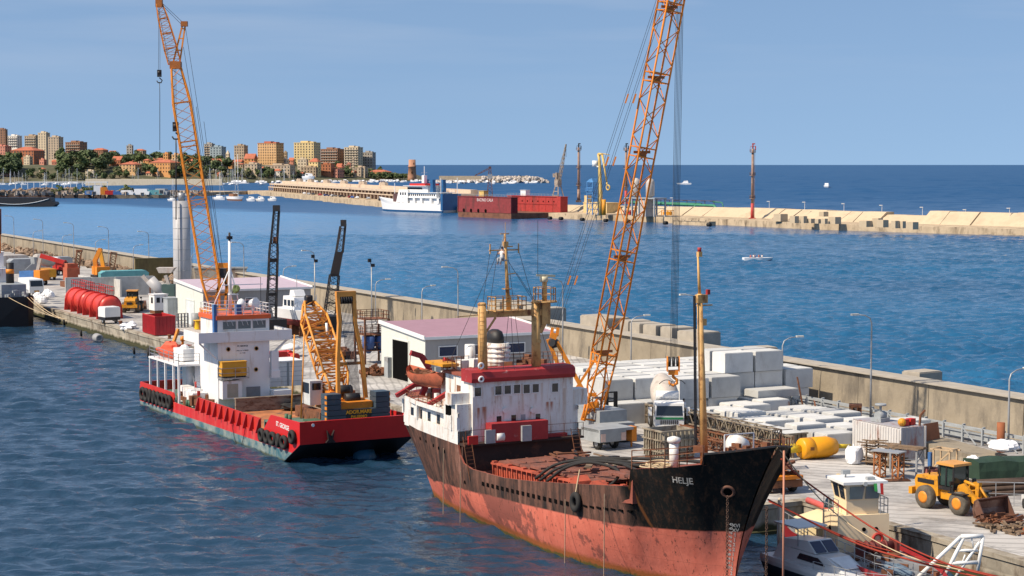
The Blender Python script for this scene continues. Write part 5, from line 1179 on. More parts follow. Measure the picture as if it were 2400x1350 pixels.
# freeing ports / scuppers, side marks
b = MB()
def onhull(x, z, sg=-1):
    h = bv.ray_cast(V(x, sg*9, z), V(0, -sg, 0)); return h[0]
for k in range(26):
    x_ = -23.2+k*.74; z_ = 3.22+.048*(x_+24)+max(0,x_+12)*.045; w_ = .36 if k < 18 else .5
    h = onhull(x_, z_)
    if h:
        q = MB(); M_ = Matrix.Translation(h) ; q.box(-w_/2,w_/2,-.03,.1,-.13 if k < 17 else -.06,.13 if k < 17 else .06,M_); q.build('freeing_port', mDark, HJ)
for x_, z_ in ((-29.5,4.6),(-30.5,4.7),(-31.5,4.75),(-33,4.85),(-34.2,4.9),(-26.2,2.9)):
    h = onhull(x_, z_)
    if h: q = MB(); q.cyl(h+V(0,.1,0), h+V(0,-.03,0), .13, n=10); q.build('porthole', mDark, HJ)
def hull_text(name, body, size, px, py, mt, rot=0, bold=.01):
    d = ray(px, py); o = HF.I @ CAM; dd = (HF.I.to_3x3() @ d).normalized(); h = bv.ray_cast(o, dd)
    if h[0] is None: return
    n = h[1]; n = n if n.y < 0 else -n; zax = V(n.x, n.y, 0).normalized(); up = V(0,0,1); xa = up.cross(zax)
    M_ = Matrix((xa, up, zax)).transposed().to_4x4(); M_ = Matrix.Translation(h[0]) @ M_ @ Matrix.Rotation(rot, 4, 'Z')
    for v in (1,): return text(HJ, name, body, size, M_, mt, .004, 1.0, bv, bold=bold)
mMark = M('white_marking', (.80,.76,.70), .7, dirt=(.3,.2,.15), amt=.15)
hull_text('ship_name', 'HELJE', .54, 1599, 1127, mMark)
for k in range(13):
    hull_text('draught_mark', ('XVI','XV','I','I','2','2','I','I','I','2','2','2','2')[k], .30, 1725-k*1.1, 1232+k*11.2, mMark)
for k in range(11): hull_text('draught_mark', str(42-2*k), .2, 1713.5-k*.65, 1229+k*10, mMark)
# hawse pipe with anchor chain
d = (HF.I.to_3x3() @ ray(1706,1152)).normalized(); h = bv.ray_cast(HF.I @ CAM, d); hp_ = h[0]; n = h[1] if h[1].y < 0 else -h[1]
b = MB(); b.torus(hp_+n*.02, n, .34, .1, 16, 6); b.build('hawse_pipe', M('rust_bare', (.13,.06,.04), .8), HJ); b = MB(); b.cyl(hp_, hp_+n*.05, .28, n=12); b.build('hawse_hole', mDark, HJ)
b = MB(); z = hp_.z-.3; k = 0; x_, y_ = hp_.x+n.x*.15, hp_.y+n.y*.15
while z > -.3:
    b.torus((x_,y_,z), (1,.3,0) if k % 2 else (.3,-1,0), .085, .026, 8, 5); z -= .19; k += 1; y_ += 0
b.build('anchor_chain', M('rust_chain', (.09,.05,.035), .8), HJ)
b = MB(); p = hpt((0,.04,4.1,.06,9.25), 1, 1); z = 5.4; k = 0
while z > -.3: b.torus((2.35,.55,z), (1,.3,0) if k % 2 else (.3,-1,0), .085, .026, 8, 5); z -= .19; k += 1
b.build('anchor_chain', MC['rust_chain'], HJ)
# ropes hanging down the side
b = MB()
for px, py, zb in ((1043,1050,0),(1083,1105,0),(1421,1157,0),(1329,1170,0)):
    d = (HF.I.to_3x3() @ ray(px,py)).normalized(); h = bv.ray_cast(HF.I @ CAM, d)
    if h[0]: q = MB(); q.cyl(h[0]+V(0,-.12,0), V(h[0].x,h[0].y-.15,-.2), .03, n=4); q.build('hanging_rope', M('pale_rope', (.42,.3,.2), .9), HJ)
# forecastle gear
b = MB(); b.cyl((-3.3,0,7.1),(-3.95,0,17.3),.25,.17,n=12); b.cbox((-3.9,.1,17.0),.35,.7,.5); b.cyl((-3.95,0,17.3),(-4.15,0,19.5),.1,.06,n=6); b.cbox((-4.15,.1,19.65),.25,.25,.3); b.bar((-3.95,-.2,16.6),(-3.95,.9,16.6),.08); b.cbox((-3.9,.25,15.6),.3,.3,.4); b.build('foremast', mBuff, HJ)
b = MB(); b.cyl((-3.85,-.42,17.2),(-3.4,-.55,8.0),.05,n=5); ladder(b,(-3.85,-.42,17.2),(-3.4,-.55,8.0),(0,1,0),.16,.35,.02); b.build('derrick_strip', mBlack, HJ)
b = MB(); b.cyl((-4.15,.1,19.8),(-4.15,.1,20.05),.12,n=6); b.cbox((-3.8,.5,17.4),.2,.2,.3); b.build('mast_lamp', mBrow, HJ)
b = MB(); rail(b, [hpt(s,1,-1)+V(0,.1,0) for s in FS if s[0] < -1.05], 1.1, .03, 3, 1.2); rail(b, [(-4.2,-4.5,7.05),(-4.2,4.5,7.05)], 1.1, .03, 3, 1.3); rail(b, [hpt(s,1,1)-V(0,.1,0) for s in FS if s[0] < -1.05], 1.1, .03, 3, 1.2); b.build('forecastle_railing', mRust, HJ)
b = MB(); b.cyl((-2.6,-2.6,7.2),(-2.6,-2.6,8.8),.28,n=10); b.lathe([(.28,0),(.42,.1),(.4,.3),(.1,.4)],10,Matrix.Translation((-2.6,-2.6,8.7))); b.build('vent_pipe', mRWl, HJ)
b = MB(); b.lathe([(.05,-.6),(.55,-.5),(.62,0),(.55,.5),(.05,.6)],12,Matrix.Translation((-1.2,.9,8.5)) @ Matrix.Rotation(1.2,4,'X')); b.build('white_winch_cover', mRWl, HJ)
b = MB()
for k in range(22): b.cbox((rr.uniform(-2.5,2.2), rr.uniform(-1.6,1.8), rr.uniform(7.7,8.7)), rr.uniform(.2,.7), rr.uniform(.15,.5), rr.uniform(.2,.6), rr.random())
b.cyl((-.2,-1.1,8.1),(-.2,.6,8.1),.3,n=10); b.build('windlass', mRust, HJ)
b = MB(); b.bar((1.2,-1.6,8.6),(1.2,-1.6,9.6),.06); b.bar((1.2,.4,8.6),(1.2,.4,9.6),.06); b.bar((1.2,-1.6,9.6),(1.2,.4,9.6),.06); b.build('bow_frame', mWhite, HJ)
b = MB(); rail(b, [(2.2,1.6,8.9),(3.6,.5,9.1)], .7, .02, 2, .7); b.build('stem_railing', mRust, HJ)
b = MB(); rr2 = random.Random(8)
for k in range(8): b.torus((-3.0+rr2.uniform(-.5,.6),-3.4+rr2.uniform(-.3,.3),7.25+k*.03),(rr2.uniform(-.1,.1),rr2.uniform(-.1,.1),1),.5+rr2.random()*.25,.045,16,5)
tag(b.build('rope_coil', M('pale_rope_coil', (.55,.42,.26), .9), None), 'pale rope coiled on the coaster forecastle deck', 'rope'); bpy.data.objects['rope_coil'].matrix_world = HF.M
# black hoses over the hatch
hoses = [([(-18,-3.6,4.2),(-16.5,-2.8,5.3),(-14,-1.6,5.9),(-10.5,.4,6.0),(-8,1.8,6.1),(-6.5,2.8,6.0)],0),([(-17.2,-3.7,4.2),(-15.8,-3,5.2),(-13.5,-2,5.9),(-10,-.6,6.0),(-7,.6,6.15)],0),([(-16.2,-3.7,4.3),(-14.9,-3.1,5.3),(-12.5,-2.6,6.0),(-10,-2.0,5.8),(-9.2,-3.0,5.1),(-9.8,-3.8,4.9)],0),([(-17.5,0,5.3),(-13,2.2,5.8),(-8,3,6.2),(-5.5,1.5,6.1),(-8,-.3,6.0),(-14,-.2,5.6),(-17.5,1.8,5.3)],0),([(-18.5,.8,5.2),(-13,2.9,5.7),(-7,3.2,6.3),(-4.9,1.2,6.2),(-9,-.6,6.1),(-15,-.8,5.7)],0),([(-20,.5,5.0),(-15,.6,5.5),(-11,-1.0,5.95),(-8,-1.8,6.1)],0)]
def spline(pts, n=8):
    P_ = [Vector(p) for p in pts]; P_ = [P_[0]*2-P_[1]]+P_+[P_[-1]*2-P_[-2]]; o = []
    for i in range(1, len(P_)-2):
        for k in range(n):
            t = k/n; a, b_, c, d_ = P_[i-1:i+3]; o.append(.5*((2*b_)+(c-a)*t+(2*a-5*b_+4*c-d_)*t*t+(3*b_-a-3*c+d_)*t**3))
    return o+[P_[-2]]
for i, (pts, _) in enumerate(hoses):
    b = MB(); b.tube(spline([(x, y, z+.12) for x, y, z in pts]), .1, 7); o = b.build('black_hose', mRubber); o.matrix_world = HF.M; tag(o, 'thick black hose looped loosely over the coaster hatch covers', 'hose', 'black hoses on the coaster hatch')
for i in range(26):
    b = MB(); b.cbox((0,0,0), rr.uniform(.6,2.6), rr.uniform(.1,.5), .1); o = b.build('loose_board', (mWood, mRust, mBlack)[i % 3] if i > 3 else M('pale_plank', (.55,.5,.4), .8)); x_ = rr.uniform(-23,-8); o.matrix_world = HF.M @ XF((x_, rr.uniform(-1,2.4), 4.75+(x_+25)*.046+max(0,x_+13.3)*.06+.22), rr.random()*3, 1, rr.uniform(-.1,.1), rr.uniform(-.1,.1)); tag(o, 'loose board or plate lying on the coaster hatch covers', 'board', 'boards on the coaster hatch')
# tyre fender on the side
d = (HF.I.to_3x3() @ ray(1356,1176)).normalized(); h = bv.ray_cast(HF.I @ CAM, d)[0]
b = MB(); b.torus((0,0,0),(.1,-1,.05),.36,.17,20,8); o = b.build('tyre_fender', mRubber); o.matrix_world = HF.M @ Matrix.Translation(h+V(0,-.22,0)) @ Matrix.Diagonal((1,1,1.25,1)); tag(o, 'single black tyre hanging on the coaster side amidships', 'tyre')
b = MB(); b.cyl((0,0,.4),(0,.3,1.6),.05,n=5); c = b.build('hanger_rope', M('pale_rope_coil',(1,1,1)), o)
# lifeboat in red davits
LBF = Fr(HF.w(-35.3,-3.6,8.6), PD); o = thing('lifeboat', 'open orange lifeboat hanging in red davits at the coaster quarter', 'lifeboat', LBF)
mLB = M('orange_lifeboat', (.58,.15,.075), .65, dirt=(.28,.09,.05), amt=.42)
b = MB(); rows = []
for i in range(13):
    t = -1+2*i/12; w_ = 1.05*(1-abs(t)**2.6); sh = .35*t*t; rows.append([(t*3.0,-w_,.95+sh),(t*2.95,-w_*.93,.5+sh),(t*2.8,-w_*.6,.12+sh*.8),(t*2.6,0,-.05+sh*.5),(t*2.8,w_*.6,.12+sh*.8),(t*2.95,w_*.93,.5+sh),(t*3.0,w_,.95+sh)])
b.loft(rows); b.loft([[(x*.96,y*.9,z+(.02 if j in (0,6) else .1)) for j,(x,y,z) in enumerate(r)] for r in rows]); b.build('hull', mLB, o)
b = MB()
for k in range(22): b.cbox((RN.uniform(-2.2,2.2), RN.uniform(-.55,.55), RN.uniform(.5,1.0)), RN.uniform(.2,.9), RN.uniform(.1,.4), RN.uniform(.1,.4), RN.random()*3, RN.uniform(-.4,.4))
b.build('boat_gear', mRust, o)
for x_ in (-1.6,-.4,.9): b = MB(); b.box(x_-.15,x_+.15,-.85,.85,.7,.76); b.build('thwart', mRust, o)
for x_ in (-38.2,-32.4):
    b = MB(); pts = [(x_,-2.6,7.5),(x_,-2.2,8.4),(x_,-2.0,9.6),(x_,-2.6,10.5),(x_,-3.5,10.8)]
    for p, q in zip(pts, pts[1:]): b.bar(p, q, .4, .32, V(1,0,0))
    b.bar((x_,-4.7,7.6),(x_,-3.2,8.35),.35,.3); b.bar((x_,-3.2,8.35),(x_,-2.2,8.3),.3,.3); b.cyl((x_,-3.5,10.8),(x_,-3.6,9.6),.03,n=4); b.build('davit', mBrow, HJ)
for k in range(14): b = MB(); h_ = rr.uniform(.3,.9); b.cbox((rr.uniform(-39.5,-31.5), rr.uniform(-3.8,2.5), 7.46+h_/2), rr.uniform(.2,.8), rr.uniform(.2,.6), h_, rr.random()); b.build('deck_fitting', (mRust, mRWl, mBrow)[k % 3], HJ)
b = MB(); rail(b, [pp(s,7.6,-1,.1) for s in PS[:7]], .5, .02, 2, 1.); b.build('boat_deck_railing', mRust, HJ)
b = MB(); b.box(-41,-38.2,-1.2,2.4,7.5,8.3); b.build('stern_locker', mRed, HJ)
# man in a bosun's chair
def person(lab, Mx, pose, cols, grp=None, name='person'):
    """one continuous skinned body, hair and clothes as children"""
    J = pose; me = bpy.data.meshes.new('person'); ed = [(0,1),(1,2),(2,3),(3,4),(2,5),(5,6),(6,7),(2,8),(8,9),(9,10),(0,11),(11,12),(12,13),(13,17),(0,14),(14,15),(15,16),(16,18)]
    me.from_pydata(J, ed, []); o = bpy.data.objects.new(name, me); COL.objects.link(o); o.matrix_world = Mx; FM[o.name] = Mx.copy()
    me.materials.append(cols[0]); sk = o.modifiers.new('skin', 'SKIN'); sk.use_smooth_shade = True; ss = o.modifiers.new('sub', 'SUBSURF'); ss.levels = 1; ss.render_levels = 1
    rad = [.15,.15,.17,.06,.10,.06,.045,.04,.06,.045,.04,.085,.06,.045,.085,.06,.045,.035,.035]
    for v, r in zip(me.skin_vertices[0].data, rad): v.radius = (r, r*.8 if r > .1 else r)
    me.skin_vertices[0].data[0].use_root = True
    tag(o, lab, 'person', grp)
    hd = Vector(J[4]); b = MB(); b.blob(hd+V(0,.01,.06), .095,.105,.085, 8, 5, .05, 1); b.build('hair', M('dark_hair', (.03,.02,.015), .8), o)
    b = MB(); p0, p2 = Vector(J[0]), Vector(J[2]); b.tube([p0-V(0,0,.05), p0+V(0,0,.12), (p0+p2)/2, p2, p2+V(0,0,.09)], [.17,.17,.175,.20,.09], 10); b.build('shirt', cols[1], o)
    for a_, k_, f_ in ((11,12,13),(14,15,16)):
        b = MB(); b.tube([p0.lerp(Vector(J[a_]),.6), J[a_], J[k_], Vector(J[k_]).lerp(Vector(J[f_]),.9)], [.12,.105,.085,.07], 8); b.build('trouser_leg', cols[2], o)
    return o
STAND = [(0,0,.95),(0,0,1.15),(0,0,1.38),(0,0,1.5),(0,-.02,1.64),(.2,0,1.38),(.27,-.02,1.1),(.25,-.12,.86),(-.2,0,1.38),(-.27,-.02,1.1),(-.25,-.12,.86),(.1,0,.88),(.11,-.02,.48),(.11,.02,.08),(-.1,0,.88),(-.11,-.02,.48),(-.11,.02,.08),(.12,-.14,.04),(-.12,-.14,.04)]
SIT = [(0,0,.25),(0,.02,.45),(0,.02,.68),(0,0,.8),(0,-.03,.94),(.2,0,.68),(.24,-.15,.5),(.2,-.3,.62),(-.2,0,.68),(-.24,-.15,.5),(-.2,-.3,.62),(.1,-.05,.2),(.12,-.45,.2),(.12,-.47,-.2),(-.1,-.05,.2),(-.12,-.45,.2),(-.12,-.47,-.2),(.12,-.6,-.22),(-.12,-.6,-.22)]
mSkin = M('skin', (.45,.25,.17), .6, var=.1); mShirtW = M('white_shirt', (.75,.74,.72), .8, var=.05); mShirtR = M('red_shirt', (.5,.05,.05), .8); mShirtB = M('blue_shirt', (.06,.12,.3), .8); mTrou = M('dark_trousers', (.04,.045,.06), .8); mTrouG = M('grey_trousers', (.3,.31,.33), .8)
cp = HF.x(1177, 612, -27.2)
person('person in pale clothes sitting in a chair hoisted up the coaster signal mast', HF.M @ XF(cp, .6, .95), SIT, (mSkin, mShirtW, mTrouG))
b = MB(); b.cbox((0,0,.06),.55,.4,.12); b.cyl((.25,0,.1),(0,0,1.5),.015,n=4); b.cyl((-.25,0,.1),(0,0,1.5),.015,n=4); b.cyl((0,0,1.5),(.1,.1,2.0),.015,n=4); o = b.build('hoisted_chair', mGrey); o.matrix_world = HF.M @ XF(cp, .6, .95); tag(o, 'small hanging seat hoisted below the yard of the coaster signal mast', 'seat')
# ================================================================== red landing barge
SF = Fr(G(664, 1082, 0), (17.1, -31.9))
BG = thing('work_barge', 'bright red flat work barge with white wheelhouse aft and orange timber deck', 'ship', SF)
def red_hull():
    t = NT('barge_hull_paint', .42); st = t.nz(1.3, 1, 1, .14, det=8, rough=.7); f = t.nz(3, 1, 1, .5, det=7, rough=.7); p = t.nz(.5, det=8, rough=.7)
    red = t.mix(t.rg(p, .35, .65), (.62, .018, .016), (.52, .02, .018)); fade = t.mix(t.rg(st, .45, .68, 0, .65), red, (.68, .13, .10)); red = t.mix(t.rg(t.x, -3.5, -4.5), red, fade); red = t.mix(t.rg(f, .68, .78, 0, .7), red, (.25, .06, .04))
    boot = t.mix(t.rg(p, .40, .62), (.04, .13, .165), (.30, .33, .29)); boot = t.mix(t.rg(st, .55, .7, 0, .8), boot, (.22, .24, .20))
    ln = t.mth('SUBTRACT', t.z, t.mth('MULTIPLY_ADD', t.x, .012, 1.0)); c = t.mix(t.rg(ln, -.02, .02), boot, red)
    foot = t.mth('ADD', t.z, t.mth('MULTIPLY', t.mth('SUBTRACT', f, .5), .4)); c = t.mix(t.rg(foot, .1, .28, 1, 0), c, (.07, .08, .05)); return t.out(c, f, .1, .02)
mBR = red_hull(); mBow = M('bow_red', (.55, .016, .016), .4, var=.08, dirt=(.3,.02,.02), amt=.15); mGreenDeck = M('green_deck', (.10, .17, .13), .7, var=.2, dirt=(.2,.12,.08), amt=.3); mUnder = M('black_bow_underside', (.012,.014,.016), .45, dirt=(.03,.045,.05), amt=.2)
YB_ = 10.3
b = MB(); side = [(-41,.2),(-41,1.95),(-29.2,1.62),(-28.6,1.62),(-5.6,1.82),(-4.9,1.95),(-2.9,3.62),(3.6,3.78),(3.8,1.93),(0,0),(-.6,-.6),(-38.5,-.6)]
b.prism(side[:], 0, .14, axis=1); b.prism(side[:], YB_-.14, YB_, axis=1); b.box(-41.05,-40.9,.0,YB_,.2,2.0); b.prism([(-41,.2),(-38.5,-.6),(-38.3,-.6),(-40.8,.2)], .14, YB_-.14, axis=1); b.build('hull', mBR, BG)
b = MB(); b.box(3.62,3.86,-.02,YB_+.02,1.93,3.8); b.build('bow_plate', mBow, BG)
b = MB(); b.prism([(3.84,1.93),(0,-.05),(-.4,-.6),(-1,-.6),(3.5,1.93)], .002, YB_-.002, axis=1); b.build('bow_underside', mUnder, BG)
b = MB(); b.lathe([(.05,1.5),(.7,1.35),(1.0,.8),(1.05,.1)], 16, Matrix.Translation((1.2,7.0,.25)) @ Matrix.Rotation(.5,4,'Y') @ Matrix.Translation((0,0,-.9))); b.build('bow_bulb', M('faded_blue_bulb', (.02,.11,.20), .5, dirt=(.2,.25,.25), amt=.3), BG)
b = MB(); b.box(-40.9,-4.8,.14,YB_-.14,1.35,1.5); b.build('deck', mGreenDeck, BG)
b = MB(); b.box(-21,-4.6,.6,YB_-.2,1.5,1.62)
b.build('timber_deck', M('orange_timber_deck', (.42,.155,.06), .85, var=.35, scale=.5, dirt=(.16,.08,.05), amt=.42, dscale=.7, bump=.4), BG)
b = MB(); b.box(-4.8,3.6,.14,YB_-.14,2.8,2.95); b.box(-4.9,-4.75,.14,YB_-.14,1.5,2.95); b.build('foredeck', mGreenDeck, BG)
b = MB(); b.prism([(-22.4,1.7),(-5.7,1.85),(-5.7,2.9),(-22.4,2.85)], .1, .18, axis=1); b.bar((-22.4,.14,2.88),(-5.7,.14,2.93),.1,.08); b.build('side_bulwark', mRed, BG)
for k in range(11):
    x_ = -22.2+k*1.64; b = MB(); b.prism([(0,1.65),(-.35,1.7),(-.02,2.88),(.1,2.9),(.1,1.65)], x_-.07, x_+.07, axis=0); b.build('bulwark_stay', M('red_shaded_steel', (.36,.02,.02), .5), BG)  # stays in a darker red than the bulwark
b = MB(); b.prism([(-41,1.9),(-30,1.6),(-29.6,2.1),(-30.0,2.55),(-41,2.5)], .02, .16, axis=1); b.box(-41,-40.85,.16,YB_-.2,1.9,2.5); b.build('stern_bulwark', mRed, BG)
b = MB(); b.box(-20.1,-19.8,2.9,YB_-.2,1.62,2.85); b.box(-20.2,-19.7,2.85,YB_-.2,2.85,2.95); b.box(-20,-8,YB_-.5,YB_-.2,1.62,2.5); b.build('hold_wall', M('rusty_grey_wall', (.26,.22,.17), .8, dirt=(.10,.05,.03), amt=.5, dscale=1., streak=3), BG)
# wheelhouse block
mBW = M('barge_white', (.80,.79,.78), .45, var=.04, dirt=(.46,.34,.24), amt=.26, dscale=1.1, streak=.14); hx = -23.5
b = MB(); b.box(hx-7, hx, 2.45, 7.7, 1.5, 8.0); b.box(hx-5, hx, 2.45, 7.7, 8.0, 10.1); b.build('deckhouse', mBW, BG)
b = MB(); b.box(hx-4.2, hx+.35, .45, 9.9, 7.95, 8.1); b.box(hx+.25, hx+.36, .45, 9.9, 8.1, 8.95); b.box(hx-4.2, hx+.25, .45, .56, 8.1, 8.95); b.box(hx-4.2, hx+.25, 9.79, 9.9, 8.1, 8.95); b.build('bridge_wing', mBW, BG)
b = MB(); b.bar((hx-.2,7.7,6.3),(hx-.2,9.6,7.9),.16); b.bar((hx-.2,2.45,6.3),(hx-.2,.7,7.9),.16); b.build('wing_strut', mBW, BG)
b = MB(); b.box(hx-5.2, hx+.12, 2.3, 7.85, 10.1, 10.5); b.build('orange_band', M('orange_red_band', (.68,.12,.03), .45), BG)
for k in range(3):
    y0 = 3.0+k*1.52; b = MB(); b.box(hx-.02, hx+.04, y0, y0+1.28, 9.18, 9.92); o = b.build('window', M('grey_glass', (.12,.15,.16), .12), BG); b = MB(); 
    for q in (.35,.85): b.bar((hx+.06,y0+q,9.95),(hx+.06,y0+q+.15,9.5),.03)
    b.box(hx+.03,hx+.055,y0-.05,y0+1.33,9.92,9.97); b.box(hx+.03,hx+.055,y0-.05,y0+1.33,9.13,9.18); b.build('window_frame', mBW, o)
for y0, z0 in ((3.5,7.25),(6.35,7.2),(6.3,5.15)):
    b = MB(); b.cyl((hx-.05,y0,z0),(hx+.03,y0,z0),.17,n=12); o = b.build('porthole', mDark, BG); b = MB(); b.torus((hx+.03,y0,z0),(1,0,0),.19,.035,14,5); b.build('porthole_ring', mBuff, o)
mBlk = M('black_lettering', (.03,.03,.03), .6)
Mx = lambda y, z: Matrix.Translation((hx+.012,y,z)) @ Matrix(((0,0,1,0),(1,0,0,0),(0,1,0,0),(0,0,0,1)))
text(BG, 'lettering', 'ST. GEORGE', .2, Mx(4.95,7.5), mBlk, .004, bold=.004); text(BG, 'lettering', '______', .1, Mx(4.95,7.32), mBlk, .004); text(BG, 'lettering', 'IMO. N. 9108054', .17, Mx(4.95,7.06), mBlk, .004); text(BG, 'lettering', 'N. T. 202', .15, Mx(4.95,6.82), mBlk, .004)
b = MB(); b.box(hx+.01, hx+1.0, 2.55, 4.5, 1.55+1.0, 4.3); b.build('white_locker', mBW, BG); b = MB(); b.box(hx+1.0, hx+1.03, 3.0, 4.1, 2.7, 4.0); b.build('locker_door', M('beige_panel', (.42,.37,.29), .7), BG)
b = MB(); b.box(hx+.1, hx+1.3, 2.35, 5.15, 4.5, 4.6); rail(b, [(hx+1.28,5.1,4.6),(hx+1.28,2.4,4.6),(hx+.1,2.4,4.6)], .95, .03, 2, 1.2); b.build('generator_platform', mSteel, BG)
b = MB(); b.box(hx+.15, hx+1.1, 2.5, 4.95, 4.75, 6.1); b.box(hx+.1, hx+1.15, 2.45, 5.0, 6.1, 6.16); b.build('generator', M('ochre_generator', (.66,.33,.03), .5, var=.1), BG); b = MB(); b.box(hx+.3, hx+1.0, 2.9, 4.9, 4.6, 4.75); b.build('generator_base', mBlack, BG)
text(BG, 'lettering', 'GENSET', .22, Matrix.Translation((hx+1.112,4.0,5.2)) @ Matrix(((0,0,1,0),(1,0,0,0),(0,1,0,0),(0,0,0,1))), M('dark_red_letter', (.35,.08,.02), .6), .004)
b = MB(); b.box(hx+.01, hx+.06, 5.3, 6.7, 1.62, 3.5); b.build('steel_door', M('grey_door', (.25,.25,.26), .5), BG)
b = MB(); b.box(hx-.4, hx+.9, 7.75, 9.6, 1.5, 3.1); b.build('white_casing', mBW, BG); b = MB(); b.box(hx-.2,hx+.4,7.8,8.5,5,6.9); b.box(hx-.4,hx+.5,7.75,8.6,4.3,5); b.build('vent_trunk', mBW, BG)
# aft boat deck on posts
b = MB(); b.box(-38.5,-28.8,.2,2.44,5.2,5.38); b.box(-38.5,-30.5,2.44,9.0,5.2,5.38); b.build('boat_deck', mBW, BG)
for x_ in (-38.3,-35.7,-33.2,-30.6,-28.95): b = MB(); b.bar((x_,.32,1.5),(x_,.32,5.2),.2); b.build('deck_post', mBW, BG)
b = MB(); rail(b, [(-38.4,.3,5.38),(-28.9,.3,5.38),(-28.9,2.4,5.38)], 1.05, .03, 3, 1.6); b.build('boat_deck_railing', mSteel, BG)
b = MB(); b.cyl((-33,3.0,1.5),(-33,3.0,5.2),.6,n=14); b.cyl((-30.8,3.6,1.5),(-30.8,3.6,5.2),.5,n=14); b.build('vent_column', mBW, BG)
b = MB(); b.box(-32,-28,1.2,2.4,1.5,3.0); b.box(-38,-32,3.6,9,1.5,5.2); b.box(-29.5,-26.5,.9,2.4,1.5,2.8); b.build('engine_casing', mBW, BG)
b = MB(); ladder(b, (-26.3,1.6,1.5),(-27.6,1.6,4.4),(0,1,0),.6,.3,.03); b.build('ladder', mSteel, BG)
b = MB(); rr = random.Random(6)
for k in range(34): b.cbox((rr.uniform(-31,-24), rr.uniform(.5,2.4), rr.uniform(1.6,2.3)), rr.uniform(.15,.7), rr.uniform(.15,.6), rr.uniform(.3,1.0), rr.random())
b.build('winch_gear', mRust, BG); b = MB()
for x_ in (-27,-26.3,-5.2,-4.4): b.cyl((x_,.5,1.5),(x_,.5,2.15),.16,n=8)
b.build('mooring_bollards', M('green_bollard', (.05,.12,.07), .6), BG)
b = MB(); b.cbox((-25.6,1.2,2.9),.1,.3,.45); b.cyl((-28.6,1.9,3.1),(-28.6,1.9,3.7),.11,n=8); b.build('fire_extinguisher', mRed, BG)
# roof gear
b = MB(); rail(b, [(hx,2.5,10.5),(hx,7.7,10.5),(hx-5,7.7,10.5),(hx-5,2.5,10.5),(hx,2.5,10.5)], 1.05, .035, 3, .9); b.build('roof_railing', mWhite, BG)
b = MB(); b.cyl((hx-2,4.45,10.5),(hx-2,4.45,17.6),.2,.14,n=8); b.cyl((hx-3.6,3.0,10.5),(hx-2,4.3,14.6),.07,n=6); b.cyl((hx-2,5.6,10.5),(hx-2,4.6,14.6),.07,n=6); b.bar((hx-2,3.6,13.3),(hx-2,7.8,13.3),.08); b.cbox((hx-1.8,4.7,12.4),.5,.9,.1); b.build('mast', mBW, BG)
b = MB(); b.cyl((hx-2,4.45,17.6),(hx-2,4.45,18.4),.12,n=6); b.cbox((hx-2,4.45,17.9),.35,.5,.3); b.cyl((hx-2,7.6,10.5),(hx-2,7.6,14),.025,n=4); b.build('mast_lamp', mBlack, BG)
b = MB(); b.lathe([(.05,0),(.4,.1),(.42,.7),(.25,1.0),(.05,1.1)],12,Matrix.Translation((hx-1.2,5.3,10.9))); b.cyl((hx-1.2,5.3,10.5),(hx-1.2,5.3,11),.1); b.build('radar_dome', mWhite, BG); b = MB(); b.cyl((hx-1.4,6.3,11.4),(hx-.6,6.6,11.6),.38,.5,n=12); b.cyl((hx-1.0,6.45,10.5),(hx-1.0,6.45,11.4),.1); b.build('satellite_dish', mWhite, BG)
b = MB(); b.box(hx-1.2,hx-.6,4.6,5.1,10.5,11.5); b.box(hx-.5,hx+.02,2.1,2.4,8.1,11.6); b.build('blue_casing', mBlueT, BG)
b = MB(); b.blob((hx-1.6,4.9,12.9),.4,.4,.35,8,5,.3,2); b.build('pot_plant', mLeaf[1], BG)
# bow fittings
b = MB(); b.prism([(.0,2.35),(.9,2.3),(.62,2.6),(.75,3.35),(.5,2.85),(.45,2.6),(.4,2.85),(.12,3.35),(.22,2.6)], 3.87, 4.15, axis=0, M=Matrix.Translation((0,2.2,-.35))); b.build('anchor', M('black_anchor', (.02,.012,.012), .7), BG)
b = MB(); b.cyl((3.84,1.15,3.5),(3.9,1.15,3.5),.14,n=12); b.build('fairlead', mWhite, BG)
text(BG, 'ship_name', 'ST. GEORGE', .55, Matrix.Translation((-.1,-.012,3.0)) @ Matrix.Rotation(math.pi/2,4,'X') @ Matrix.Rotation(-.03,4,'Z'), mWhite, .004, bold=.012)
text(BG, 'draught_mark', '1 8', .3, Matrix.Translation((1.2,-.012,2.3)) @ Matrix.Rotation(math.pi/2,4,'X'), mWhite, .004)
b = MB(); b.tube(sag((-12.5,-.1,1.7),(-9,-.1,1.7),2.0),.03,4); b.build('slack_rope', mBlack, BG)
b = MB()
for x_, y_ in ((-1.5,1.2),(-2.3,1.2),(2.4,1.0),(-2,8.8)): b.cyl((x_,y_,2.95),(x_,y_,3.7),.17,n=8)
b.build('foredeck_bollards', MC['green_bollard'], BG); b = MB(); b.box(-1,3,2.2,3.4,2.95,3.35); b.build('foredeck_hatch', MC['green_bollard'], BG)
# tyres
TY = MB(); TY.torus((0,0,0),(0,1,0),.44,.19,20,8); ty = TY.build('tyre_fender', mRubber)
spots = [(-39.3+k*1.27, -.24, 1.42+k*.02) for k in range(8)]+[(-4.6+k*1.34,-.24,1.68+.02*k) for k in range(5)]+[(2.6,-.24,2.45)]
for k, (x_, y_, z_) in enumerate(spots):
    o = ty if k == 0 else ty.copy()
    if k: COL.objects.link(o)
    o.matrix_world = SF.M @ XF((x_, y_, z_), RN.uniform(-.25,.25), (1,1,1.2 if k < 8 else 1.0)); tag(o, 'black tyre in the row hung along the red barge stern quarter' if k < 8 else 'black tyre in the row hung below the ship name on the red barge bow' if k < 13 else 'single black tyre hung above the end of the bow row on the red barge', 'tyre', 'tyres hung along the red barge')
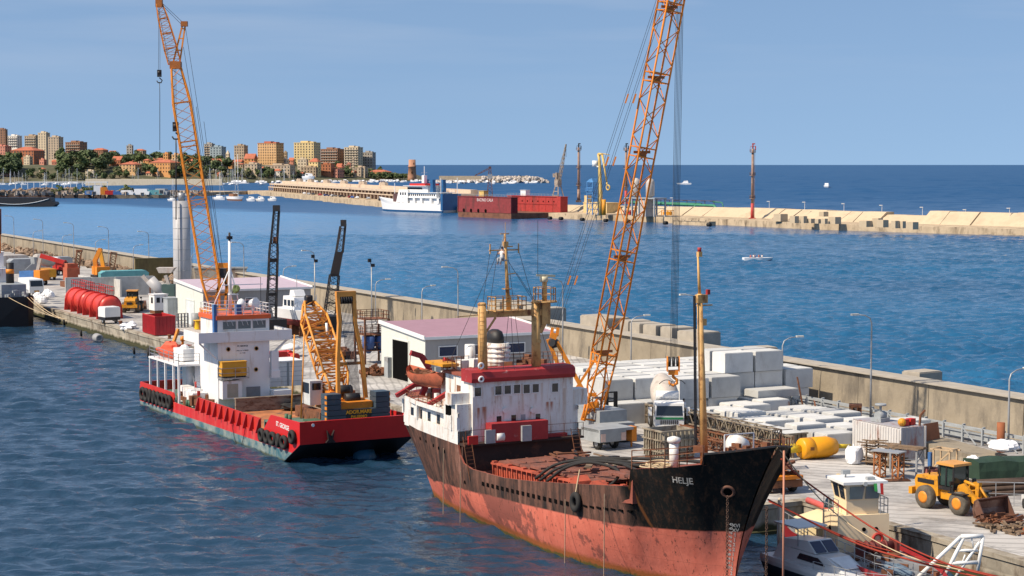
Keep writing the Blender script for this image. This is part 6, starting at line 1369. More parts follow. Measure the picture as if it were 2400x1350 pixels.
# gear lying about on the barge deck
for nm, lab, fn in (('folding_chair','grey folding chair on the barge deck before the wheelhouse',0),('deck_chair','second reclined chair on the barge deck beside the doorway',1)):
    o = thing(nm, lab, 'chair', loc=(0,0,0)); o.matrix_world = SF.M @ XF((-22.3, 7.3 if fn == 0 else 6.0, 1.62), 2.6+fn*.6); b = MB(); b.box(-.3,.3,-.3,.3,.42,.46); b.build('seat', mGrey, o); b = MB(); b.box(-.3,.3,.28,.32,.46,1.0); b.build('backrest', mGrey, o)
    for sx in (-.27,.27):
        for sy in (-.27,.27): b = MB(); b.bar((sx,sy,0),(sx,sy,.42),.04); b.build('leg', mSteel, o)
b = MB(); b.blob((0,0,.35),1.1,1.3,.35,12,6,.2,5,True); o = b.build('coiled_hawser', mRubber); o.matrix_world = SF.M @ XF((-19,8.3,1.62)); tag(o, 'black coiled hawser on the orange deck beside the rusty wall', 'rope')
o = thing('rescue_boat', 'orange and white rescue boat on the barge boat deck', 'boat', loc=(0,0,0)); o.matrix_world = SF.M @ XF((-35.2,1.7,5.45), .1)
b = MB(); R_ = hull_rows(-2.3,1.8,.9,[(0,.5,0,.4),(.5,.9,.4,0),(.9,.95,.7,0)],n=10); sides(b, R_); b.blob((-.4,0,1.0),1.5,.75,.6,10,6,.15,3); b.build('hull', M('orange_cover', (.72,.12,.06), .7), o); b = MB(); b.box(1.6,4.0,-.6,.6,0,1.2); b.blob((3,0,1.2),.5,.5,.4,8,5,.05,1); b.build('white_capsule', mWhite, o)

# ================================================================== crawler crane on the barge
CE = thing('deck_crane', 'orange crawler crane with folded lattice boom and blue-grey counterweights on the red barge bow', 'crane', Fr(SF.w(-1, 6.1, 2.95), (17.1,-31.9)))
mCW = M('counterweight_grey_blue', (.05,.075,.10), .5, var=.15, dirt=(.15,.12,.1), amt=.15)
for sg in (-1, 1):
    for k in range(6):
        if k > 2: b = MB(); b.box(1.6,2.9,sg*2.85-.55 if sg < 0 else 1.95,-1.95 if sg < 0 else 2.85+.0,k*.46,k*.46+.42)
        else: b = MB(); b.box(1.6,2.95,-2.9 if sg < 0 else 1.15,-1.15 if sg < 0 else 2.9,k*.46,k*.46+.42)
        if k > 2: b = MB(); b.box(1.6,2.9,-2.9 if sg < 0 else 1.6,-1.6 if sg < 0 else 2.9,k*.46,k*.46+.42)
        b.build('counterweight_slab', mCW, CE)
    b = MB()
    for k in range(6): b.box(2.5,2.92,sg*2.9-.03,sg*2.9+.03,k*.46+.05,k*.46+.3)
    b.build('hazard_edge', mOrange, CE)
b = MB(); b.box(1.5,2.97,-1.12,1.12,.0,1.35); b.build('centre_counterweight', M('counterweight_dark', (.02,.025,.03), .5), CE)
mTx = lambda y, z: Matrix.Translation((2.985,y,z)) @ Matrix(((0,0,1,0),(1,0,0,0),(0,1,0,0),(0,0,0,1)))
mYT = M('yellow_lettering', (.75,.36,.02), .6)
text(CE, 'lettering', 'ADOR.MARE', .42, mTx(0,1.12), mYT, .004, bold=.012); text(CE, 'lettering', 'PALERMO', .34, mTx(0,.72), mYT, .004, bold=.008); text(CE, 'lettering', 'LIEBHERR', .2, mTx(0,.28), mYT, .004, bold=.004)
b = MB(); b.prism([(-1.5,1.9),(1.5,1.9),(1.5,1.45),(.9,1.0),(-.9,1.0),(-1.5,1.45)], 1.0, 2.4, axis=0); b.box(-3.5,1.2,-1.35,1.35,.9,2.0); b.box(-2.5,-.5,-1.2,1.2,2.0,2.5); b.build('upper_frame', mOrange, CE)
b = MB(); b.cyl((1.2,-.55,2.1),(1.2,.75,2.1),.42,n=12); b.cyl((-.4,-.7,2.6),(-.4,.7,2.6),.45,n=12); b.build('winch_drum', mBlack, CE)
for sg in (-1, 1):
    b = MB(); b.box(-5,.8,sg*2.2-.45,sg*2.2+.45,.0,.95)
    for k in range(5): b.cyl((-4.4+k*1.2,sg*2.2-.5,.4),(-4.4+k*1.2,sg*2.2+.5,.4),.38,n=10)
    b.build('crawler_track', mRust, CE)
b = MB(); b.box(-3.4,-1.6,-2.6,-1.45,1.3,3.4); b.build('cab', M('pale_cab', (.55,.56,.55), .4), CE); b = MB(); b.box(-3.3,-1.8,-2.62,-1.43,2.3,3.2); b.box(-1.62,-1.58,-2.4,-1.6,2.6,3.2); b.build('cab_window', mGlass, CE)
# A-frame with reeving
mOcr = M('ochre_a_frame', (.70,.285,.05), .5, dirt=(.35,.13,.05), amt=.25)
top = 11.2
for sg in (-1, 1):
    b = MB(); pts = [V(.9,sg*1.28+.25,2.0),V(.6,sg*1.12+.2,5.5),V(.4,sg*.72+.05,8.5),V(.2,sg*.74,top-.3)]
    for p, q in zip(pts, pts[1:]): b.bar(p, q, .3, .36, V(1,0,0))
    b.build('a_frame_leg', mOcr, CE)
b = MB(); b.box(0,.4,-.9,.9,top-.45,top); b.bar((.55,-1.05,5.0),(.55,1.35,5.0),.2,.25); b.build('a_frame_head', mOcr, CE)
b = MB()
for k in range(5): b.cyl((.2,-.5+k*.22,top-.75),(.2,-.38+k*.22,top-.75),.35,n=12)
b.build('sheaves', mBlack, CE)
b = MB()
for k in range(9): b.cyl((.2,-.52+k*.13,top-.9),(1.1,-.3+k*.1+.4,2.4),.028,n=4,cap=False)
b.build('reeving_ropes', mCable, CE)
tip = V(-7.4,-.35,9.7); foot = V(-1.2,-.1,2.4)
b = MB(); lattice(b, foot, tip, (0,1,0), [(0,1.5,.7),(.16,2.25,1.5),(.82,2.0,1.4),(1,.9,.5)], .11, .06, 16, n=6, frames=(.16,.35,.5,.65,.82)); 
for k in range(26):
    t = .1+k*.032; p = foot.lerp(tip, t); w_ = .98 if t < .85 else .7; b.bar(p+V(.35,-w_,.4), p+V(.35,w_,.42), .05, .1)
b.build('lattice_boom', mOcr, CE)
b = MB(); b.cbox(tip+V(0,0,.2),.7,.5,.7); b.cyl(tip+V(0,-.3,.4),tip+V(0,.3,.4),.3,n=10); b.build('boom_head', mBlack, CE)
for y_ in (-3.0,-3.9): b = MB(); b.cyl((-3,y_+.1,0),(-3.6,y_+.7,7.3),.07,n=6); b.build('side_prop', mOcr, CE)
b = MB(); p = foot.lerp(tip,.6); b.cyl(p+V(.4,.5,.2),p+V(.2,.5,1.3),.12,n=8); b.build('white_cylinder', mWhite, CE)
# ================================================================== big lattice cranes
def ropes(pairs, r, name, mat, parent):
    b = MB()
    for p, q in pairs: b.cyl(p, q, r, n=4, cap=False)
    return b.build(name, mat, parent, world=True)
# ---- tall orange crane standing behind the coaster
YA = 151.5
A_ = lambda px, py, Y=YA: AT(px, py, Y)
CA = thing('lattice_crane', 'giant orange lattice crane leaning over the quay behind the coaster, boom leaving the picture', 'crane', Fr(G(1390, 1030, 2), PD))
f0, tp = A_(1387, 984), A_(1601, -145); sd = V(math.cos(.46), math.sin(.46), 0)
b = MB(); lattice(b, f0, tp, sd, [(0,1.55,.35),(.035,1.55,.5),(.138,1.56,1.5),(.9,1.56,1.5),(1,1.0,.7)], .085, .045, 27, n=6, frames=(.12,.138,.334,.354,.55,.569,.705,.723,.85,.867)); b.build('lattice_boom', mOrangeR, CA, world=True)
b = MB()
for t in (.146,.344,.56,.714,.858):
    p = f0.lerp(tp, t); b.bar(p-sd*.78-V(.1,.7,0), p+sd*.78-V(.1,.7,0), .1, .22); b.bar(p-sd*.3-V(.1,.72,.25), p+sd*.35-V(.1,.72,.25), .16, .3)
b.build('boom_joint', M('boom_joint_brown', (.32,.10,.02), .6), CA, world=True)
ap = A_(1298, 786)
b = MB(); 
for (x0,y0),(x1,y1),w_ in (((1284,795),(1328,905),.3),((1304,800),(1372,925),.3),((1290,784),(1305,790),.45)): b.bar(A_(x0,y0), A_(x1,y1), w_, w_*1.1)
b.bar(A_(1318,880),A_(1352,880),.2); b.bar(A_(1318,866),A_(1346,866),.14); b.bar(A_(1328,905),A_(1342,940),.28); b.bar(A_(1372,925),A_(1378,945),.3)
for x0 in (1292, 1305): b.bar(A_(x0,788), A_(x0+3,768), .18, .26)
b.build('a_frame', mOrange, CA, world=True)
b = MB(); b.cyl(A_(1293,803,151.2), A_(1303,803,151.9), .33, n=12); b.bar(A_(1298,806), A_(1300,815), .35, .4); b.build('a_frame_sheaves', mBlack, CA, world=True)
b = MB(); b.bar(A_(1352,908), A_(1400,835), .2); b.bar(A_(1384,890),A_(1418,862),.16); b.build('backstop', mOrange, CA, world=True)
pr = []
for ends in ((1292,768,1586,-140),(1306,768,1604,-140)):
    for dx in (-2.6, 2.6): pr.append((A_(ends[0]+dx, ends[1], YA+.2), A_(ends[2]+dx, ends[3], YA+.2)))
ropes(pr, .022, 'pendant_ropes', mCable, CA)
for (x0, y0) in ((1469,231),(1487,231),(1423,378),(1440,378),(1334,657),(1350,657)):
    b = MB(); p = A_(x0, y0, YA+.1); dd = (tp-ap).normalized(); b.bar(p-dd*.4, p+dd*.4, .16, .12); b.build('pendant_link', mOrangeR, CA, world=True)
ropes([(A_(1415,735),A_(1600,-145,YA+.5)),(A_(1376,905),A_(1412,760))], .02, 'luffing_rope', mCable, CA)
b = MB(); b.cbox((0,.9,1.3),5.6,2.9,.7); b.cbox((-.5,.9,2.1),4.6,2.6,1.0); b.build('carrier', mGrey, CA)
for x_ in (-2.2,-.9,.9,2.2):
    b = MB(); b.cyl((x_,-.55,.55),(x_,2.35,.55),.55,n=14); b.build('wheel', mRubber, CA)
b = MB(); b.bar(A_(1366,985), A_(1372,965), .5, .4); b.bar(A_(1407,985), A_(1404,965), .5, .4); b.build('boom_foot', mOrange, CA, world=True)
b = MB(); b.bar(A_(1372,950),A_(1404,948),.5,.5); b.bar(A_(1376,938),A_(1400,968),.2); b.bar(A_(1400,935),A_(1378,968),.2); b.bar(A_(1380,925),A_(1398,925),.3); b.build('foot_machinery', mOrangeR, CA, world=True)
# hook block
HB = thing('hook_block', 'orange hook block hanging on six black ropes above the mixer truck', 'hook', loc=A_(1578, 868))
hb = A_(1578, 845)
pr = []
for i in range(6): pr.append((A_(1588+i*3.2, -145, YA-.2+i*.08), A_(1571+i*3.0, 842, YA-.2+i*.08)))
ropes(pr, .026, 'hoist_ropes', mCable, HB)
b = MB(); c = A_(1578, 856); 
for o_ in (-.32,.02,.36): b.cyl(c+V(o_-.1,0,.3), c+V(o_+.1,0,.3), .42, n=14)
b.build('sheaves', mBlack, HB, world=True)
b = MB(); 
for o_ in (-.5,.47): b.prism([(-.42,-.5),(.42,-.5),(.5,.3),(.2,.75),(-.2,.75),(-.5,.3)], c.x+o_-.04, c.x+o_+.04, axis=0, M=Matrix.Translation((0,c.y,c.z)))
b.bar(c-V(.4,0,.6), c+V(.4,0,-.6), .4, .4); b.build('cheek_plates', mOrange, HB, world=True)
b = MB(); q = c-V(0,0,.8); b.cyl(q, q-V(0,0,.25), .12, n=8); b.tube([q-V(0,0,.2), q-V(-.3,0,.4), q-V(-.32,0,.7), q-V(0,0,.9), q-V(.32,0,.72), q-V(.36,0,.5)], [.12,.13,.13,.12,.1,.05], 8); b.build('hook', mOrange, HB, world=True)
b = MB(); b.tube(sag(q-V(.1,0,.6), A_(1545,900,152), -.25, 8), .035, 5); b.tube(sag(q-V(-.1,0,.6), A_(1606,900,152), -.25, 8), .035, 5); b.tube([q-V(.1,.4,.5), A_(1569,905,149.5)], .03, 4); b.tube([q-V(-.1,.4,.5), A_(1580,905,149.5)], .03, 4); b.build('sling', mCable, HB, world=True)

# ---- orange crane with luffing jib at the left
YB = 255.
B_ = lambda px, py, Y=YB: AT(px, py, Y)
CB = thing('lattice_crane', 'tall orange lattice crane with upper jib standing beside the grey silo', 'crane', Fr(G(505, 772, 2), PD))
f0, tp = B_(505, 728), B_(413, 160); sd = V(math.cos(.25), math.sin(.25), 0)
b = MB(); lattice(b, f0, tp, sd, [(0,1.2,.5),(.13,2.35,1.9),(.86,2.35,1.9),(1,1.3,1.1)], .13, .052, 26, n=5, frames=(.06,.13,.44,.46,.68,.70,.86)); b.build('lattice_boom', mOrange, CB, world=True)
b = MB(); lattice(b, B_(409,148), B_(373,8), sd, [(0,1.7,.6),(.25,1.75,1.3),(.75,1.3,1.1),(1,.8,.5)], .075, .04, 18, n=4, frames=(.25,.5,.75)); b.build('jib', mOrangeR, CB, world=True)
b = MB(); 
for o_ in (-6, 6): b.bar(B_(413+o_*1.3,150), B_(431+o_*.55,58), .2)
for t in (.35,.65,.9): x_ = 413+18*t; y_ = 150-92*t; b.bar(B_(x_-6,y_), B_(x_+6,y_), .16)
b.build('jib_strut', mOrange, CB, world=True)
b = MB(); b.cbox(B_(412,153),1.5,1.2,1.0); b.cbox(B_(432,56),.9,.7,.7); b.cbox(B_(373,8),.9,.8,1.0); b.build('boom_head', M('dark_orange_block', (.35,.11,.02), .6), CB, world=True)
ropes([(B_(380,7),B_(430,54)),(B_(380,12),B_(428,60)),(B_(434,60),B_(520,618)),(B_(430,110),B_(512,612)),(B_(372,25),B_(399,158)),(B_(478,285),B_(520,618)),(B_(460,250),B_(512,612))], .035, 'stay_ropes', mCable, CB)
b = MB()
for (x0,y0),(x1,y1) in (((518,640),(503,722)),((532,640),(528,718)),((521,640),(549,720)),((505,690),(532,690)),((508,680),(530,655))): b.bar(B_(x0,y0), B_(x1,y1), .4, .3)
b.bar(B_(511,622),B_(536,622),.6,.7); b.bar(B_(513,620),B_(513,648),.35); b.bar(B_(534,620),B_(534,648),.35); b.build('gantry', mOrange, CB, world=True)
b = MB(); b.cbox(B_(523,640),1.0,.7,1.3); b.build('gantry_sheaves', mBlack, CB, world=True)
b = MB(); b.cbox((0,0,2.1),5.2,2.9,1.6); b.build('house', mOrange, CB); b = MB(); b.box(-3,3,-2.2,-1.2,0,1.2); b.build('crawler_track', mRust, CB); b = MB(); b.box(-3,3,1.2,2.2,0,1.2); b.build('crawler_track', mRust, CB); b = MB(); b.box(2.6,3.4,-1.6,1.6,1.0,2.8); b.build('counterweight', mGrey, CB)
for nm, lab, xt, yt, yh, yend, s in (('hook_block','small dark hook hanging on a long line from the jib of the far orange crane',373,16,172,352,.75),('hook_block','black hook block hanging before the grey silo from the far orange crane',411,160,297,515,1.0)):
    o = thing(nm, lab, 'hook', loc=B_(xt, yh)); ropes([(B_(xt-1,yt), B_(xt-1.5,yh-8)),(B_(xt+1.5,yt), B_(xt+2,yh-8))], .03, 'hoist_ropes', mCable, o)
    b = MB(); c = B_(xt+.5, yh); b.cbox(c,.75*s,.5*s,1.3*s); b.cyl(c-V(.3*s,0,-.1),c+V(.3*s,0,.1),.38*s,n=10); b.build('block', mBlack, o, world=True)
    b = MB(); q = c-V(0,0,.8*s); b.tube([q,q-V(-.5*s,0,.5*s),q-V(-.3*s,0,.9*s),q-V(.25*s,0,.9*s),q-V(.5*s,0,.55*s)], [.12*s]*5, 6); b.build('hook', mBlack, o, world=True)
    b = MB(); b.tube([q-V(0,0,.8*s), B_(xt+1.5,yh+45), B_(xt+1.5,yend)], .06*s if s < 1 else .09, 5); b.build('sling', mCable, o, world=True)
# ---- two dark lattice booms
CC = thing('lattice_crane', 'thin black lattice boom standing straight up behind the barge wheelhouse', 'crane', Fr(G(637, 792, 2), PD))
YC = 243.; C_ = lambda px, py: AT(px, py, YC)
b = MB(); sd = V(.95,.3,0); lattice(b, C_(634,790), C_(642,570), sd, [(0,1.3,1.1),(.9,1.1,.9),(1,.95,.8)], .1, .045, 17, n=5, frames=(.35,.62,.66)); 
for o_ in (-.42,.42): b.bar(C_(642,570)+sd*o_, C_(648,495)+sd*o_*.8, .22, .3)
lattice(b, C_(643,565), C_(648,500), sd, [(0,.8,.6),(1,.6,.5)], .05, .035, 6, n=4); b.bar(C_(636,690)-sd*.7, C_(636,690)+sd*.7, .3, .4); b.bar(C_(640,610)-sd*.6, C_(640,610)+sd*.6, .3, .5); b.build('lattice_boom', mBlack, CC, world=True)
b = MB(); b.cbox(C_(648,488),.9,.7,.8); b.build('boom_head', mBlack, CC, world=True); b = MB(); b.cbox(C_(645,562),.5,.5,.8); b.build('orange_plate', mRust, CC, world=True)
b = MB(); b.box(-2.5,2,-1.4,1.4,.2,2.6); b.build('house', mBlack, CC); ropes([(C_(647,490),C_(622,760)),(C_(640,610),C_(622,740))], .03, 'ropes', mCable, CC); b = MB(); b.cbox(C_(622,735),.6,.5,1.0); b.build('hanging_block', mBlack, CC, world=True)
CD = thing('lattice_crane', 'dark boom with plated middle section leaning right behind the deck crane', 'crane', Fr(G(768, 780, 2), PD))
YD = 250.; D_ = lambda px, py: AT(px, py, YD)
b = MB(); sd = V(.95,.3,0); lattice(b, D_(770,775), D_(784,645), sd, [(0,1.8,1.2),(1,1.2,.9)], .1, .045, 10, n=5, frames=(.5,)); b.build('lattice_boom', mBlack, CD, world=True)
mDk = M('dark_brown_plate', (.045,.035,.032), .5); b = MB(); k = [D_(784,648)-sd*.65, D_(784,648)+sd*.6, D_(796,590)+sd*.5, D_(796,590)-sd*.62]; b.hexa([p+V(0,-.3,0) for p in k]+[p+V(0,.3,0) for p in k]); 
for o_ in (-.5,.42): b.bar(D_(796,592)+sd*o_, D_(804,530)+sd*o_*.75, .22, .3)
lattice(b, D_(796,592), D_(804,535), sd, [(0,.8,.5),(1,.5,.4)], .04, .035, 5, n=4); b.build('plated_section', mDk, CD, world=True)
b = MB(); b.cbox(D_(805,523),.75,.7,.9); b.bar(D_(798,527),D_(813,527),.08); b.build('boom_head', mBlack, CD, world=True); b = MB(); b.box(-2,2,-1.3,1.3,.3,2.4); b.build('house', mBlack, CD); ropes([(D_(800,560),D_(762,770)),(D_(788,600),D_(758,770))], .03, 'ropes', mCable, CD)
# ================================================================== things on the quay
def PT(name, lab, cat, x, y, rz=0, z=0, grp=None):
    o = thing(name, lab, cat, loc=(0,0,0), group=grp); Mx = PF.M @ XF((x, y, z), rz); o.matrix_world = Mx; FM[o.name] = Mx.copy(); return o
def one(name, lab, cat, b, mt, x, y, rz=0, z=0, grp=None):
    o = b.build(name, mt); o.matrix_world = PF.M @ XF((x, y, z), rz); FM[o.name] = o.matrix_world.copy(); return tag(o, lab, cat, grp)
def pg(px, py, z=2.0): q = PF.I @ G(px, py, z); return q.x, q.y
mClad = ribbed('white_cladding', (.66,.68,.62), 0, .5, .25, rough=.5, var=.04, dirt=(.4,.36,.3), amt=.12, streak=.2); mCladShade = ribbed('grey_cladding', (.34,.33,.32), 1, .6, .3, rough=.5, var=.04, dirt=(.3,.26,.22), amt=.12, streak=.2)  # second cladding is the white one darkened: the front's shade is painted in
mRoofP = ribbed('mauve_roof', (.36,.21,.25), 0, .4, .15, rough=.6, var=.06, dirt=(.28,.2,.2), amt=.15)
# ---- two warehouses
def warehouse(lab, x0, y0, w, d, h0, h1, wins, door, mroof=mRoofP):
    o = PT('warehouse', lab, 'warehouse', x0, y0)          # near corner towards camera and quay edge; +y along the front, -x into depth
    b = MB(); b.hexa([V(-d,0,0),V(0,0,0),V(0,.02,0),V(-d,.02,0),V(-d,0,h1),V(0,0,h0),V(0,.02,h0),V(-d,.02,h1)]); b.build('side_wall', mClad, o)
    b = MB(); b.box(-.02,0.003,.02,w,0,h0); b.hexa([V(-d,w-.02,0),V(-.02,w-.02,0),V(-.02,w,0),V(-d,w,0),V(-d,w-.02,h1),V(-.02,w-.02,h0),V(-.02,w,h0),V(-d,w,h1)]); b.box(-d-.02,-d,0,w,0,h1); b.build('front_wall', mCladShade, o)
    b = MB(); b.hexa([V(-d-.2,-.12,h1),V(.2,-.12,h0),V(.2,w+.12,h0),V(-d-.2,w+.12,h1),V(-d-.2,-.12,h1+.12),V(.2,-.12,h0+.12),V(.2,w+.12,h0+.12),V(-d-.2,w+.12,h1+.12)]); b.build('roof', mroof, o)
    b = MB()
    b.bar((-d-.2,-.2,h1+.1),(.25,-.2,h0+.1),.14,.4); b.bar((-d-.2,w+.2,h1+.1),(.25,w+.2,h0+.1),.14,.4); b.box(.2,.3,-.2,w+.2,h0-.12,h0+.18); b.build('roof_trim', mWhite, o)
    for y_, ww, z0, z1 in wins:
        b = MB(); b.box(-.03,.04,y_,y_+ww,z0,z1); q = b.build('window', mBlueGlass, o); b = MB()
        for c in ((y_-.1,y_,z0-.1,z1+.1),(y_+ww,y_+ww+.1,z0-.1,z1+.1),(y_,y_+ww,z1,z1+.1),(y_,y_+ww,z0-.1,z0)): b.box(.01,.08,*c)
        b.build('window_frame', mWhite, q)
    x1, x2, zt, mt = door; b = MB(); b.box(x1,x2,-.03,.03,0,zt); q = b.build('door', mt, o); b = MB(); b.box(x1-.15,x1,-.08,.02,0,zt+.15); b.box(x2,x2+.15,-.08,.02,0,zt+.15); b.box(x1,x2,-.08,.02,zt,zt+.15); b.build('door_frame', mClad, q)
    return o
W1 = warehouse('nearer warehouse with mauve roof, white side wall, shade-toned front and black open doorway', -80.3, 4.2, 15.2, 11.5, 4.95, 5.75, [(1.6,2.0,3.05,4.0),(5.2,2.2,3.05,4.0),(9.6,2.0,3.05,4.0)], (-8.3,-4.2,4.2,mDark))
b = MB(); b.box(-9.6,-8.6,-.5,-.04,0,2.2); b.build('door_leaf', mGrey, W1); b = MB(); b.box(.05,.5,1.0,2.0,1.4,2.0); b.build('air_conditioner', mGrey, W1)
W2 = warehouse('farther warehouse with pale lilac roof behind the barge wheelhouse', -157.5, 5.1, 16.2, 13, 5.1, 5.9, [(6.3,1.6,2.9,3.9),(12.9,2.4,2.9,3.9)], (-8,-4.2,3.4,M('pale_door', (.62,.66,.66), .5)), ribbed('lilac_roof', (.50,.40,.46), 0, .4, .15, rough=.6, var=.06))
# ---- white concrete blocks
mBlk2 = M('new_concrete_block', (.60,.60,.58), .85, var=.1, scale=.5, dirt=(.44,.43,.41), amt=.3, dscale=.7, streak=.5, bump=.1, spec=.2)
def vary(mat, lo=.72, hi=1.08):
    nt = mat.node_tree; N = nt.nodes; L = nt.links; b = N['Principled BSDF']; src = b.inputs['Base Color'].links[0].from_socket
    oi = N.new('ShaderNodeObjectInfo'); r = N.new('ShaderNodeMapRange'); r.inputs[3].default_value = lo; r.inputs[4].default_value = hi; L.new(oi.outputs['Random'], r.inputs[0])
    hs = N.new('ShaderNodeHueSaturation'); L.new(r.outputs[0], hs.inputs['Value']); L.new(src, hs.inputs['Color']); L.new(hs.outputs[0], b.inputs['Base Color'])
vary(mBlk2)
mForm = M('formwork_steel', (.28,.24,.18), .75, var=.25, dirt=(.10,.06,.04), amt=.5, dscale=1.2)
bm_ = {}
def block(x, y, z, sx, sy, sz, lab, rz=0):
    k = (sx, sy, sz)
    if k not in bm_:
        b = MB(); c = .06; b.box(-sx/2,sx/2,-sy/2,sy/2,0,sz-c); b.box(-sx/2+c,sx/2-c,-sy/2+c,sy/2-c,sz-c,sz); o = b.build('concrete_block', mBlk2); bm_[k] = o.data
    else: o = bpy.data.objects.new('concrete_block', bm_[k]); COL.objects.link(o)
    o.matrix_world = PF.M @ XF((x, y, z), rz+RN.uniform(-.012,.012)); tag(o, lab, 'concrete block', 'white concrete blocks stacked on the quay')
SXb, SYb, SZb = 2.15, 3.1, 1.85
# columns along +y, rows into depth (-x)
for r in range(7):
    for c in range(7):
        x_ = -47.6-r*2.35; y_ = 8.6+c*3.3
        if r == 0 and c > 3: continue
        lv = 1 if r == 0 and c < 2 else 2
        if r >= 1 and 4 <= c <= 5 : lv = 3 if r < 3 else 2
        if c == 6: lv = 2 if 1 <= r < 4 else 1
        if c == 0 and r > 3: lv = 1
        for l in range(lv):
            top = l == lv-1
            lab = ('white concrete block at quay level in the high stack behind the mixer truck' if l == 0 else 'white concrete block in the second layer of the high stack behind the mixer truck' if l == 1 else 'white concrete block on the very top of the high stack, above the mixer truck drum')
            block(x_+RN.uniform(-.1,.1), y_+(.3 if l == 1 else 0)+RN.uniform(-.12,.12), l*SZb, SXb, SYb, SZb, lab)
for r in range(12):
    for c in range(4):
        x_ = -26.3-r*2.12; y_ = 12.4+c*3.5+.0*r
        if r > 9 and c < 1 or RN.random() < .07: continue
        if c == 0:
            b = MB(); b.mi = 1; b.box(-.84,.84,-1.45,1.45,0,1.42); b.mi = 0; b.box(-.9,.9,-1.5,1.5,0,1.3)
            for q in range(8): b.box(.9,1.0,-1.45+q*.4,-1.37+q*.4,0,1.36)
            for q in range(5): b.box(-.85+q*.4,-.77+q*.4,-1.62,-1.5,0,1.36)
            b.box(.9,1.03,-1.55,1.55,1.3,1.42); o = b.build('block_mould', [mForm, mBlk2]); o.matrix_world = PF.M @ XF((x_, y_, 0), RN.uniform(-.02,.02)); tag(o, 'rusty ribbed mould filled with concrete in the row beside the lattice frames', 'mould', 'filled block moulds'); continue
        block(x_+RN.uniform(-.06,.06), y_+RN.uniform(-.06,.06), 0, 1.72, 2.95, 1.35+.1*((r*3+c*5) % 4), 'white concrete block in the low field of blocks beside the guardrail' if c else 'white concrete block at the seaward-facing front edge of the low field beside the rusty frames')
block(-47.5, 24.6, 1.5, 2.2, 4.6, .7, 'low white concrete slab lying on the blocks at the foot of the high stack')
block(-30, 26.2, 0, 2.2, 3.2, 1.4, 'single white concrete block by the lamp post and sheet piles')
# formwork: steel shutters along the near edge of the low field
for k in range(11):
    b = MB(); x_ = -25.5-k*2.15; b.box(-1.0,1.0,-.06,.06,0,1.75); 
    for q in range(6): b.box(-.95+q*.36,-.87+q*.36,-.2,-.06,0.02,1.7)
    b.box(-1.0,1.0,-.24,-.06,1.62,1.74); b.box(-1.0,1.0,-.24,-.06,.7,.8); one('shutter', 'ribbed steel shutter panel standing along the edge of the low block field', 'formwork', b, mForm, x_, 10.4, 0, 0, 'shutter panels beside the block field')
for nm, y_, z_, lab in (('rebar_girder', 8.6, .1, 'long rusty lattice frame lying on the quay side of the shutters'), ('rebar_girder', 9.4, 1.15, 'long dark lattice frame resting on top of the shutters')):
    b = MB(); lattice(b, (-12,0,.6), (3.5,0,.5), (0,1,0), [(0,.9,1.0),(1,.9,1.0)], .07, .045, 24, n=4); one(nm, lab, 'steel frame', b, mRust if z_ < 1 else mForm, -29, y_, .02, z_, 'lattice frames by the block field')
b = MB(); lattice(b, (-10,0,.4), (2.5,0,.4), (0,1,0), [(0,.7,.8),(1,.7,.8)], .06, .045, 20, n=4); one('rebar_girder', 'short lattice frame nearest the coaster bow, rusted dark brown', 'steel frame', b, mRust, -27.5, 6.9, -.03, .1, 'lattice frames by the block field')
b = MB()
for k in range(9): b.bar((0,-.7+k*.17,0),(0,-.7+k*.17,2.4),.06); 
b.bar((0,-.75,.1),(0,.75,.1),.08); b.bar((0,-.75,2.3),(0,.75,2.3),.08); one('steel_gate', 'upright rusty bar gate at the end of the lattice frames', 'gate', b, mRust, -20.6, 6.6, 1.09)
# formwork box before the mixer
o = PT('formwork_box', 'tall box of ribbed rusty shutter panels below the mixer truck cab', 'formwork', *pg(1590, 1078), .05); mFormP = M('formwork_pale', (.36,.32,.25), .75, var=.2, dirt=(.14,.09,.06), amt=.45, dscale=1.2)
for x0, x1, y0, y1 in ((-.06,0,-1.45,1.45),(-2.4,-2.34,-1.45,1.45),(-2.4,0,-1.51,-1.45),(-2.4,0,1.45,1.51)):
    b = MB(); b.box(x0,x1,y0,y1,.2,2.35)
    n = 8
    for q in range(n):
        if x1-x0 < .1: b.box(x0-.14 if x0 < -1 else x1, x0 if x0 < -1 else x1+.14, y0+q*.4, y0+q*.4+.07, .25, 2.3)
        else: b.box(x0+q*.32, x0+q*.32+.07, y0-.14 if y0 < 0 else y1, y0 if y0 < 0 else y1+.14, .25, 2.3)
    b.build('shutter_panel', mFormP, o)
b = MB()
for z in (.7,1.6,2.3): b.bar((.17,-1.7,z),(.17,1.7,z),.1); b.bar((-2.6,-1.65,z),(.2,-1.65,z),.1)
b.build('waler', mForm, o); b = MB(); b.box(-2.4,0,-1.5,1.5,0,.18); b.build('base_skid', mRust, o)
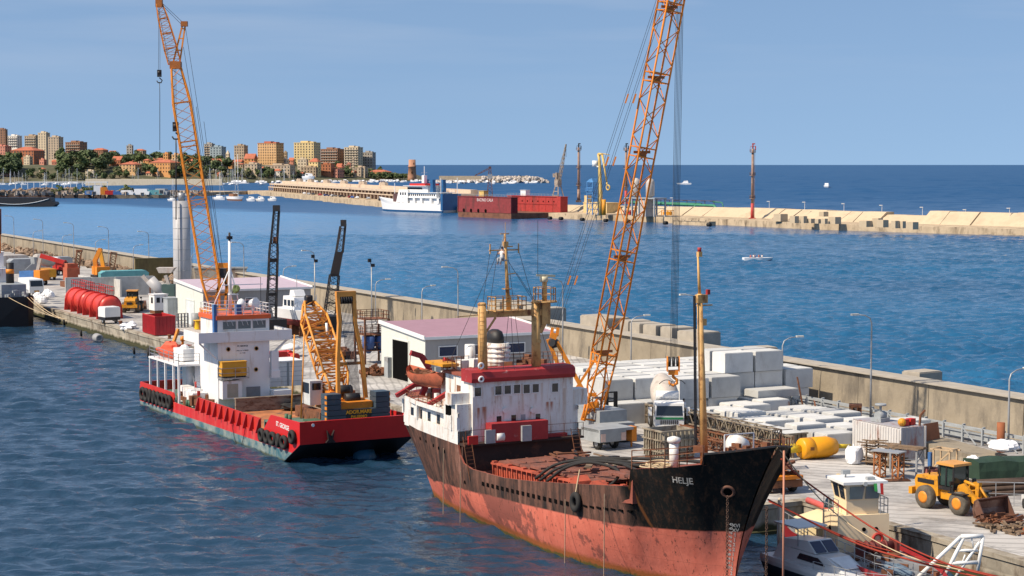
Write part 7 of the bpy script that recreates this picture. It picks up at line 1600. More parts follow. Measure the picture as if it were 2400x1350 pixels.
# ---- vehicles
def wheel(o, x, y, r, w, hub=None, n=16):
    b = MB(); Mx = Matrix.Translation((x,y,r)) @ Matrix.Rotation(math.pi/2,4,'X'); b.lathe([(r*.5,-w/2),(r*.9,-w/2),(r,-w*.35),(r,w*.35),(r*.9,w/2),(r*.5,w/2)], n, Mx); q = b.build('wheel', mRubber, o)
    b = MB(); b.lathe([(.02,-w*.56),(r*.3,-w*.53),(r*.52,-w*.52),(r*.52,w*.52),(r*.3,w*.53),(.02,w*.56)], n, Mx); b.build('hub', hub or mSteel, q); return q
def mixer(lab, x, y, rz, cabm, drum, stripe=None):
    o = PT('concrete_mixer_truck', lab, 'mixer truck', x, y, rz)     # +x forward
    b = MB(); b.prism([(0,1.0),(1.7,1.0),(1.75,1.9),(1.6,2.95),(1.3,3.05),(0,3.05)], -1.22, 1.22, axis=1); b.box(-7.5,0,-.5,.5,.85,1.15); b.build('cab', cabm, o)
    b = MB(); b.hexa([V(1.73,-1.1,1.95),V(1.78,-1.1,1.95),V(1.78,1.1,1.95),V(1.73,1.1,1.95),V(1.6,-1.05,2.75),V(1.66,-1.05,2.75),V(1.66,1.05,2.75),V(1.6,1.05,2.75)]); b.build('windscreen', mGlass, o); b = MB(); b.box(.5,1.4,-1.24,1.24,2.0,2.7); b.build('side_window', mGlass, o)
    b = MB(); b.box(1.7,1.85,-1.2,1.2,.55,1.15); b.box(1.2,1.4,-1.75,-1.45,1.9,2.6); b.box(1.2,1.4,1.45,1.75,1.9,2.6); b.build('bumper_mirrors', mBlack if stripe is None else mWhite, o)
    if stripe: b = MB(); b.box(1.745,1.78,-1.15,1.15,1.62,1.8); b.build('green_stripe', stripe, o)
    b = MB()
    for k in range(9): b.box(1.745,1.775,-.75+k*.17,-.66+k*.17,1.2,1.55)
    b.build('grille', mBlack, o)
    b = MB(); Mx = Matrix.Translation((-3.6,0,3.15)) @ Matrix.Rotation(.26,4,'Y') @ Matrix.Rotation(math.pi/2,4,'Y')
    b.lathe([(.55,-3.3),(.75,-3.0),(1.15,-1.2),(1.22,.3),(1.1,1.4),(.6,2.5),(.2,2.6)], 20, Mx); b.build('drum', drum, o)
    b = MB(); b.cyl((-.5,-1.0,3.35),(-.5,.95,3.35),.42,n=14); b.bar((-.9,.9,2.6),(-.9,.9,3.3),.2); b.build('water_tank', mWhite, o)
    b = MB(); b.prism([(-7.4,2.6),(-6.9,2.6),(-6.6,4.0),(-7.6,4.0)], -.5, .5, axis=1); b.bar((-7.3,.2,2.7),(-8.4,1.2,1.4),.35,.12); b.build('chute', mGrey, o)
    for x_ in (.9,-.9,-5.0,-6.3):
        for s in (-1,1): wheel(o, x_, s*1.0, .52, .34)
    return o
mixer('white concrete mixer truck with green grille stripe facing the camera under the crane hook', -39.2, 8.0, -.476, mWhite, M('drum_dusty', (.52,.46,.40), .7, var=.15, dirt=(.3,.26,.22), amt=.3), M('green_stripe', (.02,.20,.08), .5))
mixer('red-cabbed concrete mixer with dusty grey drum among machines at the far end of the quay', -291, 16.3, 2.2, mRed, M('drum_grey', (.44,.41,.37), .75, dirt=(.25,.22,.2), amt=.3))
mTyreD = M('dusty_tyre', (.11,.095,.075), .9, var=.35, scale=3)
def loader(lab, x, y, rz, s=1.0, bucket=True):
    o = PT('wheel_loader', lab, 'wheel loader', x, y, rz)
    Ym, K = mYellow, mBlack
    o.matrix_world = o.matrix_world @ Matrix.Diagonal((s,s,s,1)); FM[o.name] = o.matrix_world.copy()
    b = MB(); b.prism([(-3.4,1.05),(-3.5,1.9),(-3.3,2.25),(-1.3,2.4),(-1.2,1.0),(-2.2,.8)], -.85, .85, axis=1); b.box(-1.25,.5,-.6,.6,.8,1.5); b.box(-3.75,-3.4,-1.2,1.2,.85,1.35); b.build('body', Ym, o)
    b = MB(); b.box(-3.2,-1.6,-.88,.88,1.75,2.05); b.box(-3.8,-3.5,-.4,.4,1.35,1.7); b.cyl((-2.3,.3,2.3),(-2.3,.3,3.0),.07,n=6); b.cyl((-2.6,-.3,2.3),(-2.6,-.3,2.9),.06,n=6); b.build('engine_grille', K, o)
    b = MB(); b.box(-1.3,.15,-.8,.8,1.5,1.75)
    for x_, y_ in ((-1.25,-.75),(-1.25,.75),(.1,-.75),(.1,.75),(-.6,-.75),(-.6,.75)): b.bar((x_,y_,1.7),(x_*.95,y_*.97,3.25),.1)
    b.build('cab_frame', K, o); b = MB(); b.box(-1.15,.03,-.7,.7,1.8,3.2); b.build('cab_glass', M('tinted_cab_glass', (.03,.055,.05), .08), o); b = MB(); b.box(-1.4,.28,-.88,.88,3.25,3.42); b.build('cab_roof', M('cab_roof_orange', (.66,.32,.08), .5), o)
    b = MB()
    for s_ in (-1,1): b.prism([(-.1,1.55),(.3,1.55),(.5,2.0),(1.0,2.2),(2.1,1.3),(2.7,.75),(2.5,.5),(1.8,.95),(.9,1.55),(.4,1.25)], s_*.55-.1, s_*.55+.1, axis=1)
    b.box(1.2,1.5,-.55,.55,1.4,1.7); b.build('lift_arm', Ym, o)
    b = MB(); b.cyl((.5,0,2.2),(1.7,0,2.0),.12,n=8); b.prism([(1.6,1.3),(1.9,1.3),(1.95,2.3),(1.6,2.2)], -.15, .15, axis=1); b.cyl((1.75,0,2.15),(2.75,0,1.1),.08,n=8); b.cyl((.4,-.3,1.3),(1.6,-.3,1.1),.09,n=8); b.build('hydraulic_ram', Ym, o)
    b = MB()
    for s_ in (-1,1): b.box(.25,1.7,s_*1.15-.3,s_*1.15+.3,1.48,1.56); b.bar((.28,s_*1.2,1.5),(.28,s_*1.2,2.1),.06); b.cbox((.3,s_*1.15,2.15),.12,.3,.25)
    b.build('mudguard', K, o)
    if bucket:
        b = MB(); P_ = [(2.75,.12),(3.9,.06),(3.95,.12),(3.0,.3),(2.78,.7),(2.85,1.2),(3.15,1.45),(3.1,1.52),(2.75,1.3),(2.62,.7)]; b.prism(P_, -1.5, 1.5, axis=1)
        for s_ in (-1.5,1.42): b.prism([(2.7,.15),(3.85,.1),(3.1,1.45),(2.75,1.2)], s_, s_+.08, axis=1)
        b.build('bucket', M('worn_bucket_steel', (.17,.085,.06), .5, metal=.3, dirt=(.3,.2,.15), amt=.3), o)
    for x_, s_ in ((-2.2,-1),(-2.2,1),(1.0,-1),(1.0,1)): wheel(o, x_, s_*1.05, .82, .62, mOrange, 20).data.materials[0] = mTyreD
    return o
loader('yellow wheel loader with large rusty bucket parked near the quay edge', -1.35, 7.0, .1, .94)
loader('dusty yellow wheel loader seen from behind beside the red tanks, far up the quay', -189.5, 4.0, 2.7)
p = car('parked_car', 'white estate car cut by the picture edge behind the scrap pile', mcars[0], PF.M @ XF((1.4, 11.6, 0), 2.6), None)
p['label'] = 'white estate car cut by the picture edge behind the scrap pile'
o = PT('forklift', 'heavy green forklift with tall black mast before the white block stack', 'forklift', *pg(1432, 1008), 0)
b = MB(); b.box(-2.4,-.4,-.85,.85,.5,1.6); b.build('body', M('forklift_green', (.03,.14,.08), .5), o); b = MB(); 
for y_ in (-.55,-.35,.35,.55): b.bar((0,y_,.1),(0,y_,3.3),.14)
for z in (.3,1.4,2.5,3.3): b.bar((0,-.6,z),(0,.6,z),.12)
b.build('mast', mBlack, o); b = MB(); b.box(.05,.15,-.9,.9,.2,1.2); b.box(.15,1.3,-.5,-.35,.2,.28); b.box(.15,1.3,.35,.5,.2,.28); b.build('fork_carriage', mBlack, o)
b = MB(); 
for x_ in (-2,-.6):
    for y_ in (-.7,.7): b.bar((x_,y_,1.6),(x_,y_,2.6),.07)
b.box(-2.1,-.5,-.75,.75,2.6,2.68); b.build('roll_cage', mBlack, o)
for x_ in (-2.0,-.5):
    for s_ in (-1,1): wheel(o, x_, s_*.8, .42, .35, mOrange)
o = PT('flat_trailer', 'grey trailer with red and white striped end boards and orange side panel behind the coaster', 'trailer', *pg(1428, 1052), .1)
b = MB(); b.box(-1.8,.8,-1.5,1.1,.7,1.75); b.box(-2.4,.6,-1.5,2.0,1.5,1.72); b.build('body', mGrey, o); b = MB(); b.box(-.3,.5,1.9,2.4,.5,1.7); b.bar((.1,2.15,0),(.1,2.15,.5),.12); b.build('orange_panel', mOrange, o)
mStr = M('striped_board', (.7,.5,.42), .6)
for y_ in (-1.4,.6):
    b = MB(); b.box(.805,.83,y_,y_+.45,.75,1.4); b.build('end_board', mStr, o); 
for s_ in (-1,.6): wheel(o, -.2, s_, .5, .35)
o = PT('flatbed_truck', 'orange flatbed truck loaded with scrap seen behind the coaster bow', 'truck', *pg(1822, 1152), -.1)
b = MB(); b.box(-5,1.4,-1.2,1.25,1.05,1.3); b.build('bed', mOrangeR, o); b = MB(); b.box(-4.9,1.3,-.5,.5,.7,1.0); b.box(1.2,1.35,-1.2,1.25,.5,1.0); b.build('chassis', mRust, o)
for x_ in (.3,-1.0): 
    for s_ in (-1,1): wheel(o, x_, s_, .5, .4)
b = MB(); rr = random.Random(2)
for k in range(30): b.cbox((rr.uniform(-3,1), rr.uniform(-1,1), 1.35+rr.random()*.8), rr.uniform(.3,1.6), rr.uniform(.1,.6), rr.uniform(.1,.4), rr.random()*3, rr.uniform(-.4,.4))
b.build('scrap_load', mRust, o)
# ---- buoy, bag, container and yard clutter
o = PT('navigation_buoy', 'big orange-yellow buoy lying on its side on the quay', 'buoy', *pg(1918, 1074), 1.52, .86); mBuoy = M('buoy_orange', (.78,.33,.01), .42, var=.06, dirt=(.4,.2,.05), amt=.12)
Mx = Matrix.Rotation(math.pi/2,4,'Y'); b = MB(); b.lathe([(.15,-1.75),(.72,-1.68),(.82,-1.55),(.84,-.75),(.80,-.72),(.80,-.66),(.84,-.62),(.84,.7),(.62,1.5),(.3,1.62)], 28, Mx); b.build('float', mBuoy, o)
b = MB(); b.cyl((-3.3,0,0),(-1.7,0,0),.24,.32,n=12); b.cyl((1.5,0,0),(3.0,0,-.1),.17,n=10); b.torus((-3.3,0,0),(1,0,0),.45,.06,14,5)
for k in range(5): b.torus((-2.0-k*.25,0,.3),(1,0,0),.12,.03,10,4)
b.build('stem', M('buoy_stem_yellow', (.62,.45,.03), .5), o); b = MB(); b.box(-1.3,-.95,-.88,-.78,-.05,.2); b.build('number_plate', M('buoy_plate_brown', (.25,.10,.02), .6), o)
b = MB(); b.blob((0,0,.72),.62,.6,.9,14,8,.06,4); 
for i,v in enumerate(b.v): b.v[i] = (max(-.56,min(.56,v[0]*1.25)), max(-.54,min(.54,v[1]*1.25)), max(0,min(1.3,v[2])))
o = one('bulk_bag', 'white bulk bag standing alone by the container', 'bag', b, M('white_woven', (.78,.78,.79), .8, var=.05, bump=.4, bscale=5), *pg(2002, 1087), .3); b = MB()
for x_ in (-.4,.4):
    for y_ in (-.4,.4): b.tube([(x_,y_,1.25),(x_*.8,y_*.8,1.45),(x_*.5,y_*.6,1.28)],.03,4)
b.build('loops', MC['white_woven'], o)
mCont = ribbed('container_white', (.62,.60,.58), 0, .35, .8, rough=.6, var=.08, dirt=(.30,.12,.08), amt=.3, dscale=1., streak=.4); mContG = ribbed('container_grey', (.36,.35,.37), 1, .35, .7, rough=.6, var=.1, dirt=(.28,.09,.06), amt=.36, dscale=1.1, streak=.5)
x_, y_ = pg(2110, 1081); o = PT('shipping_container', 'weathered white shipping container with rust patches and clutter on its roof', 'container', x_, y_)
b = MB(); b.box(-5.9,0,0,.03,.12,2.55); b.box(-5.9,0,2.4,2.44,.12,2.55); 
for k in range(18): b.box(-5.8+k*.325,-5.66+k*.325,-.05,0,.2,2.45)
b.build('side_wall', mCont, o); b = MB(); b.box(-.02,.02,.03,2.4,.12,2.5); b.box(-5.92,-5.88,.03,2.4,.12,2.5); b.box(-5.9,0,0.0,2.44,2.5,2.6); b.build('end_wall', mContG, o)
b = MB(); 
for yy in (.03,2.41): b.bar((.03,yy,.0),(.03,yy,2.62),.12); b.bar((-5.9,yy,.0),(-5.9,yy,2.62),.12)
b.box(-5.9,.05,.0,2.44,.0,.12); b.build('corner_posts', mCont, o)
for i, (nm, lab, fn) in enumerate((('ball_fender','yellow ball fender on the container roof',lambda b: b.blob((0,0,.32),.33,.33,.33,14,10,0)),('lifebuoy_case','red and white lifebuoy cases on the container roof',lambda b: (b.cbox((0,-.4,.25),.5,.6,.5),b.cbox((0,.4,.25),.5,.6,.5))),('deck_winch','grey mooring winch on the container roof',lambda b: (b.cyl((0,-.4,.45),(0,.4,.45),.35,n=12),b.cbox((0,0,.15),1.0,1.1,.3),b.cyl((0,0,.6),(0,0,1.3),.1,n=8),b.cyl((0,0,1.25),(0,0,1.4),.45,n=12))),('crooked_bracket','rusty crooked bracket at the end of the container roof',lambda b: (b.bar((0,0,0),(0,.1,.8),.14),b.bar((0,.1,.8),(.2,.4,1.2),.14))))):
    b = MB(); fn(b); xy = ((-.6,.6),(-.9,1.4),(-3.6,.9),(-.3,2.1))[i]; one(nm, lab, nm.split('_')[-1], b, (mYellow if i == 0 else mRed if i == 1 else mGrey if i == 2 else mRust), x_+xy[0], y_+xy[1], .2, 2.62)
b = MB()
for k in range(40): b.cbox((rr.uniform(-1.2,1.2), rr.uniform(-1,1), .1+k*.045), rr.uniform(1.0,2.4), rr.uniform(.1,.5), .08, rr.uniform(-.3,.3), rr.uniform(-.06,.06))
for xx in (-1,1):
    for yy in (-.8,.8): b.bar((xx,yy,0),(xx,yy,1.9),.1)
one('timber_stack', 'brown stack of old pallets and planks against the container', 'timber stack', b, mWood, *pg(2070, 1090), .3)
o = PT('steel_trestle', 'rusty orange lattice trestle before the container', 'trestle', *pg(2083, 1121), .4); b = MB()
for xx in (-.75,.75): lattice(b, (xx,0,0), (xx,0,1.95), (1,0,0), [(0,.5,.8),(1,.5,.8)], .06, .04, 5, n=4)
b.build('frame', mOrangeR if False else M('rust_orange_steel', (.36,.13,.04), .75, var=.3, dirt=(.12,.05,.03), amt=.4), o); b = MB(); b.box(-1.2,1.1,-.6,.6,1.97,2.05); b.build('top_plate', mSteel, o)
o = PT('steel_table', 'grey steel table frame with braced legs beside the rusty trestle', 'table', *pg(2125, 1110), .35); b = MB()
for xx in (-1.1,1.1):
    for yy in (-.5,.5): b.bar((xx,yy,0),(xx,yy,1.9),.12)
    b.bar((xx,-.5,.9),(xx,.5,1.9),.08); b.bar((xx*.4,.5,1.9),(xx,.5,.8),.1)
b.build('frame', mSteel, o); b = MB(); b.box(-1.3,1.3,-.65,.65,1.9,2.0); b.cbox((0,0,2.06),2.8,.5,.1,.1); b.build('top', mWood, o)
b = MB()
for k in range(7): b.tube([(-1.6,-.3+k*.1,.06+.02*(k%2)),(1.8,-.3+k*.13,.06)],.05,5)
one('pipe_bundle', 'loose bundle of thin red pipes on the ground by the trestle', 'pipes', b, mRust, *pg(2075, 1128), 1.2)
b = MB(); 
for k in range(3): b.torus((0,0,.1+k*.13),(0,0,1),.6-.03*k,.09,18,6)
one('hose_coil', 'coiled reddish hose lying behind the loader', 'hose', b, M('hose_red', (.26,.09,.07), .8), *pg(2182, 1110))
b = MB(); b.hexa([V(-4,-1.2,0),V(3.5,-1.2,0),V(3.5,1.8,0),V(-4,1.8,0),V(-4,-1.2,1.3),V(3.5,-.9,.9),V(3.5,1.8,.9),V(-4,1.8,1.3)]); one('concrete_ramp', 'sloping concrete ramp block below the guardrail', 'ramp', b, mSeaWall, *pg(2245, 1082), 0)
o = PT('timber_crate', 'pale timber crate frame by the concrete ramp', 'timber frame', *pg(2215, 1098), .3); b = MB()
for a, c in (((-.7,-.5,0),(-.7,-.5,1.5)),((.7,-.5,0),(.7,-.5,1.5)),((-.7,.5,0),(-.7,.5,1.5)),((.7,.5,0),(.7,.5,1.5)),((-1,-.5,1.45),(1,-.5,1.5)),((-1,.5,1.5),(1,.5,1.45)),((-.7,-.6,1.5),(-.7,.7,1.5)),((.7,-.6,1.5),(.7,.7,1.5)),((-.7,-.5,.1),(.7,-.5,1.4))): b.bar(a, c, .12)
b.build('bars', M('pale_timber', (.50,.36,.22), .8), o); b = MB(); b.bar((-.95,-.6,0),(-.95,-.6,1.2),.25); b.build('blue_post', mBlueT, o)
mTarp = M('green_tarpaulin', (.02,.045,.027), .75, var=.2, bump=.5, bscale=2); b = MB(); rows = []
for i in range(11):
    u = i/10; r = []
    for j, (yy, zz) in enumerate(((-1.3,0),(-1.25,.7),(-1.15,1.35),(0,1.5),(1.2,1.35),(1.3,.7),(1.35,0))): r.append(V(-2.6+5.4*u, yy+.12*noise.noise(V(u*6,j*.8,1)), max(0, zz*(1-.12*noise.noise(V(u*4,j,5))))))
    rows.append(r)
b.loft(rows, smooth=False); b.poly(rows[0]); b.poly(rows[-1][::-1]); b.poly([rows[0][0],rows[0][-1],rows[-1][-1],rows[-1][0]]); one('tarpaulin_stack', 'dark green tarpaulin draped over a stack by the guardrail', 'tarpaulin', b, mTarp, *pg(2350, 1118), 1.35)
for lab, px, py, z, mt, s in (('white and blue bags on top of the green tarpaulin',2345,1098,1.45,MC['white_woven'],(.9,1.6,.45)),('white bulk bags beside the green tarpaulin stack',2278,1116,0,MC['white_woven'],(.7,.9,.95))):
    b = MB(); b.blob((0,0,s[2]*.6),s[0],s[1],s[2],12,7,.14,7,True); b.blob((s[0]*.9,.3,s[2]*.5),s[0]*.8,s[1]*.6,s[2]*.9,12,7,.14,9,True); one('bulk_bags', lab, 'bags', b, mt, *pg(px, py), 1.2, z)
b = MB()
for k in range(16): b.cyl((-3.5+rr.uniform(-.5,.5),-.9+(k%6)*.34+(k//6)*.15,.17+(k//6)*.32),(3.8+rr.uniform(-.5,.5),-.9+(k%6)*.34+(k//6)*.15,.17+(k//6)*.32),.165,n=8)
one('pile_stack', 'dark stack of old piles and pipes behind the loader bucket', 'pile stack', b, M('dark_pile_timber', (.085,.055,.04), .85, var=.4), *pg(2345, 1156), 1.35)
b = MB()
for k in range(4): b.bar((-2+k*1.2,0,0),(-2+k*1.2,0,1.6),.05)
b.bar((-2,0,1.55),(1.6,0,1.6),.05); b.bar((-2,0,.8),(1.6,0,.8),.04); one('pipe_barrier', 'thin galvanised pipe barrier by the white car', 'barrier', b, mSteel, *pg(2362, 1185), .9)
for i, (px, py, lab) in enumerate(((2345,1225,'heap of rusty chain and bars before the loader bucket'),(2362,1242,'low heap of brown scrap wood nearest the quay edge'))):
    b = MB()
    for k in range(60): b.cbox((rr.gauss(0,.7), rr.gauss(0,.6), abs(rr.gauss(0,.16))+.04), rr.uniform(.3,1.8), rr.uniform(.05,.2), rr.uniform(.04,.14), rr.random()*3 if i else rr.gauss(1.2,.2), rr.uniform(-.25,.25))
    one('scrap_heap', lab, 'scrap', b, mRust if i == 0 else mWood, *pg(px, py), .4)
b = MB(); b.tube([(0,0,0),(.4,.2,.5),(1.0,.3,.6),(1.3,.5,0)],.16,8); b.tube([(-.4,.5,.1),(.8,.9,.3)],.2,8); one('old_chain_pile', 'rust-orange pipe elbow lying at the picture edge', 'pipe', b, M('bright_rust', (.30,.10,.04), .8), *pg(2396, 1252))
# ---- guardrail, plates and sheet piles at the sea wall
o = PT('guardrail', 'long grey steel guardrail with braced posts along the foot of the sea wall', 'guardrail', 0, 27.9); b = MB()
for z in (1.35,.85,.45): b.bar((-62,0,z),(30,0,z),.09 if z > 1 else .05)
b.bar((-62,.9,.5),(30,.9,.5),.5,.5); b.bar((-62,1.0,1.0),(30,1.0,1.0),.2,.2); b.build('rails', mGrey, o)
for k in range(38):
    x_ = -61+k*2.4; b = MB(); b.bar((x_,0,0),(x_,0,1.42),.17,.17); b.bar((x_,-.02,1.42),(x_,.25,1.45),.14,.14)
    if k % 2: b.bar((x_,-.1,1.3),(x_+2.1,-.4,.05),.08)
    b.build('post', mGrey, o)
for lab, px, py, w_, h_, mt in (('plain rusty steel plate leaning on the guardrail beside a tall bar',1850,972,1.9,1.35,mRust),('squarish bright rust plate leaning on the guardrail',1912,985,1.8,1.75,M('bright_rust_plate', (.30,.11,.05), .7, var=.25, dirt=(.55,.35,.2), amt=.2)),('large brown plate leaning behind the white container',2185,1068,2.1,2.6,MC['bright_rust_plate'] if 'bright_rust_plate' in MC else mRust)):
    b = MB(); b.cbox((0,0,h_/2),.05,w_,h_,0,-.16); one('steel_plate', lab, 'steel plate', b, mt, *pg(px, py), 1.0 if px < 2100 else .3)
b = MB(); b.cbox((0,0,1.7),.1,.28,3.4,0,-.2); one('steel_bar', 'tall narrow rusty bar leaning beside the plain plate', 'steel bar', b, mRust, *pg(1876, 968), 1.2)
b = MB()
for k in range(9): b.cbox((-.5+k*.12,rr.uniform(-.1,.1),.9),.08,2.0,1.8,rr.uniform(-.04,.04)); b.cyl((-.5+k*.12,-1,1.8),(-.5+k*.12,1,1.8),.09,n=6)
one('sheet_piles', 'stack of dark rusty sheet piles leaning by the lamp post', 'sheet piles', b, mRust, *pg(2005, 998), .9)
b = MB(); b.cyl((0,0,0),(0,0,2.4),.32,n=12); one('rusty_pipe', 'upright rusty pipe standing behind the guardrail near the tarpaulin', 'pipe', b, M('bright_rust', (.3,.1,.04)), *pg(2345,1060), 0)
# ---- armour blocks over the sea wall
for i, (px, yt, w_) in enumerate(((1045,698,2.6),(1080,695,3.2),(1105,700,2.8),(1135,703,2.6),(1160,708,2.5),(1195,712,2.4),(1320,730,3.4),(1358,734,3.4),(1400,742,2.6),(1425,748,2.6),(1463,752,2.6),(1495,758,2.8),(1540,768,3.8),(1690,805,2.2),(1985,868,2.2))):
    zt = 6.9-i*.02 if i < 13 else 5.9; p = G(px, yt+12, zt); l = PF.I @ p; k_ = max(l.y, WY+3.6)
    b = MB(); h_ = 3.2; c = .1; b.box(-w_/2,w_/2,-1.5,1.5,-h_,-c); b.box(-w_/2+c,w_/2-c,-1.5+c,1.5-c,-c,0)
    one('armour_block', 'tan concrete armour cube showing above the sea wall' if i < 13 else 'tan armour block barely showing above the sea wall', 'concrete block', b, mSeaWallCap, l.x, k_+.3*(i % 3), rr.uniform(-.15,.15), zt-2, 'armour cubes beyond the sea wall')
b = MB()
for k in range(500): x_ = -425+k*.97; s = rr.uniform(.7,1.5); b.blob((x_, WY+rr.uniform(4,9), -1.6+rr.uniform(-.8,1.2)), s, s, s*.8, 6, 4, .35, k)
o = b.build('armour_rocks', mRock); o.matrix_world = PF.M; tag(o, 'rocks heaped on the seaward foot of the sea wall', 'rocks', kind='stuff')
# ---- lamp posts
def lamp(h, arm, lab, grp):
    o = thing('street_lamp', lab, 'street lamp', loc=(0,0,0), group=grp); b = MB(); b.tube([(0,0,0),(0,0,h*.5),(0,0,h-.6),(0,arm*.18,h-.15),(0,arm*.7,h+.12),(0,arm*1.5,h+.22)],[.10,.085,.07,.06,.05,.045],6); b.build('pole', mSteel, o); b = MB(); b.cbox((0,arm*1.85,h+.24),.26,.75,.16); b.build('lamp_head', M('lamp_head_pale', (.6,.58,.52), .5), o); b = MB(); b.cyl((0,0,0),(0,0,.4),.16,n=8); b.build('base', mSteel, o); return o
LA = lamp(9.6, -1, '', 'lamp posts along the quay'); LB = lamp(6.3, 1, '', 'lamp posts along the quay'); fl = {0: 1, 1: 1}
tall = [(-36.6,'by the sheet piles'),(-64.5,'behind the white block stack'),(-93,'behind the big crane cables'),(-121,'behind the nearer warehouse'),(-172,'behind the dark boom'),(-205,'between black boom and far warehouse'),(-262,'above the olive hoarding'),(-292,'left of the olive hoarding'),(-322,'above the orange excavator'),(-352,'over the far machines'),(-384,'near the far end of the wall')]
short = [(-20,'by the green tarpaulin'),(-51,'by the leaning bar'),(-79,'behind the orange boom'),(-134,'left of the nearer warehouse'),(-150,'behind the deck crane'),(-188,'beside the plated dark boom'),(-237,'behind the far crane'),(-276,'right of the olive hoarding'),(-306,'behind the retaining wall'),(-336,'behind the far mixer truck'),(-366,'over the rubble at the far end')]
for k, (src, lst, tx) in enumerate(((LA, tall, 'tall grey lamp post with arm towards the quay'), (LB, short, 'shorter grey lamp post with arm towards the sea'))):
    for x_, wh in lst:
        Mx = PF.M @ XF((x_, 27.5 if k == 0 else 28.3, 0), RN.uniform(-.15,.15)); L_ = f'{tx}, {wh}'
        if fl[k]: fl[k] = 0; src.matrix_world = Mx; src['label'] = L_; FM[src.name] = Mx
        else: dup(src, Mx, label=L_)
for i, (x_, y_, h_, wh) in enumerate(((-146,26,8.6,'by the deck crane'),(-96,27,6.5,'behind the coaster radar mast'),(-168,26,8.2,'right of the black boom'))):
    o = PT('floodlight_mast', f'dark floodlight on a thin pole {wh}', 'floodlight', x_, y_); b = MB(); b.cyl((0,0,0),(0,0,h_),.08,n=6); b.build('pole', mSteel, o); b = MB(); b.cbox((0,.2,h_+.2),.3,.5,.45); b.cbox((0,-.3,h_+.9),.3,.45,.5); b.bar((0,0,h_),(0,-.2,h_+.9),.08); b.build('floodlight', mBlack, o)
# ================================================================== far (left) part of the quay
mTankR = M('tank_red', (.62,.06,.045), .4, var=.1, dirt=(.75,.3,.25), amt=.15, dscale=.5)
for k, (x0, lab) in enumerate(((-198,'farther red ribbed tank with a railing on top, lying along the quay edge'),(-186.5,'nearer red ribbed tank with a railing on top, behind the white compressor'))):
    o = PT('storage_tank', lab, 'tank', x0, -2.9); L_ = 9.2; r = 1.6; Mx = Matrix.Translation((0,0,1.8)) @ Matrix.Rotation(math.pi/2,4,'Y')
    b = MB(); b.lathe([(.1,-.25),(1.0,-.15),(1.6,.02),(r-.05,.2),(r-.05,L_-.2),(1.6,L_-.02),(1.0,L_+.15),(.1,L_+.25)], 28, Mx); b.build('shell', mTankR, o)
    for q in range(3):
        b = MB(); xx = .5+q*(L_-1.0)/2; b.lathe([(r-.1,xx-.18),(r+.22,xx-.18),(r+.22,xx+.18),(r-.1,xx+.18)], 28, Mx, cap=False)
        for s in (-1,1): b.prism([(s*1.2,0),(s*2.0,0),(s*1.86,1.9),(s*1.5,1.2)] if s > 0 else [(s*2.0,0),(s*1.2,0),(s*1.5,1.2),(s*1.86,1.9)], xx-.1, xx+.1, axis=0)
        b.box(xx-.1,xx+.1,-1.4,1.4,0,.5); b.build('ring_support', mRed, o)
    b = MB(); rail(b, [(.3,-.7,3.6),(L_-.3,-.7,3.6),(L_-.3,.7,3.6),(.3,.7,3.6),(.3,-.7,3.6)], 1.15, .045, 2, 1.3); b.build('top_railing', mRed, o)
o = PT('compressor', 'white portable compressor on a dark wheeled chassis before the red tanks', 'compressor', *pg(257, 758), .2)
b = MB(); b.box(-1.2,1.0,-1.2,1.2,1.0,2.35); b.box(-1.1,.9,-1.1,1.1,2.35,2.45); b.build('housing', mWhite, o); b = MB(); b.box(-1.2,1.0,-1.2,1.2,.55,.98); b.bar((1,0,.5),(2.2,.3,.4),.12); b.build('chassis', mBlack, o)
for s in (-1,1): wheel(o, 0, s, .38, .25)
o = PT('skip_container', 'open-topped ribbed red container near the quay edge', 'container', *pg(364, 788), 0); b = MB(); mSk = ribbed('skip_red', (.42,.025,.03), 0, .5, .6, rough=.5, dirt=(.2,.05,.04), amt=.2)
for x0,x1,y0,y1 in ((-6,0,0,.08),(-6,0,2.72,2.8),(-.08,0,.08,2.72),(-6,-5.92,.08,2.72)): b.box(x0,x1,y0,y1,.15,2.55)
b.box(-6,0,0,2.8,.1,.15)
for q in range(13): b.box(-5.95+q*.48,-5.83+q*.48,-.06,0,.15,2.5)
for q in range(6): b.box(0,.06,.1+q*.5,.22+q*.5,.15,2.5)
b.build('body', mSk, o); b = MB(); b.bar((-6,.04,2.6),(0.05,.04,2.6),.14); b.bar((0,0,2.6),(0,2.8,2.6),.14); b.bar((-6,2.76,2.6),(0,2.76,2.6),.14); b.build('rim', mRed, o)
b = MB(); b.blob((0,0,.2),1.6,1.1,.5,12,6,.3,3,True); b.blob((-.8,.8,.4),.6,.6,.6,10,6,.2,4,True); one('white_sheet', 'crumpled white sheet heap on the quay between tanks and red container', 'sheet', b, MC['white_woven'], *pg(300, 770))
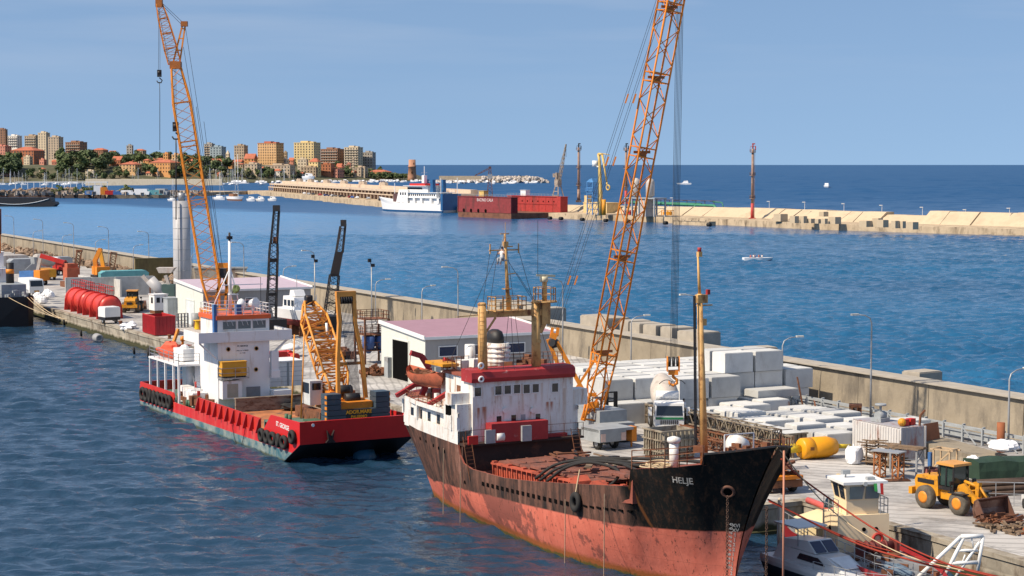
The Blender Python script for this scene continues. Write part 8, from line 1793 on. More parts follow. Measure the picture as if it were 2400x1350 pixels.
# silo, conveyor, plant
o = PT('cement_silo', 'tall pale grey cylindrical silo beside the left crane', 'silo', *pg(428, 716)); mSilo = M('silo_grey', (.40,.40,.41), .5, var=.06, dirt=(.36,.35,.34), amt=.25, dscale=.6, streak=.2)
Ys = G(428,716).y; h = (716-470)*Ys/FPX; b = MB(); b.lathe([(.5,1.2),(1.42,3.4),(1.42,h)], 28); b.build('shell', mSilo, o)
b = MB()
for k in range(8): z = 3.4+(h-3.4)*k/8+.6; b.lathe([(1.42,z),(1.45,z+.03),(1.45,z+.08),(1.42,z+.11)], 28, cap=False)
b.build('band', mGrey, o); b = MB(); b.cyl((.1,0,h),(.1,0,h+1.3),.55,n=14); rail(b, [(1.3*math.cos(a),1.3*math.sin(a),h) for a in [i*math.pi/5 for i in range(11)]], .9, .03, 2, 1); b.build('top_filter', mSteel, o)
b = MB(); ladder(b, (.6,1.55,.5),(.6,1.55,h),(1,0,0),.5,.5,.03); b.tube([(1.3,-1.0,.5),(1.3,-1.05,h)],.07,6); b.build('ladder_pipe', mSteel, o)
for a in range(4): b = MB(); b.bar((1.3*math.cos(a*1.57+.8),1.3*math.sin(a*1.57+.8),0),(1.3*math.cos(a*1.57+.8),1.3*math.sin(a*1.57+.8),3.6),.22); b.build('leg', mSteel, o)
o = PT('conveyor', 'inclined pale conveyor tube rising left beside the silo', 'conveyor', *pg(378, 722)); Yc = G(378,722).y; q = lambda px, py: AT(px, py, Yc)
b = MB(); b.bar(q(334,646),q(383,700),.5,.6); b.build('belt_tube', mPale, o, world=True); b = MB(); b.cyl(q(352,655),q(388,695),.85,.85,n=16); b.build('drum', mSilo, o, world=True); b = MB(); b.bar(q(352,668),q(352,722),.2); b.bar(q(370,690),q(370,722),.2); b.bar(q(352,700),q(370,722),.12); b.build('leg', mRust, o, world=True)
b = MB(); b.hexa([q(372,640),q(400,640),q(400,640)+V(0,2,0),q(372,640)+V(0,2,0),q(366,628),q(408,628),q(408,628)+V(0,2.6,0),q(366,628)+V(0,2.6,0)]); b.bar(q(388,645),q(404,690),.7,.5); rail(b, [q(385,672),q(408,662)], 1.1, .05, 2, 1); b.build('hopper', mPale, o, world=True); b = MB(); b.cbox(q(396,680),2.0,1.6,1.9); b.build('green_drive', M('plant_green', (.07,.12,.11), .6), o, world=True)
o = PT('control_cabin', 'small white control cabin with windows beside the conveyor foot', 'cabin', *pg(378, 735), .1); b = MB(); b.box(-2.2,0,-1.1,1.1,.5,2.9); b.box(-2.3,.1,-1.2,1.2,2.9,3.0); b.build('walls', mBW, o)
for y_ in (-.75,.15): b = MB(); b.box(-.02,.03,y_,y_+.55,1.7,2.5); b.build('window', mGlass, o)
b = MB(); b.box(-1.3,-.6,-1.13,-1.08,1.6,2.5); b.build('window', mGlass, o); b = MB(); b.box(-2.1,-.1,-1,1,0,.5); b.build('base', mRust, o)
b = MB(); b.box(-1.8,0,-.9,.9,0,3.3); b.box(-1.9,.1,-1,1,3.3,3.4); b.bar((0.02,0,0),(.02,0,3.2),.06); one('grey_cabinet', 'plain grey-blue steel cabinet beside the control cabin', 'cabinet', b, M('cabinet_grey', (.33,.36,.38), .6, dirt=(.25,.23,.2), amt=.2), *pg(407, 752), .05)
b = MB()
for k in range(5):
    for j in range(5): b.bar((-.5+k*.1,-1+j*.5,0),(-.5+k*.1,-1+j*.5,2),.05)
    for z in (.5,1,1.5,2): b.bar((-.5+k*.1,-1,z),(-.5+k*.1,1,z),.05)
one('cage_stack', 'row of grey wire cages by the far warehouse door', 'cages', b, mSteel, *pg(428, 768), .2)
b = MB(); b.lathe([(.6,0),(.62,.1),(.5,1.2),(.55,1.25)],12); b.box(-.6,.6,-.6,.6,1.2,1.3); one('yellow_bin', 'yellow plastic bin by the barge wheelhouse', 'bin', b, M('bin_yellow', (.75,.48,.02), .5), *pg(466, 772))
b = MB(); b.cyl((0,0,0),(0,0,1.9),.5,n=14); one('grey_tank', 'grey upright drum at the far warehouse wall', 'drum', b, mGrey, *pg(457, 765))
o = PT('hook_beam', 'ochre excavator arm and red frame lying on the quay edge behind the barge', 'equipment', *pg(420, 815), .6); b = MB(); b.bar((0,-1.4,.2),(.2,-.4,2.4),.35,.3); b.build('arm', mOrange, o); b = MB(); b.cyl((0,.7,0),(0,.7,1.4),.16,n=8); b.cyl((0,.7,.8),(0,.7,1.3),.3,n=8); b.build('post', mOrange, o); b = MB()  # excavator arm laid down with a post and a red frame
for k in range(5): b.bar((-.8+k*.4,-2,.2),(-.8+k*.4,1.5,.25),.08)
b.bar((-.8,-2,.2),(.8,-2,.2),.1); b.bar((-.8,1.5,.25),(.8,1.5,.25),.1); b.build('red_frame', mRed, o)
# concrete bay walls, hoarding, hopper
o = PT('bay_wall', 'pale concrete storage bay walls behind the far loader', 'wall', -225, 7.0); b = MB()
for y0, y1 in ((-.5,3.6),(3.75,10.6)): b.box(-.4,0,y0,y1,0,3.3)
b.box(-9,-.4,-.5,-.1,0,3.3); b.box(0,4,3.5,3.8,0,3.0); b.box(-.3,.1,-5,-.6,0,3.4); b.build('panels', M('bay_concrete', (.50,.49,.46), .85, dirt=(.35,.33,.3), amt=.3, streak=.4), o)
b = MB(); b.box(0,.3,0,9.2,0,4.4)
for k in range(31): b.box(.3,.4,k*.3,k*.3+.12,0,4.4)
b.box(.4,.5,-.1,9.3,1.9,2.1); b.box(-.1,.5,-.1,9.3,4.4,4.55); one('corrugated_hoarding', 'tall olive-brown corrugated steel hoarding left of the silo', 'hoarding', b, M('olive_steel', (.20,.155,.065), .7, var=.2, dirt=(.12,.08,.04), amt=.35, streak=.3), -262, 24.6)
for nm, lab, px0, px1, yt, yb, Yd in (('hopper_bin', 'wide rusty grey hopper bin behind the left crane', 455, 580, 627, 664, 330),):
    o = thing(nm, lab, 'hopper', Fr(AT((px0+px1)/2, yb, Yd), PD)); q = lambda a, c, dy=0: AT(a, c, Yd+dy); b = MB()
    b.hexa([q(px0+4,yb),q(px1-12,yb),q(px1-12,yb,4),q(px0+4,yb,4),q(px0,yt),q(px1,yt),q(px1,yt,6),q(px0,yt,6)]); b.build('bin', M('hopper_grey', (.27,.25,.22), .8, dirt=(.14,.08,.05), amt=.45), o, world=True); b = MB(); b.bar(q(px0-1,yt),q(px1+1,yt),.3); 
    for a in (px0+12, px0+50, px1-20): b.bar(q(a,yb),q(a,yb+28),.35)
    b.build('rim_legs', mGrey, o, world=True)
for i, (px, py, s) in enumerate(((206,688,1),(228,684,1.1),(238,686,1.05))):
    b = MB(); b.blob((0,0,1.1),1.0,.95,1.35,12,8,.06,i)
    for j, v in enumerate(b.v): b.v[j] = (v[0]*s, v[1]*s, max(0, min(2.2, v[2]))*s)
    one('bulk_bag', 'pale blue bulk bag standing before the concrete bay walls', 'bag', b, M('pale_blue_woven', (.46,.52,.60), .8, var=.1), *pg(px, py), i, 0, 'pale blue bulk bags')
for i in range(6):
    b = MB(); b.blob((0,0,.5),.8,.8,.75,10,7,.12,i,True); one('white_bag', 'white sack in the heap at the stern of the dark tug', 'bag', b, MC['white_woven'], *pg(88+i*6, 702+(i % 3)*5), i, .0 if i < 4 else .9, 'white sacks by the dark tug')
# far machines
mOx = M('oxide_red', (.42,.10,.045), .7, dirt=(.2,.06,.03), amt=.3)
o = PT('drilling_rig', 'oxide red crawler rig with leaning dark lattice mast', 'rig', *pg(168, 672)); b = MB(); b.box(-1.6,1.6,-1.2,1.2,1.2,3.6); b.box(-1.2,1.0,-1,1,3.6,4.4); b.build('house', mOx, o); b = MB(); b.box(-2.4,2.4,-1.6,-.9,0,1); b.box(-2.4,2.4,.9,1.6,0,1); b.build('crawler_track', mRust, o); Yq = G(168,672).y; q = lambda px, py: AT(px, py, Yq)
b = MB(); lattice(b, q(176,655), q(186,588), (1,.3,0), [(0,1.0,.8),(1,.8,.7)], .12, .08, 9, n=4); b.cbox(q(186,588),1.1,.8,.4); b.build('mast', mRust, o, world=True); b = MB(); b.cyl(q(172,635),q(180,598),.05,n=4); b.cyl(q(168,640),q(182,590),.05,n=4); b.build('ropes', mCable, o, world=True)
o = PT('excavator', 'orange excavator with raised folded boom behind the concrete walls', 'excavator', *pg(238, 655)); Yq = G(238,655).y; b = MB(); b.bar(q(226,645),q(224,612),1.0,.8) if False else None
q = lambda px, py: AT(px, py, Yq)
for p0_, p1_, w_ in (((227,645),(223,608),1.1),((222,612),(236,583),1.0)): b.bar(q(*p0_), q(*p1_), w_, .8)
b.build('boom', mOrange, o, world=True); b = MB(); b.bar(q(234,582),q(246,645),.9,.7); b.cyl(q(230,590),q(240,610),.12,n=6); b.build('dipper_arm', M('ochre_arm', (.72,.33,.03), .5), o, world=True); b = MB(); b.box(-2.5,1.5,-1.3,1.3,1,2.6); b.build('house', mOrange, o); b = MB(); b.box(-2.4,2.4,-1.6,1.6,0,.9); b.build('crawler_track', mBlack, o)
o = PT('drilling_rig', 'thin dark lattice mast standing between excavator and hoarding', 'rig', *pg(262, 652)); Yq2 = G(262,652).y; b = MB(); lattice(b, AT(259,650,Yq2), AT(267,592,Yq2), (1,.3,0), [(0,.8,.6),(1,1.2,.7)], .09, .06, 9, n=4); b.build('mast', mRust, o, world=True)
b = MB(); b.box(-1.2,1.2,-.9,.9,0,1.4); b.build('base', mGrey, o)
o = PT('concrete_pump', 'red and white pump boom arched over trucks at the far end', 'pump truck', *pg(110, 655)); Yq3 = G(110,655).y; q = lambda px, py: AT(px, py, Yq3)
b = MB(); b.bar(q(95,599),q(150,615),.9,.8); b.bar(q(120,606),q(150,618),.5); b.build('boom', mRed, o, world=True); b = MB(); b.bar(q(88,636),q(96,598),.8,.6); b.build('lower_boom', mPale, o, world=True); b = MB(); b.box(-3,3,-1.2,1.2,.6,2.2); b.build('body', mYellow, o)
for x_ in (-2,2):
    for s in (-1,1): wheel(o, x_, s, .5, .4)
o = PT('white_truck', 'white truck facing the camera behind the white sacks', 'truck', *pg(86, 697), .1); b = MB(); b.prism([(-6,.8),(.0,.8),(.1,1.9),(-.25,3.1),(-6,3.2)], -1.25, 1.25, axis=1); b.build('body', mWhite, o); b = MB(); b.hexa([V(.06,-1.1,1.9),V(.13,-1.1,1.9),V(.13,1.1,1.9),V(.06,1.1,1.9),V(-.22,-1.05,2.9),V(-.14,-1.05,2.9),V(-.14,1.05,2.9),V(-.22,1.05,2.9)]); b.build('windscreen', mGlass, o); b = MB(); b.box(.02,.1,-.4,.4,.95,1.2); b.build('number_plate', mYellow, o)
for x_ in (-.9,-4.6):
    for s in (-1,1): wheel(o, x_, s*1.05, .48, .3)
o = PT('tipper_truck', 'blue and orange tipper truck parked among the far machines', 'truck', *pg(90, 668), .5); b = MB(); b.box(-4,0,-1.2,1.2,1.2,2.6); b.build('tipper_body', mBlueT, o); b = MB(); b.box(.1,1.8,-1.2,1.2,.9,2.9); b.build('cab', mOrange, o)
for x_ in (.8,-2.8):
    for s in (-1,1): wheel(o, x_, s, .5, .4)
for i, (px, py, w_, d_, h_, mt, lab) in enumerate(((60,640,7,4,2.6,mGrey,'grey site shed at the far end of the quay'),(32,628,6,4,2.4,mPale,'pale site shed beyond the tug mast'),(125,628,8,3,2.0,mGrey,'low grey steel stack along the far sea wall'),(290,668,9,3,2.3,mTeal,'pale blue bus partly hidden behind the bay walls'),(560,700,9,4,2.6,mWhite,'white low roof unit between far warehouse and sea wall'))):
    b = MB(); b.box(-d_/2,d_/2,-w_/2,w_/2,0,h_); b.prism([(-w_/2-.1,h_),(w_/2+.1,h_),(w_/2-.6,h_+.5),(-w_/2+.6,h_+.5)], -d_/2, d_/2, axis=0); one('site_shed' if i != 3 else 'bus', lab, 'shed' if i != 3 else 'bus', b, mt, *pg(px, py))
b = MB()
for k in range(300): x_ = rr.uniform(-420,-230); b.blob((x_, rr.uniform(28.5,32), rr.uniform(0,.9)), rr.uniform(.4,1.2), rr.uniform(.4,1.2), rr.uniform(.3,.8), 6, 4, .35, k)
o = b.build('wall_rubble', mRock); o.matrix_world = PF.M; tag(o, 'stone rubble along the foot of the far sea wall', 'rubble', kind='stuff')
# between warehouses: boat on blocks, plant, clutter
o = PT('motor_cruiser', 'white motor cruiser with red bottom standing on blocks between the warehouses', 'boat', *pg(705, 786), .15); zz = 1.3
R_ = [[(x, y, z+zz) for x, y, z in r] for r in hull_rows(-5,4.2,1.8,[(0,.5,0,.3),(.7,1.4,.3,0),(1.0,1.55,.5,0),(2.3,1.9,1.5,0)],n=12)]; b = MB(); sides(b, R_, 1.0+zz); b.build('hull', [M('antifoul_red', (.25,.03,.03), .7), mHullW], o)
b = MB(); b.prism([(-2.6,2.3+zz),(1.2,2.3+zz),(.6,3.9+zz),(-2.4,4.0+zz)], -1.3, 1.3, axis=1); b.prism([(-1.6,4+zz),(0,4+zz),(-.5,4.8+zz),(-1.4,4.8+zz)], -.8, .8, axis=1); b.build('cabin', mHullW, o)
for x_ in (-2.2,-1.2,-.2): b = MB(); b.box(x_,x_+.7,-1.33,1.33,2.7+zz,3.5+zz); b.build('window', mGlass, o)
b = MB(); rail(b, [(3.8,.3,3.9+zz-.1),(.8,1.7,2.3+zz)], .6, .03, 1, 1); rail(b, [(3.8,-.3,3.9+zz-.1),(.8,-1.7,2.3+zz)], .6, .03, 1, 1); b.cyl((-1,0,4.8+zz),(-1,0,6.8+zz),.04,n=4); b.build('railing', mSteel, o); b = MB()
for x_ in (-3.5,-1,1.5): b.box(x_-.3,x_+.3,-1,1,0,1.35)
b.build('cradle', mRust, o)
o = PT('boat_cradle', 'white inclined gangway frame below the motor cruiser', 'gangway', *pg(690, 815), .4); b = MB(); b.bar((0,-1.6,1.4),(0,1.8,.2),.08); b.bar((.8,-1.6,1.4),(.8,1.8,.2),.08)
for k in range(9): t = k/8; b.bar((0,-1.6+3.4*t,1.4-1.2*t),(.8,-1.6+3.4*t,1.4-1.2*t),.06)
b.bar((0,-1.6,2.0),(0,1.8,.8),.06); b.bar((0,-1.6,1.4),(0,-1.6,2.0),.06); b.bar((0,1.8,.2),(0,1.8,.8),.06); b.build('frame', mWhite, o)
o = PT('batching_plant', 'dark steel plant with blue hopper drums beside the nearer warehouse', 'plant', *pg(872, 850)); b = MB()
for xx in (-1.5,1.5):
    for yy in (-1.5,1.5): b.bar((xx,yy,0),(xx,yy,5.2),.2)
for z in (1.6,3.4,5.2): rail(b, [(1.5,-1.5,z),(1.5,1.5,z),(-1.5,1.5,z),(-1.5,-1.5,z),(1.5,-1.5,z)], .9, .04, 2, .7); b.box(-1.5,1.5,-1.5,1.5,z-.1,z)
b.build('frame', mRust, o)
for yy in (-.8,.8): b = MB(); b.lathe([(.2,1.2),(.75,2.0),(.75,3.2)],14,Matrix.Translation((.9,yy,0))); b.build('hopper', M('plant_blue', (.05,.10,.25), .6), o)
b = MB(); b.lathe([(.9,0),(.9,4.4)],12,Matrix.Translation((-.5,2.9,0))); b.build('grey_drum', mSilo, o)
b = MB()
for k in range(70): b.cbox((rr.gauss(0,.6), rr.gauss(0,.9), abs(rr.gauss(0,.35))+.1), rr.uniform(.2,1.0), rr.uniform(.1,.7), rr.uniform(.1,.6), rr.random()*3, rr.uniform(-.4,.4))
one('scrap_heap', 'tangled heap of rusty engine scrap left of the nearer warehouse', 'scrap', b, mRust, *pg(886, 880))
for i in range(5):
    b = MB(); b.cyl((0,0,.5),(0,1.6 if i % 2 else 1.2,.5),.5,n=14) if i else b.box(-.8,.8,-1.5,1.5,0,1.2); one('red_tank', 'red tank in the group of red gear before the white beach-like sheet' if i else 'open red crate in the group of red gear', 'tank' if i else 'crate', b, mRed, *pg(640+i*14, 848-(i % 2)*6), .5*i, 0, 'red gear behind the barge')
b = MB(); b.lathe([(1.3,.9),(.9,1.3),(.1,1.6)],14); b.cyl((0,0,0),(0,0,1.5),.05); one('parasol', 'white parasol standing behind the barge wheelhouse', 'parasol', b, mWhite, *pg(682, 835))
o = PT('white_container', 'white panelled store with flat roof right behind the barge wheelhouse', 'container', *pg(668, 905)); b = MB(); b.box(-3.4,0,-1.9,1.9,0,2.5); b.box(-3.5,.1,-2,2,2.5,2.65)
b.build('walls', mBW, o); b = MB(); b.box(.01,.04,.25,.45,0,2.5)
for k in range(4): b.box(.005,.02,-1.9,1.9,.5+k*.5,.53+k*.5)
b.build('joints', mGrey, o)
for i in range(7):
    px, py = ((610,880),(655,870),(700,855),(735,880),(760,900),(880,905),(920,930))[i]
b = MB()
for k in range(36): b.cbox((rr.uniform(-4,4), rr.uniform(-1.6,1.6), rr.uniform(.1,.8)), rr.uniform(.3,1.4), rr.uniform(.2,.9), rr.uniform(.2,1.0), rr.random()*3)
one('yard_clutter', 'mixed dark steel clutter on the quay behind the deck crane', 'clutter', b, mRust, -112, 6.5); b = MB()
for k in range(40): x_ = rr.uniform(-12,10); b.cbox((x_, rr.uniform(-.8,.8), rr.uniform(.2,1.3)), rr.uniform(.4,2.0), rr.uniform(.2,.9), rr.uniform(.2,.8), rr.random()*.4)
rail(b, [(-12,-1,0),(10,-1,0)], 1.9, .05, 3, 1.4); one('steel_rack', 'long rack of rusty steelwork along the sea wall behind the deck crane', 'rack', b, mRust, -112, 24.5)
# quay edge: tyres, bollards
for i, (px, py) in enumerate(((150,755),(190,781),(229,792),(314,822),(349,828))):
    x_, y_ = pg(px, py, .55); big = i in (2,4); b = MB(); r = .75 if big else .5
    if i == 2: b.cyl((-.8,0,0),(.8,0,0),.62,n=16); b.torus((.8,0,0),(1,0,0),.42,.2,16,6)
    else: b.torus((0,0,0),(.3,1,.1),r*.7,r*.32,18,8)
    one('quay_fender', 'large pale drum fender floating against the quay wall' if i == 2 else 'black tyre fender on the far quay wall', 'fender', b, mRubber if i != 2 else M('fender_grey', (.3,.3,.3), .7), x_, y_, 0, -1.45, 'fenders along the far quay wall')
bo = None
for k in range(9):
    x_ = -215+k*24; y_ = -4.2 if x_ < -9 else 1.0; b = MB(); b.lathe([(.3,0),(.22,.1),(.2,.35),(.32,.45),(.3,.55),(.1,.6)],12)
    if bo is None: bo = one('mooring_bollard', 'rusty iron bollard on the quay edge', 'bollard', b, mRust, x_, y_, 0, 0, 'bollards along the quay edge')
    else: dup(bo, PF.M @ XF((x_, y_, 0)))
# tug at the left edge
TF = Fr(G(82, 764, 0), PD); o = thing('harbour_tug', 'black-hulled tug with white house and banded funnel cut by the left picture edge', 'tug', TF)
b = MB(); b.loft([[V(-26,-8,-.5),V(-26,-8.2,4.9)],[V(-.6,-8,-.5),V(-.4,-8.2,4.6)],[V(0,-7,-.5),V(0,-7.2,4.6)],[V(-.1,-1,-.5),V(.3,-1,4.6)],[V(-.8,-.1,-.5),V(-.4,0,4.6)],[V(-26,-.1,-.5),V(-26,0,4.9)]], smooth=False); b.poly([V(-26,-8.2,4.5),V(-.4,-8.2,4.3),V(0,-7.2,4.3),V(.3,-1,4.3),V(-.4,0,4.3),V(-26,0,4.5)]); b.build('hull', M('tug_black', (.013,.014,.016), .4, dirt=(.05,.03,.02), amt=.15), o)
b = MB(); b.box(-13,-8,-7.4,-1.6,4.4,8.6); b.box(-12.5,-9.5,-6.8,-2.6,8.6,11); b.box(-12.6,-9.4,-6.9,-2.5,11,11.15); b.build('deckhouse', mBW, o)
b = MB(); b.box(-9.52,-9.48,-6.4,-3.8,9.6,10.5); b.build('bridge_window', mGlass, o); b = MB(); b.box(-9,-2,-4.6,-.8,4.4,6.4); b.build('engine_casing', mGrey, o)
b = MB(); b.cyl((-6,-2.4,6.4),(-6,-2.4,9.6),.62,n=14); b.build('funnel', mBlack, o); b = MB(); b.cyl((-6,-2.4,7.9),(-6,-2.4,8.6),.64,n=14); b.build('funnel_band', mOrange, o)
b = MB(); b.cyl((-9,-3.4,11),(-8.6,-3.3,15.6),.28,.22,n=8); b.build('mast', mOrange, o); b = MB(); b.cyl((-8.7,-3.33,14.0),(-8.55,-3.28,18),.3,.26,n=8); b.build('mast_top', M('dark_red_mast', (.10,.03,.03), .6), o)
b = MB(); rail(b, [(-.3,-7.5,4.6),(.2,-1,4.6),(-9,-.2,4.7)], 1.0, .04, 2, 1.2); b.torus((-7.9,-4,7.6),(1,0,0),.4,.1,14,5)
for k in range(30): b.cbox((rr.uniform(-8,0), rr.uniform(-6.8,-.8), rr.uniform(4.4,5.4)), rr.uniform(.2,.8), rr.uniform(.2,.7), rr.uniform(.3,1.1), rr.random())
b.build('deck_gear', mGrey, o)
for a, c, nm in (((0,-1.2,4.6),(13.5,.6,2.1),0),((0,-.6,4.5),(15,1.0,2.1),0),((0,-4,4.6),(15.5,1.3,2.1),0)):
    b = MB(); b.tube(sag(TF.w(*a), TF.w(*c), .45), .05, 5); q_ = b.build('mooring_line', M('pale_rope_coil', (.5,.4,.3))); tag(q_, 'pale mooring line from the dark tug to the quay', 'rope', 'mooring lines of the dark tug')
# ================================================================== boats, ropes and people at the near corner
WF = Fr(G(1990, 1290, 1.5)*1.0-V(0,0,1.5), (.22, -.97))
o = thing('workboat', 'cream wheelhouse workboat with red and blue hull moored in the quay corner', 'boat', WF); mCr = M('workboat_cream', (.88,.69,.44), .5, var=.04, dirt=(.5,.36,.22), amt=.1, streak=.3); mNavy = M('workboat_navy', (.02,.03,.06), .5); mDR = M('workboat_red', (.30,.02,.025), .5); mDkG = M('grey_deck', (.20,.20,.20), .7, dirt=(.12,.1,.08), amt=.3)
YC0, HB_ = .9, 2.4
R_ = hull_rows(-8.3,9.5,HB_,[(-.5,2.1,0,.4),(.75,2.3,.6,0),(1.65,2.45,1.6,0)],n=14,stern=.8,pw_=2.6); R_ = [[(x, y, z) for x, y, z in r] for r in R_]
b = MB()
for i in range(2):
    b.mi = i
    for s in (1,-1): b.loft([[(x, YC0+y*s, z) for x, y, z in r] for r in R_[i:i+2]])
b.mi = 1; b.loft([[(r[0][0], YC0+r[0][1], r[0][2]) for r in R_], [(r[0][0], YC0-r[0][1], r[0][2]) for r in R_]], smooth=False); b.build('hull', [mNavy, mDR], o)
b = MB(); b.loft([[(x, YC0+y*.97, 1.38) for x, y, z in R_[-1]], [(x, YC0-y*.97, 1.38) for x, y, z in R_[-1]]], smooth=False); b.build('deck', mDkG, o)
b = MB(); b.box(-2.4,0,-.75,2.6,1.38,3.65); b.box(-2.2,-.25,-.1,2.0,3.65,4.5)
k = len(b.v); b.hexa([V(-2.2,-.1,4.5),V(-.25,-.1,4.5),V(-.25,2.0,4.5),V(-2.2,2.0,4.5),V(-2.4,-.3,5.55),V(.05,-.3,5.55),V(.05,2.2,5.55),V(-2.4,2.2,5.55)]); b.build('wheelhouse', mCr, o)
b = MB(); b.box(-2.6,.2,-.5,2.4,5.55,5.72); b.build('roof', mWhite, o)
for y0, y1 in ((.05,.9),(1.1,1.95)):
    b = MB(); b.hexa([V(-.22,y0,4.6),V(-.16,y0,4.6),V(-.16,y1,4.6),V(-.22,y1,4.6),V(0,y0-.04,5.4),V(.07,y0-.04,5.4),V(.07,y1+.04,5.4),V(0,y1+.04,5.4)]); b.build('window', M('pale_cabin_glass', (.20,.25,.25), .1), o)
for x0 in (-1.9,-1.0): b = MB(); b.hexa([V(x0,-.16,4.6),V(x0+.6,-.16,4.6),V(x0+.6,-.08,4.6),V(x0,-.08,4.6),V(x0-.03,-.33,5.4),V(x0+.66,-.33,5.4),V(x0+.66,-.26,5.4),V(x0-.03,-.26,5.4)]); b.build('window', mGlass, o)
for y_, z_ in ((.95,2.75),(1.75,2.75)): b = MB(); b.cyl((-.02,y_,z_),(.03,y_,z_),.13,n=12); b.build('porthole', mDark, o)
b = MB(); b.cyl((-1.2,-.78,2.7),(-1.2,-.73,2.7),.16,n=12); b.build('porthole', mDark, o)
b = MB(); b.torus((.07,1.85,2.15),(1,0,0),.3,.09,18,7); b.build('lifebuoy', mRed, o); b = MB(); b.cbox((-.4,1.5,5.8),.35,.5,.2); b.cyl((-1.6,.4,5.72),(-1.6,.4,6.05),.05,n=6); b.cbox((-1.6,.4,6.05),.3,.5,.25); b.cyl((-.2,.9,5.5),(.3,.9,5.6),.14,n=8); b.build('roof_lamp', mGrey, o)
b = MB()
for y_, mt_ in ((1.55,0),(1.75,1),(1.95,2)):
    b.mi = mt_; k = len(b.v); b.v += [(.25,y_-.1,5.6),(.25,y_+.1,5.6),(.32,y_+.12,5.1-.1*mt_),(.32,y_-.08,5.15-.1*mt_)]; b.face((k,k+1,k+2,k+3)); b.v += [(.27,y_-.1,5.6),(.27,y_+.1,5.6),(.34,y_+.12,5.1-.1*mt_),(.34,y_-.08,5.15-.1*mt_)]; b.face((k+7,k+6,k+5,k+4))
b.build('flag', [M('flag_green', (.05,.35,.08), .8), mWhite, mRed], o)
b = MB(); rail(b, [(-2.35,-.7,3.65),(-.1,-.7,3.65)], .95, .025, 2, .8); rail(b, [(-.1,2.05,3.65),(-.1,2.55,3.65),(-2.35,2.55,3.65)], .95, .025, 2, .5); rail(b, [(9.6,.9,1.6),(6,-1.0,1.6),(0,-1.5,1.6)], .9, .025, 2, 1.2); rail(b, [(-3,-1.5,1.6),(-8,-1.2,1.6)], .9, .025, 2, 1.2); b.build('railing', mSteel, o)
b = MB(); k = len(b.v); b.box(-6.6,-2.7,-.9,2.2,1.38,2.35); k = len(b.v); b.hexa([V(-6.7,-1,2.35),V(-2.6,-1,2.35),V(-2.6,2.3,2.35),V(-6.7,2.3,2.35),V(-5.9,.3,2.95),V(-2.9,.3,2.95),V(-2.9,1.0,2.95),V(-5.9,1.0,2.95)]); b.build('cabin_trunk', M('cream_trunk', (.70,.58,.34), .5, var=.06), o)
b = MB(); b.cyl((-7.2,.2,3.3),(-2.45,1.1,3.1),.2,n=12); b.build('red_boom', M('salmon_red', (.60,.12,.10), .45), o); b = MB(); b.cyl((-4.6,1.2,1.4),(-4.6,1.2,5.4),.13,n=10); b.cyl((-3.6,1.5,1.4),(-3.6,1.5,4.6),.12,n=10); b.tube([(-3.6,1.5,4.3),(-3.6,1.3,4.7),(-3.9,1.2,4.8)],.13,8); b.build('exhaust_post', mCream, o)
b = MB(); b.lathe([(.3,0),(.28,.1),(.18,.5),(.1,.6)],14,Matrix.Translation((-2.6,-.3,3.7))); b.build('bell', M('bell_blue_grey', (.10,.17,.20), .5), o)
b = MB(); b.cyl((1.2,.3,1.9),(1.2,2.3,1.9),.32,n=14); b.box(.7,1.8,.1,.3,1.38,2.3); b.box(.7,1.8,2.3,2.5,1.38,2.3)
for y_ in (.6,1.0,1.4,1.8): b.torus((1.2,y_,1.9),(0,1,0),.36,.07,14,5)
b.build('winch', M('winch_dark_red', (.16,.035,.03), .7), o)
b = MB(); b.blob((5.5,.6,1.5),1.6,.7,.25,12,6,.15,4,True); b.build('blue_sheet', M('slate_blue_sheet', (.12,.17,.22), .7), o); b = MB()
for k in range(14): b.cbox((rr.uniform(1.8,8), rr.uniform(-.6,2.3), 1.5), rr.uniform(.2,.8), rr.uniform(.1,.5), rr.uniform(.1,.4), rr.random())
b.build('deck_clutter', mRust, o)
# white gantry at its bow
YG = 104.2; q = lambda px, py, dy=0: AT(px, py, YG+dy); b = MB()
for a, c, w_ in (((2252,1258),(2304,1256),.15),((2252,1258),(2152,1352),.13),((2258,1260),(2212,1356),.13),((2304,1257),(2291,1340),.12),((2296,1270),(2240,1352),.1),((2243,1290),(2292,1290),.1),((2228,1320),(2290,1318),.13),((2276,1256),(2282,1285),.05),((2262,1300),(2255,1320),.05)): b.cyl(q(*a), q(*c), w_*.9, n=8)
b.build('white_gantry', mWhite, o, world=True)
# motor yacht
YF = Fr(G(1925, 1330, 1.0)-V(0,0,1.0), PD); o = thing('motor_yacht', 'white motor yacht with blue windscreens lying outside the workboat', 'yacht', YF); mYg = M('yacht_white', (.62,.62,.61), .3, var=.04); mYn = M('yacht_dark_hull', (.03,.035,.045), .3)
R_ = hull_rows(-4.2,5.2,1.6,[(-.4,1.2,0,.3),(.75,1.55,.5,0),(1.0,1.62,.8,0),(1.25,1.6,1.5,0)],n=14,stern=.92); b = MB()
for i in range(3):
    b.mi = 0 if i < 1 else 1
    for s in (1,-1): b.loft([[(x, y*s, z) for x, y, z in r] for r in R_[i:i+2]])
b.mi = 1; b.loft([[(x, y, z-.02) for x, y, z in R_[-1]], [(x, -y, z-.02) for x, y, z in R_[-1]]], smooth=False); b.mi = 0; b.loft([[(r[0][0], r[0][1], r[0][2]) for r in R_], [(r[0][0], -r[0][1], r[0][2]) for r in R_]], smooth=False); b.build('hull', [mYn, mYg], o)
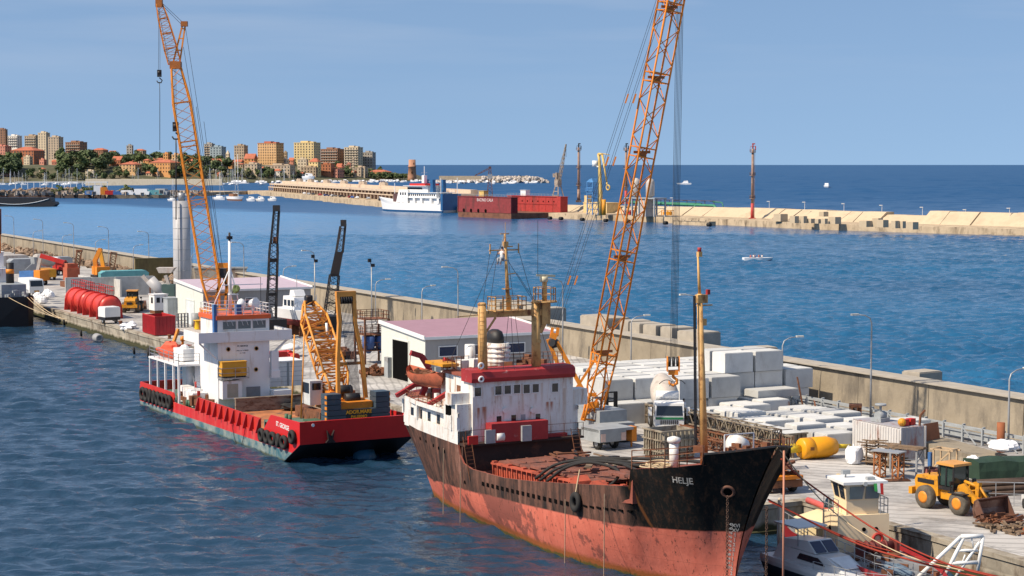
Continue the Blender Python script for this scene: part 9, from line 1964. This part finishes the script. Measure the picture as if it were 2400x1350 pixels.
b = MB(); b.hexa([V(-3.2,-1.25,1.22),V(3.6,-.75,1.22),V(3.6,.75,1.22),V(-3.2,1.25,1.22),V(-2.9,-1.05,2.0),V(1.6,-.85,1.95),V(1.6,.85,1.95),V(-2.9,1.05,2.0)]); b.hexa([V(-2.9,-1.02,2.0),V(.6,-.9,2.0),V(.6,.9,2.0),V(-2.9,1.02,2.0),V(-2.7,-.95,2.4),V(-.2,-.85,2.65),V(-.2,.85,2.65),V(-2.7,.95,2.4)]); b.build('cabin', mYg, o)
for y0, y1 in ((-.8,-.06),(.06,.8)):
    b = MB(); b.hexa([V(.58,y0,2.06),V(.64,y0,2.06),V(.64,y1,2.06),V(.58,y1,2.06),V(-.14,y0,2.6),V(-.08,y0,2.6),V(-.08,y1,2.6),V(-.14,y1,2.6)]); b.build('windscreen', mBlueGlass, o)
for s in (-1,1): b = MB(); b.hexa([V(-.9,s*1.13-.02,1.5),V(1.6,s*.98-.02,1.45),V(1.6,s*.98+.03,1.45),V(-.9,s*1.13+.03,1.5),V(-.7,s*1.06-.02,1.85),V(.9,s*.94-.02,1.82),V(.9,s*.94+.03,1.82),V(-.7,s*1.06+.03,1.85)]); b.build('side_window', mGlass, o)
b = MB(); b.box(-3.3,-.9,-1.1,1.1,3.25,3.33); b.build('canopy', mYg, o)
for x_, y_ in ((-3.1,-1),(-3.1,1),(-1,-1),(-1,1)): b = MB(); b.bar((x_,y_,2.2),(x_,y_,3.26),.05); b.build('canopy_post', mSteel, o)
b = MB(); rail(b, [(6.4,.1,1.3),(4.6,-1.0,1.25),(1.2,-1.5,1.25)], .5, .02, 1, .9); rail(b, [(6.4,.1,1.3),(4.6,1.0,1.25),(1.2,1.5,1.25)], .5, .02, 1, .9); b.build('railing', mSteel, o)
b = MB(); b.hexa([V(1.7,-.7,1.93),V(3.0,-.5,1.5),V(3.0,.5,1.5),V(1.7,.7,1.93),V(1.7,-.7,1.97),V(3.0,-.5,1.54),V(3.0,.5,1.54),V(1.7,.7,1.97)]); b.build('foredeck_cushion', M('cushion_white', (.8,.79,.77), .7), o)
# mooring lines of the coaster
mRopeR = M('red_rope', (.32,.04,.02), .8); mRopeP = MC['pale_rope_coil']; bowp = HF.w(3.9, .35, 8.95)
mid = lambda px, py, d_: AT(px, py, d_)
ends = AT(2345, 1356, 97)
for nm, pts, r, mt, lab in (('mooring_rope',[HF.w(3.2,-.3,8.3) if False else HF.w(4.05,.3,8.5),mid(1884,1125,106),mid(2060,1246,102),mid(2216,1320,99),ends],.05,mRopeR,'upper red mooring rope slanting from the coaster bow to the near quay'),('mooring_rope',[HF.w(2.35,.6,5.9),mid(1994,1268,103.5),mid(2150,1317,101),AT(2330,1362,98)],.06,mRopeR,'lower dark red mooring rope from the coaster bow'),('mooring_rope',[HF.w(2.45,.6,5.8),mid(1996,1264,103.5),mid(2150,1306,101),AT(2345,1352,98)],.032,mRopeR,'thin red rope running beside the lower mooring rope'),('mooring_rope',[bowp,mid(1906,1152,106),mid(1963,1207,105),mid(2043,1263,103),mid(2140,1308,101),AT(2260,1338,99)],.035,mRopeP,'thin pale mooring line sagging from the coaster bow'),('mooring_rope',[HF.w(4.3,.3,9.0),HF.w(4.35,.3,-.3)],.06,M('salmon_rope', (.50,.22,.14), .8),'pale salmon rope hanging straight down from the coaster bow')):
    b = MB(); b.tube(spline(pts, 8) if len(pts) > 2 else pts, r, 6); q_ = b.build(nm, mt); tag(q_, lab, 'rope')
b = MB(); p = G(1889, 1262, 0); b.cyl((0,0,-1),(0,0,4.2),.13,n=10); b.lathe([(.13,4.2),(.1,4.35),(.02,4.4)],10); q_ = b.build('mooring_pile', M('pile_cream', (.52,.44,.34), .7)); q_.matrix_world = Matrix.Translation(G(1826, 1330, 0)); tag(q_, 'slim pale mooring pile standing in the water beside the coaster bow', 'pile')
# people
person('man in white shirt standing beside the drum of the white mixer truck', PF.M @ XF((-41.2, 10.9, 1.0), -1.2), STAND, (mSkin, mShirtW, mTrouG))
b = MB(); b.box(-.7,.7,-.7,.7,.85,1.0); 
for x_ in (-.6,.6):
    for y_ in (-.6,.6): b.bar((x_,y_,0),(x_,y_,.9),.08)
q_ = b.build('work_platform', mRust); q_.matrix_world = PF.M @ XF((-41.2,10.9,0)); tag(q_, 'low steel platform under the man beside the mixer truck', 'platform')
dg_ = ob.matrix_world
for i, (x_, y_, s_, c_) in enumerate(((-1.4,0,'red shirt',mShirtR),(-.6,.5,'white shirt',mShirtW),(-.4,-.5,'blue shirt',mShirtB),(.6,.3,'red shirt',mShirtR),(1.3,-.1,'white shirt',mShirtW))):
    person(f'person in {s_} sitting in the white dinghy, {("at the stern","second from the stern","third from the stern","second from the bow","at the bow")[i]}', Matrix.Translation(dg_.translation) @ dg_.to_3x3().normalized().to_4x4() @ XF((x_*1.1, y_, .95), RN.uniform(0,6)), SIT, (mSkin, c_, mTrou))
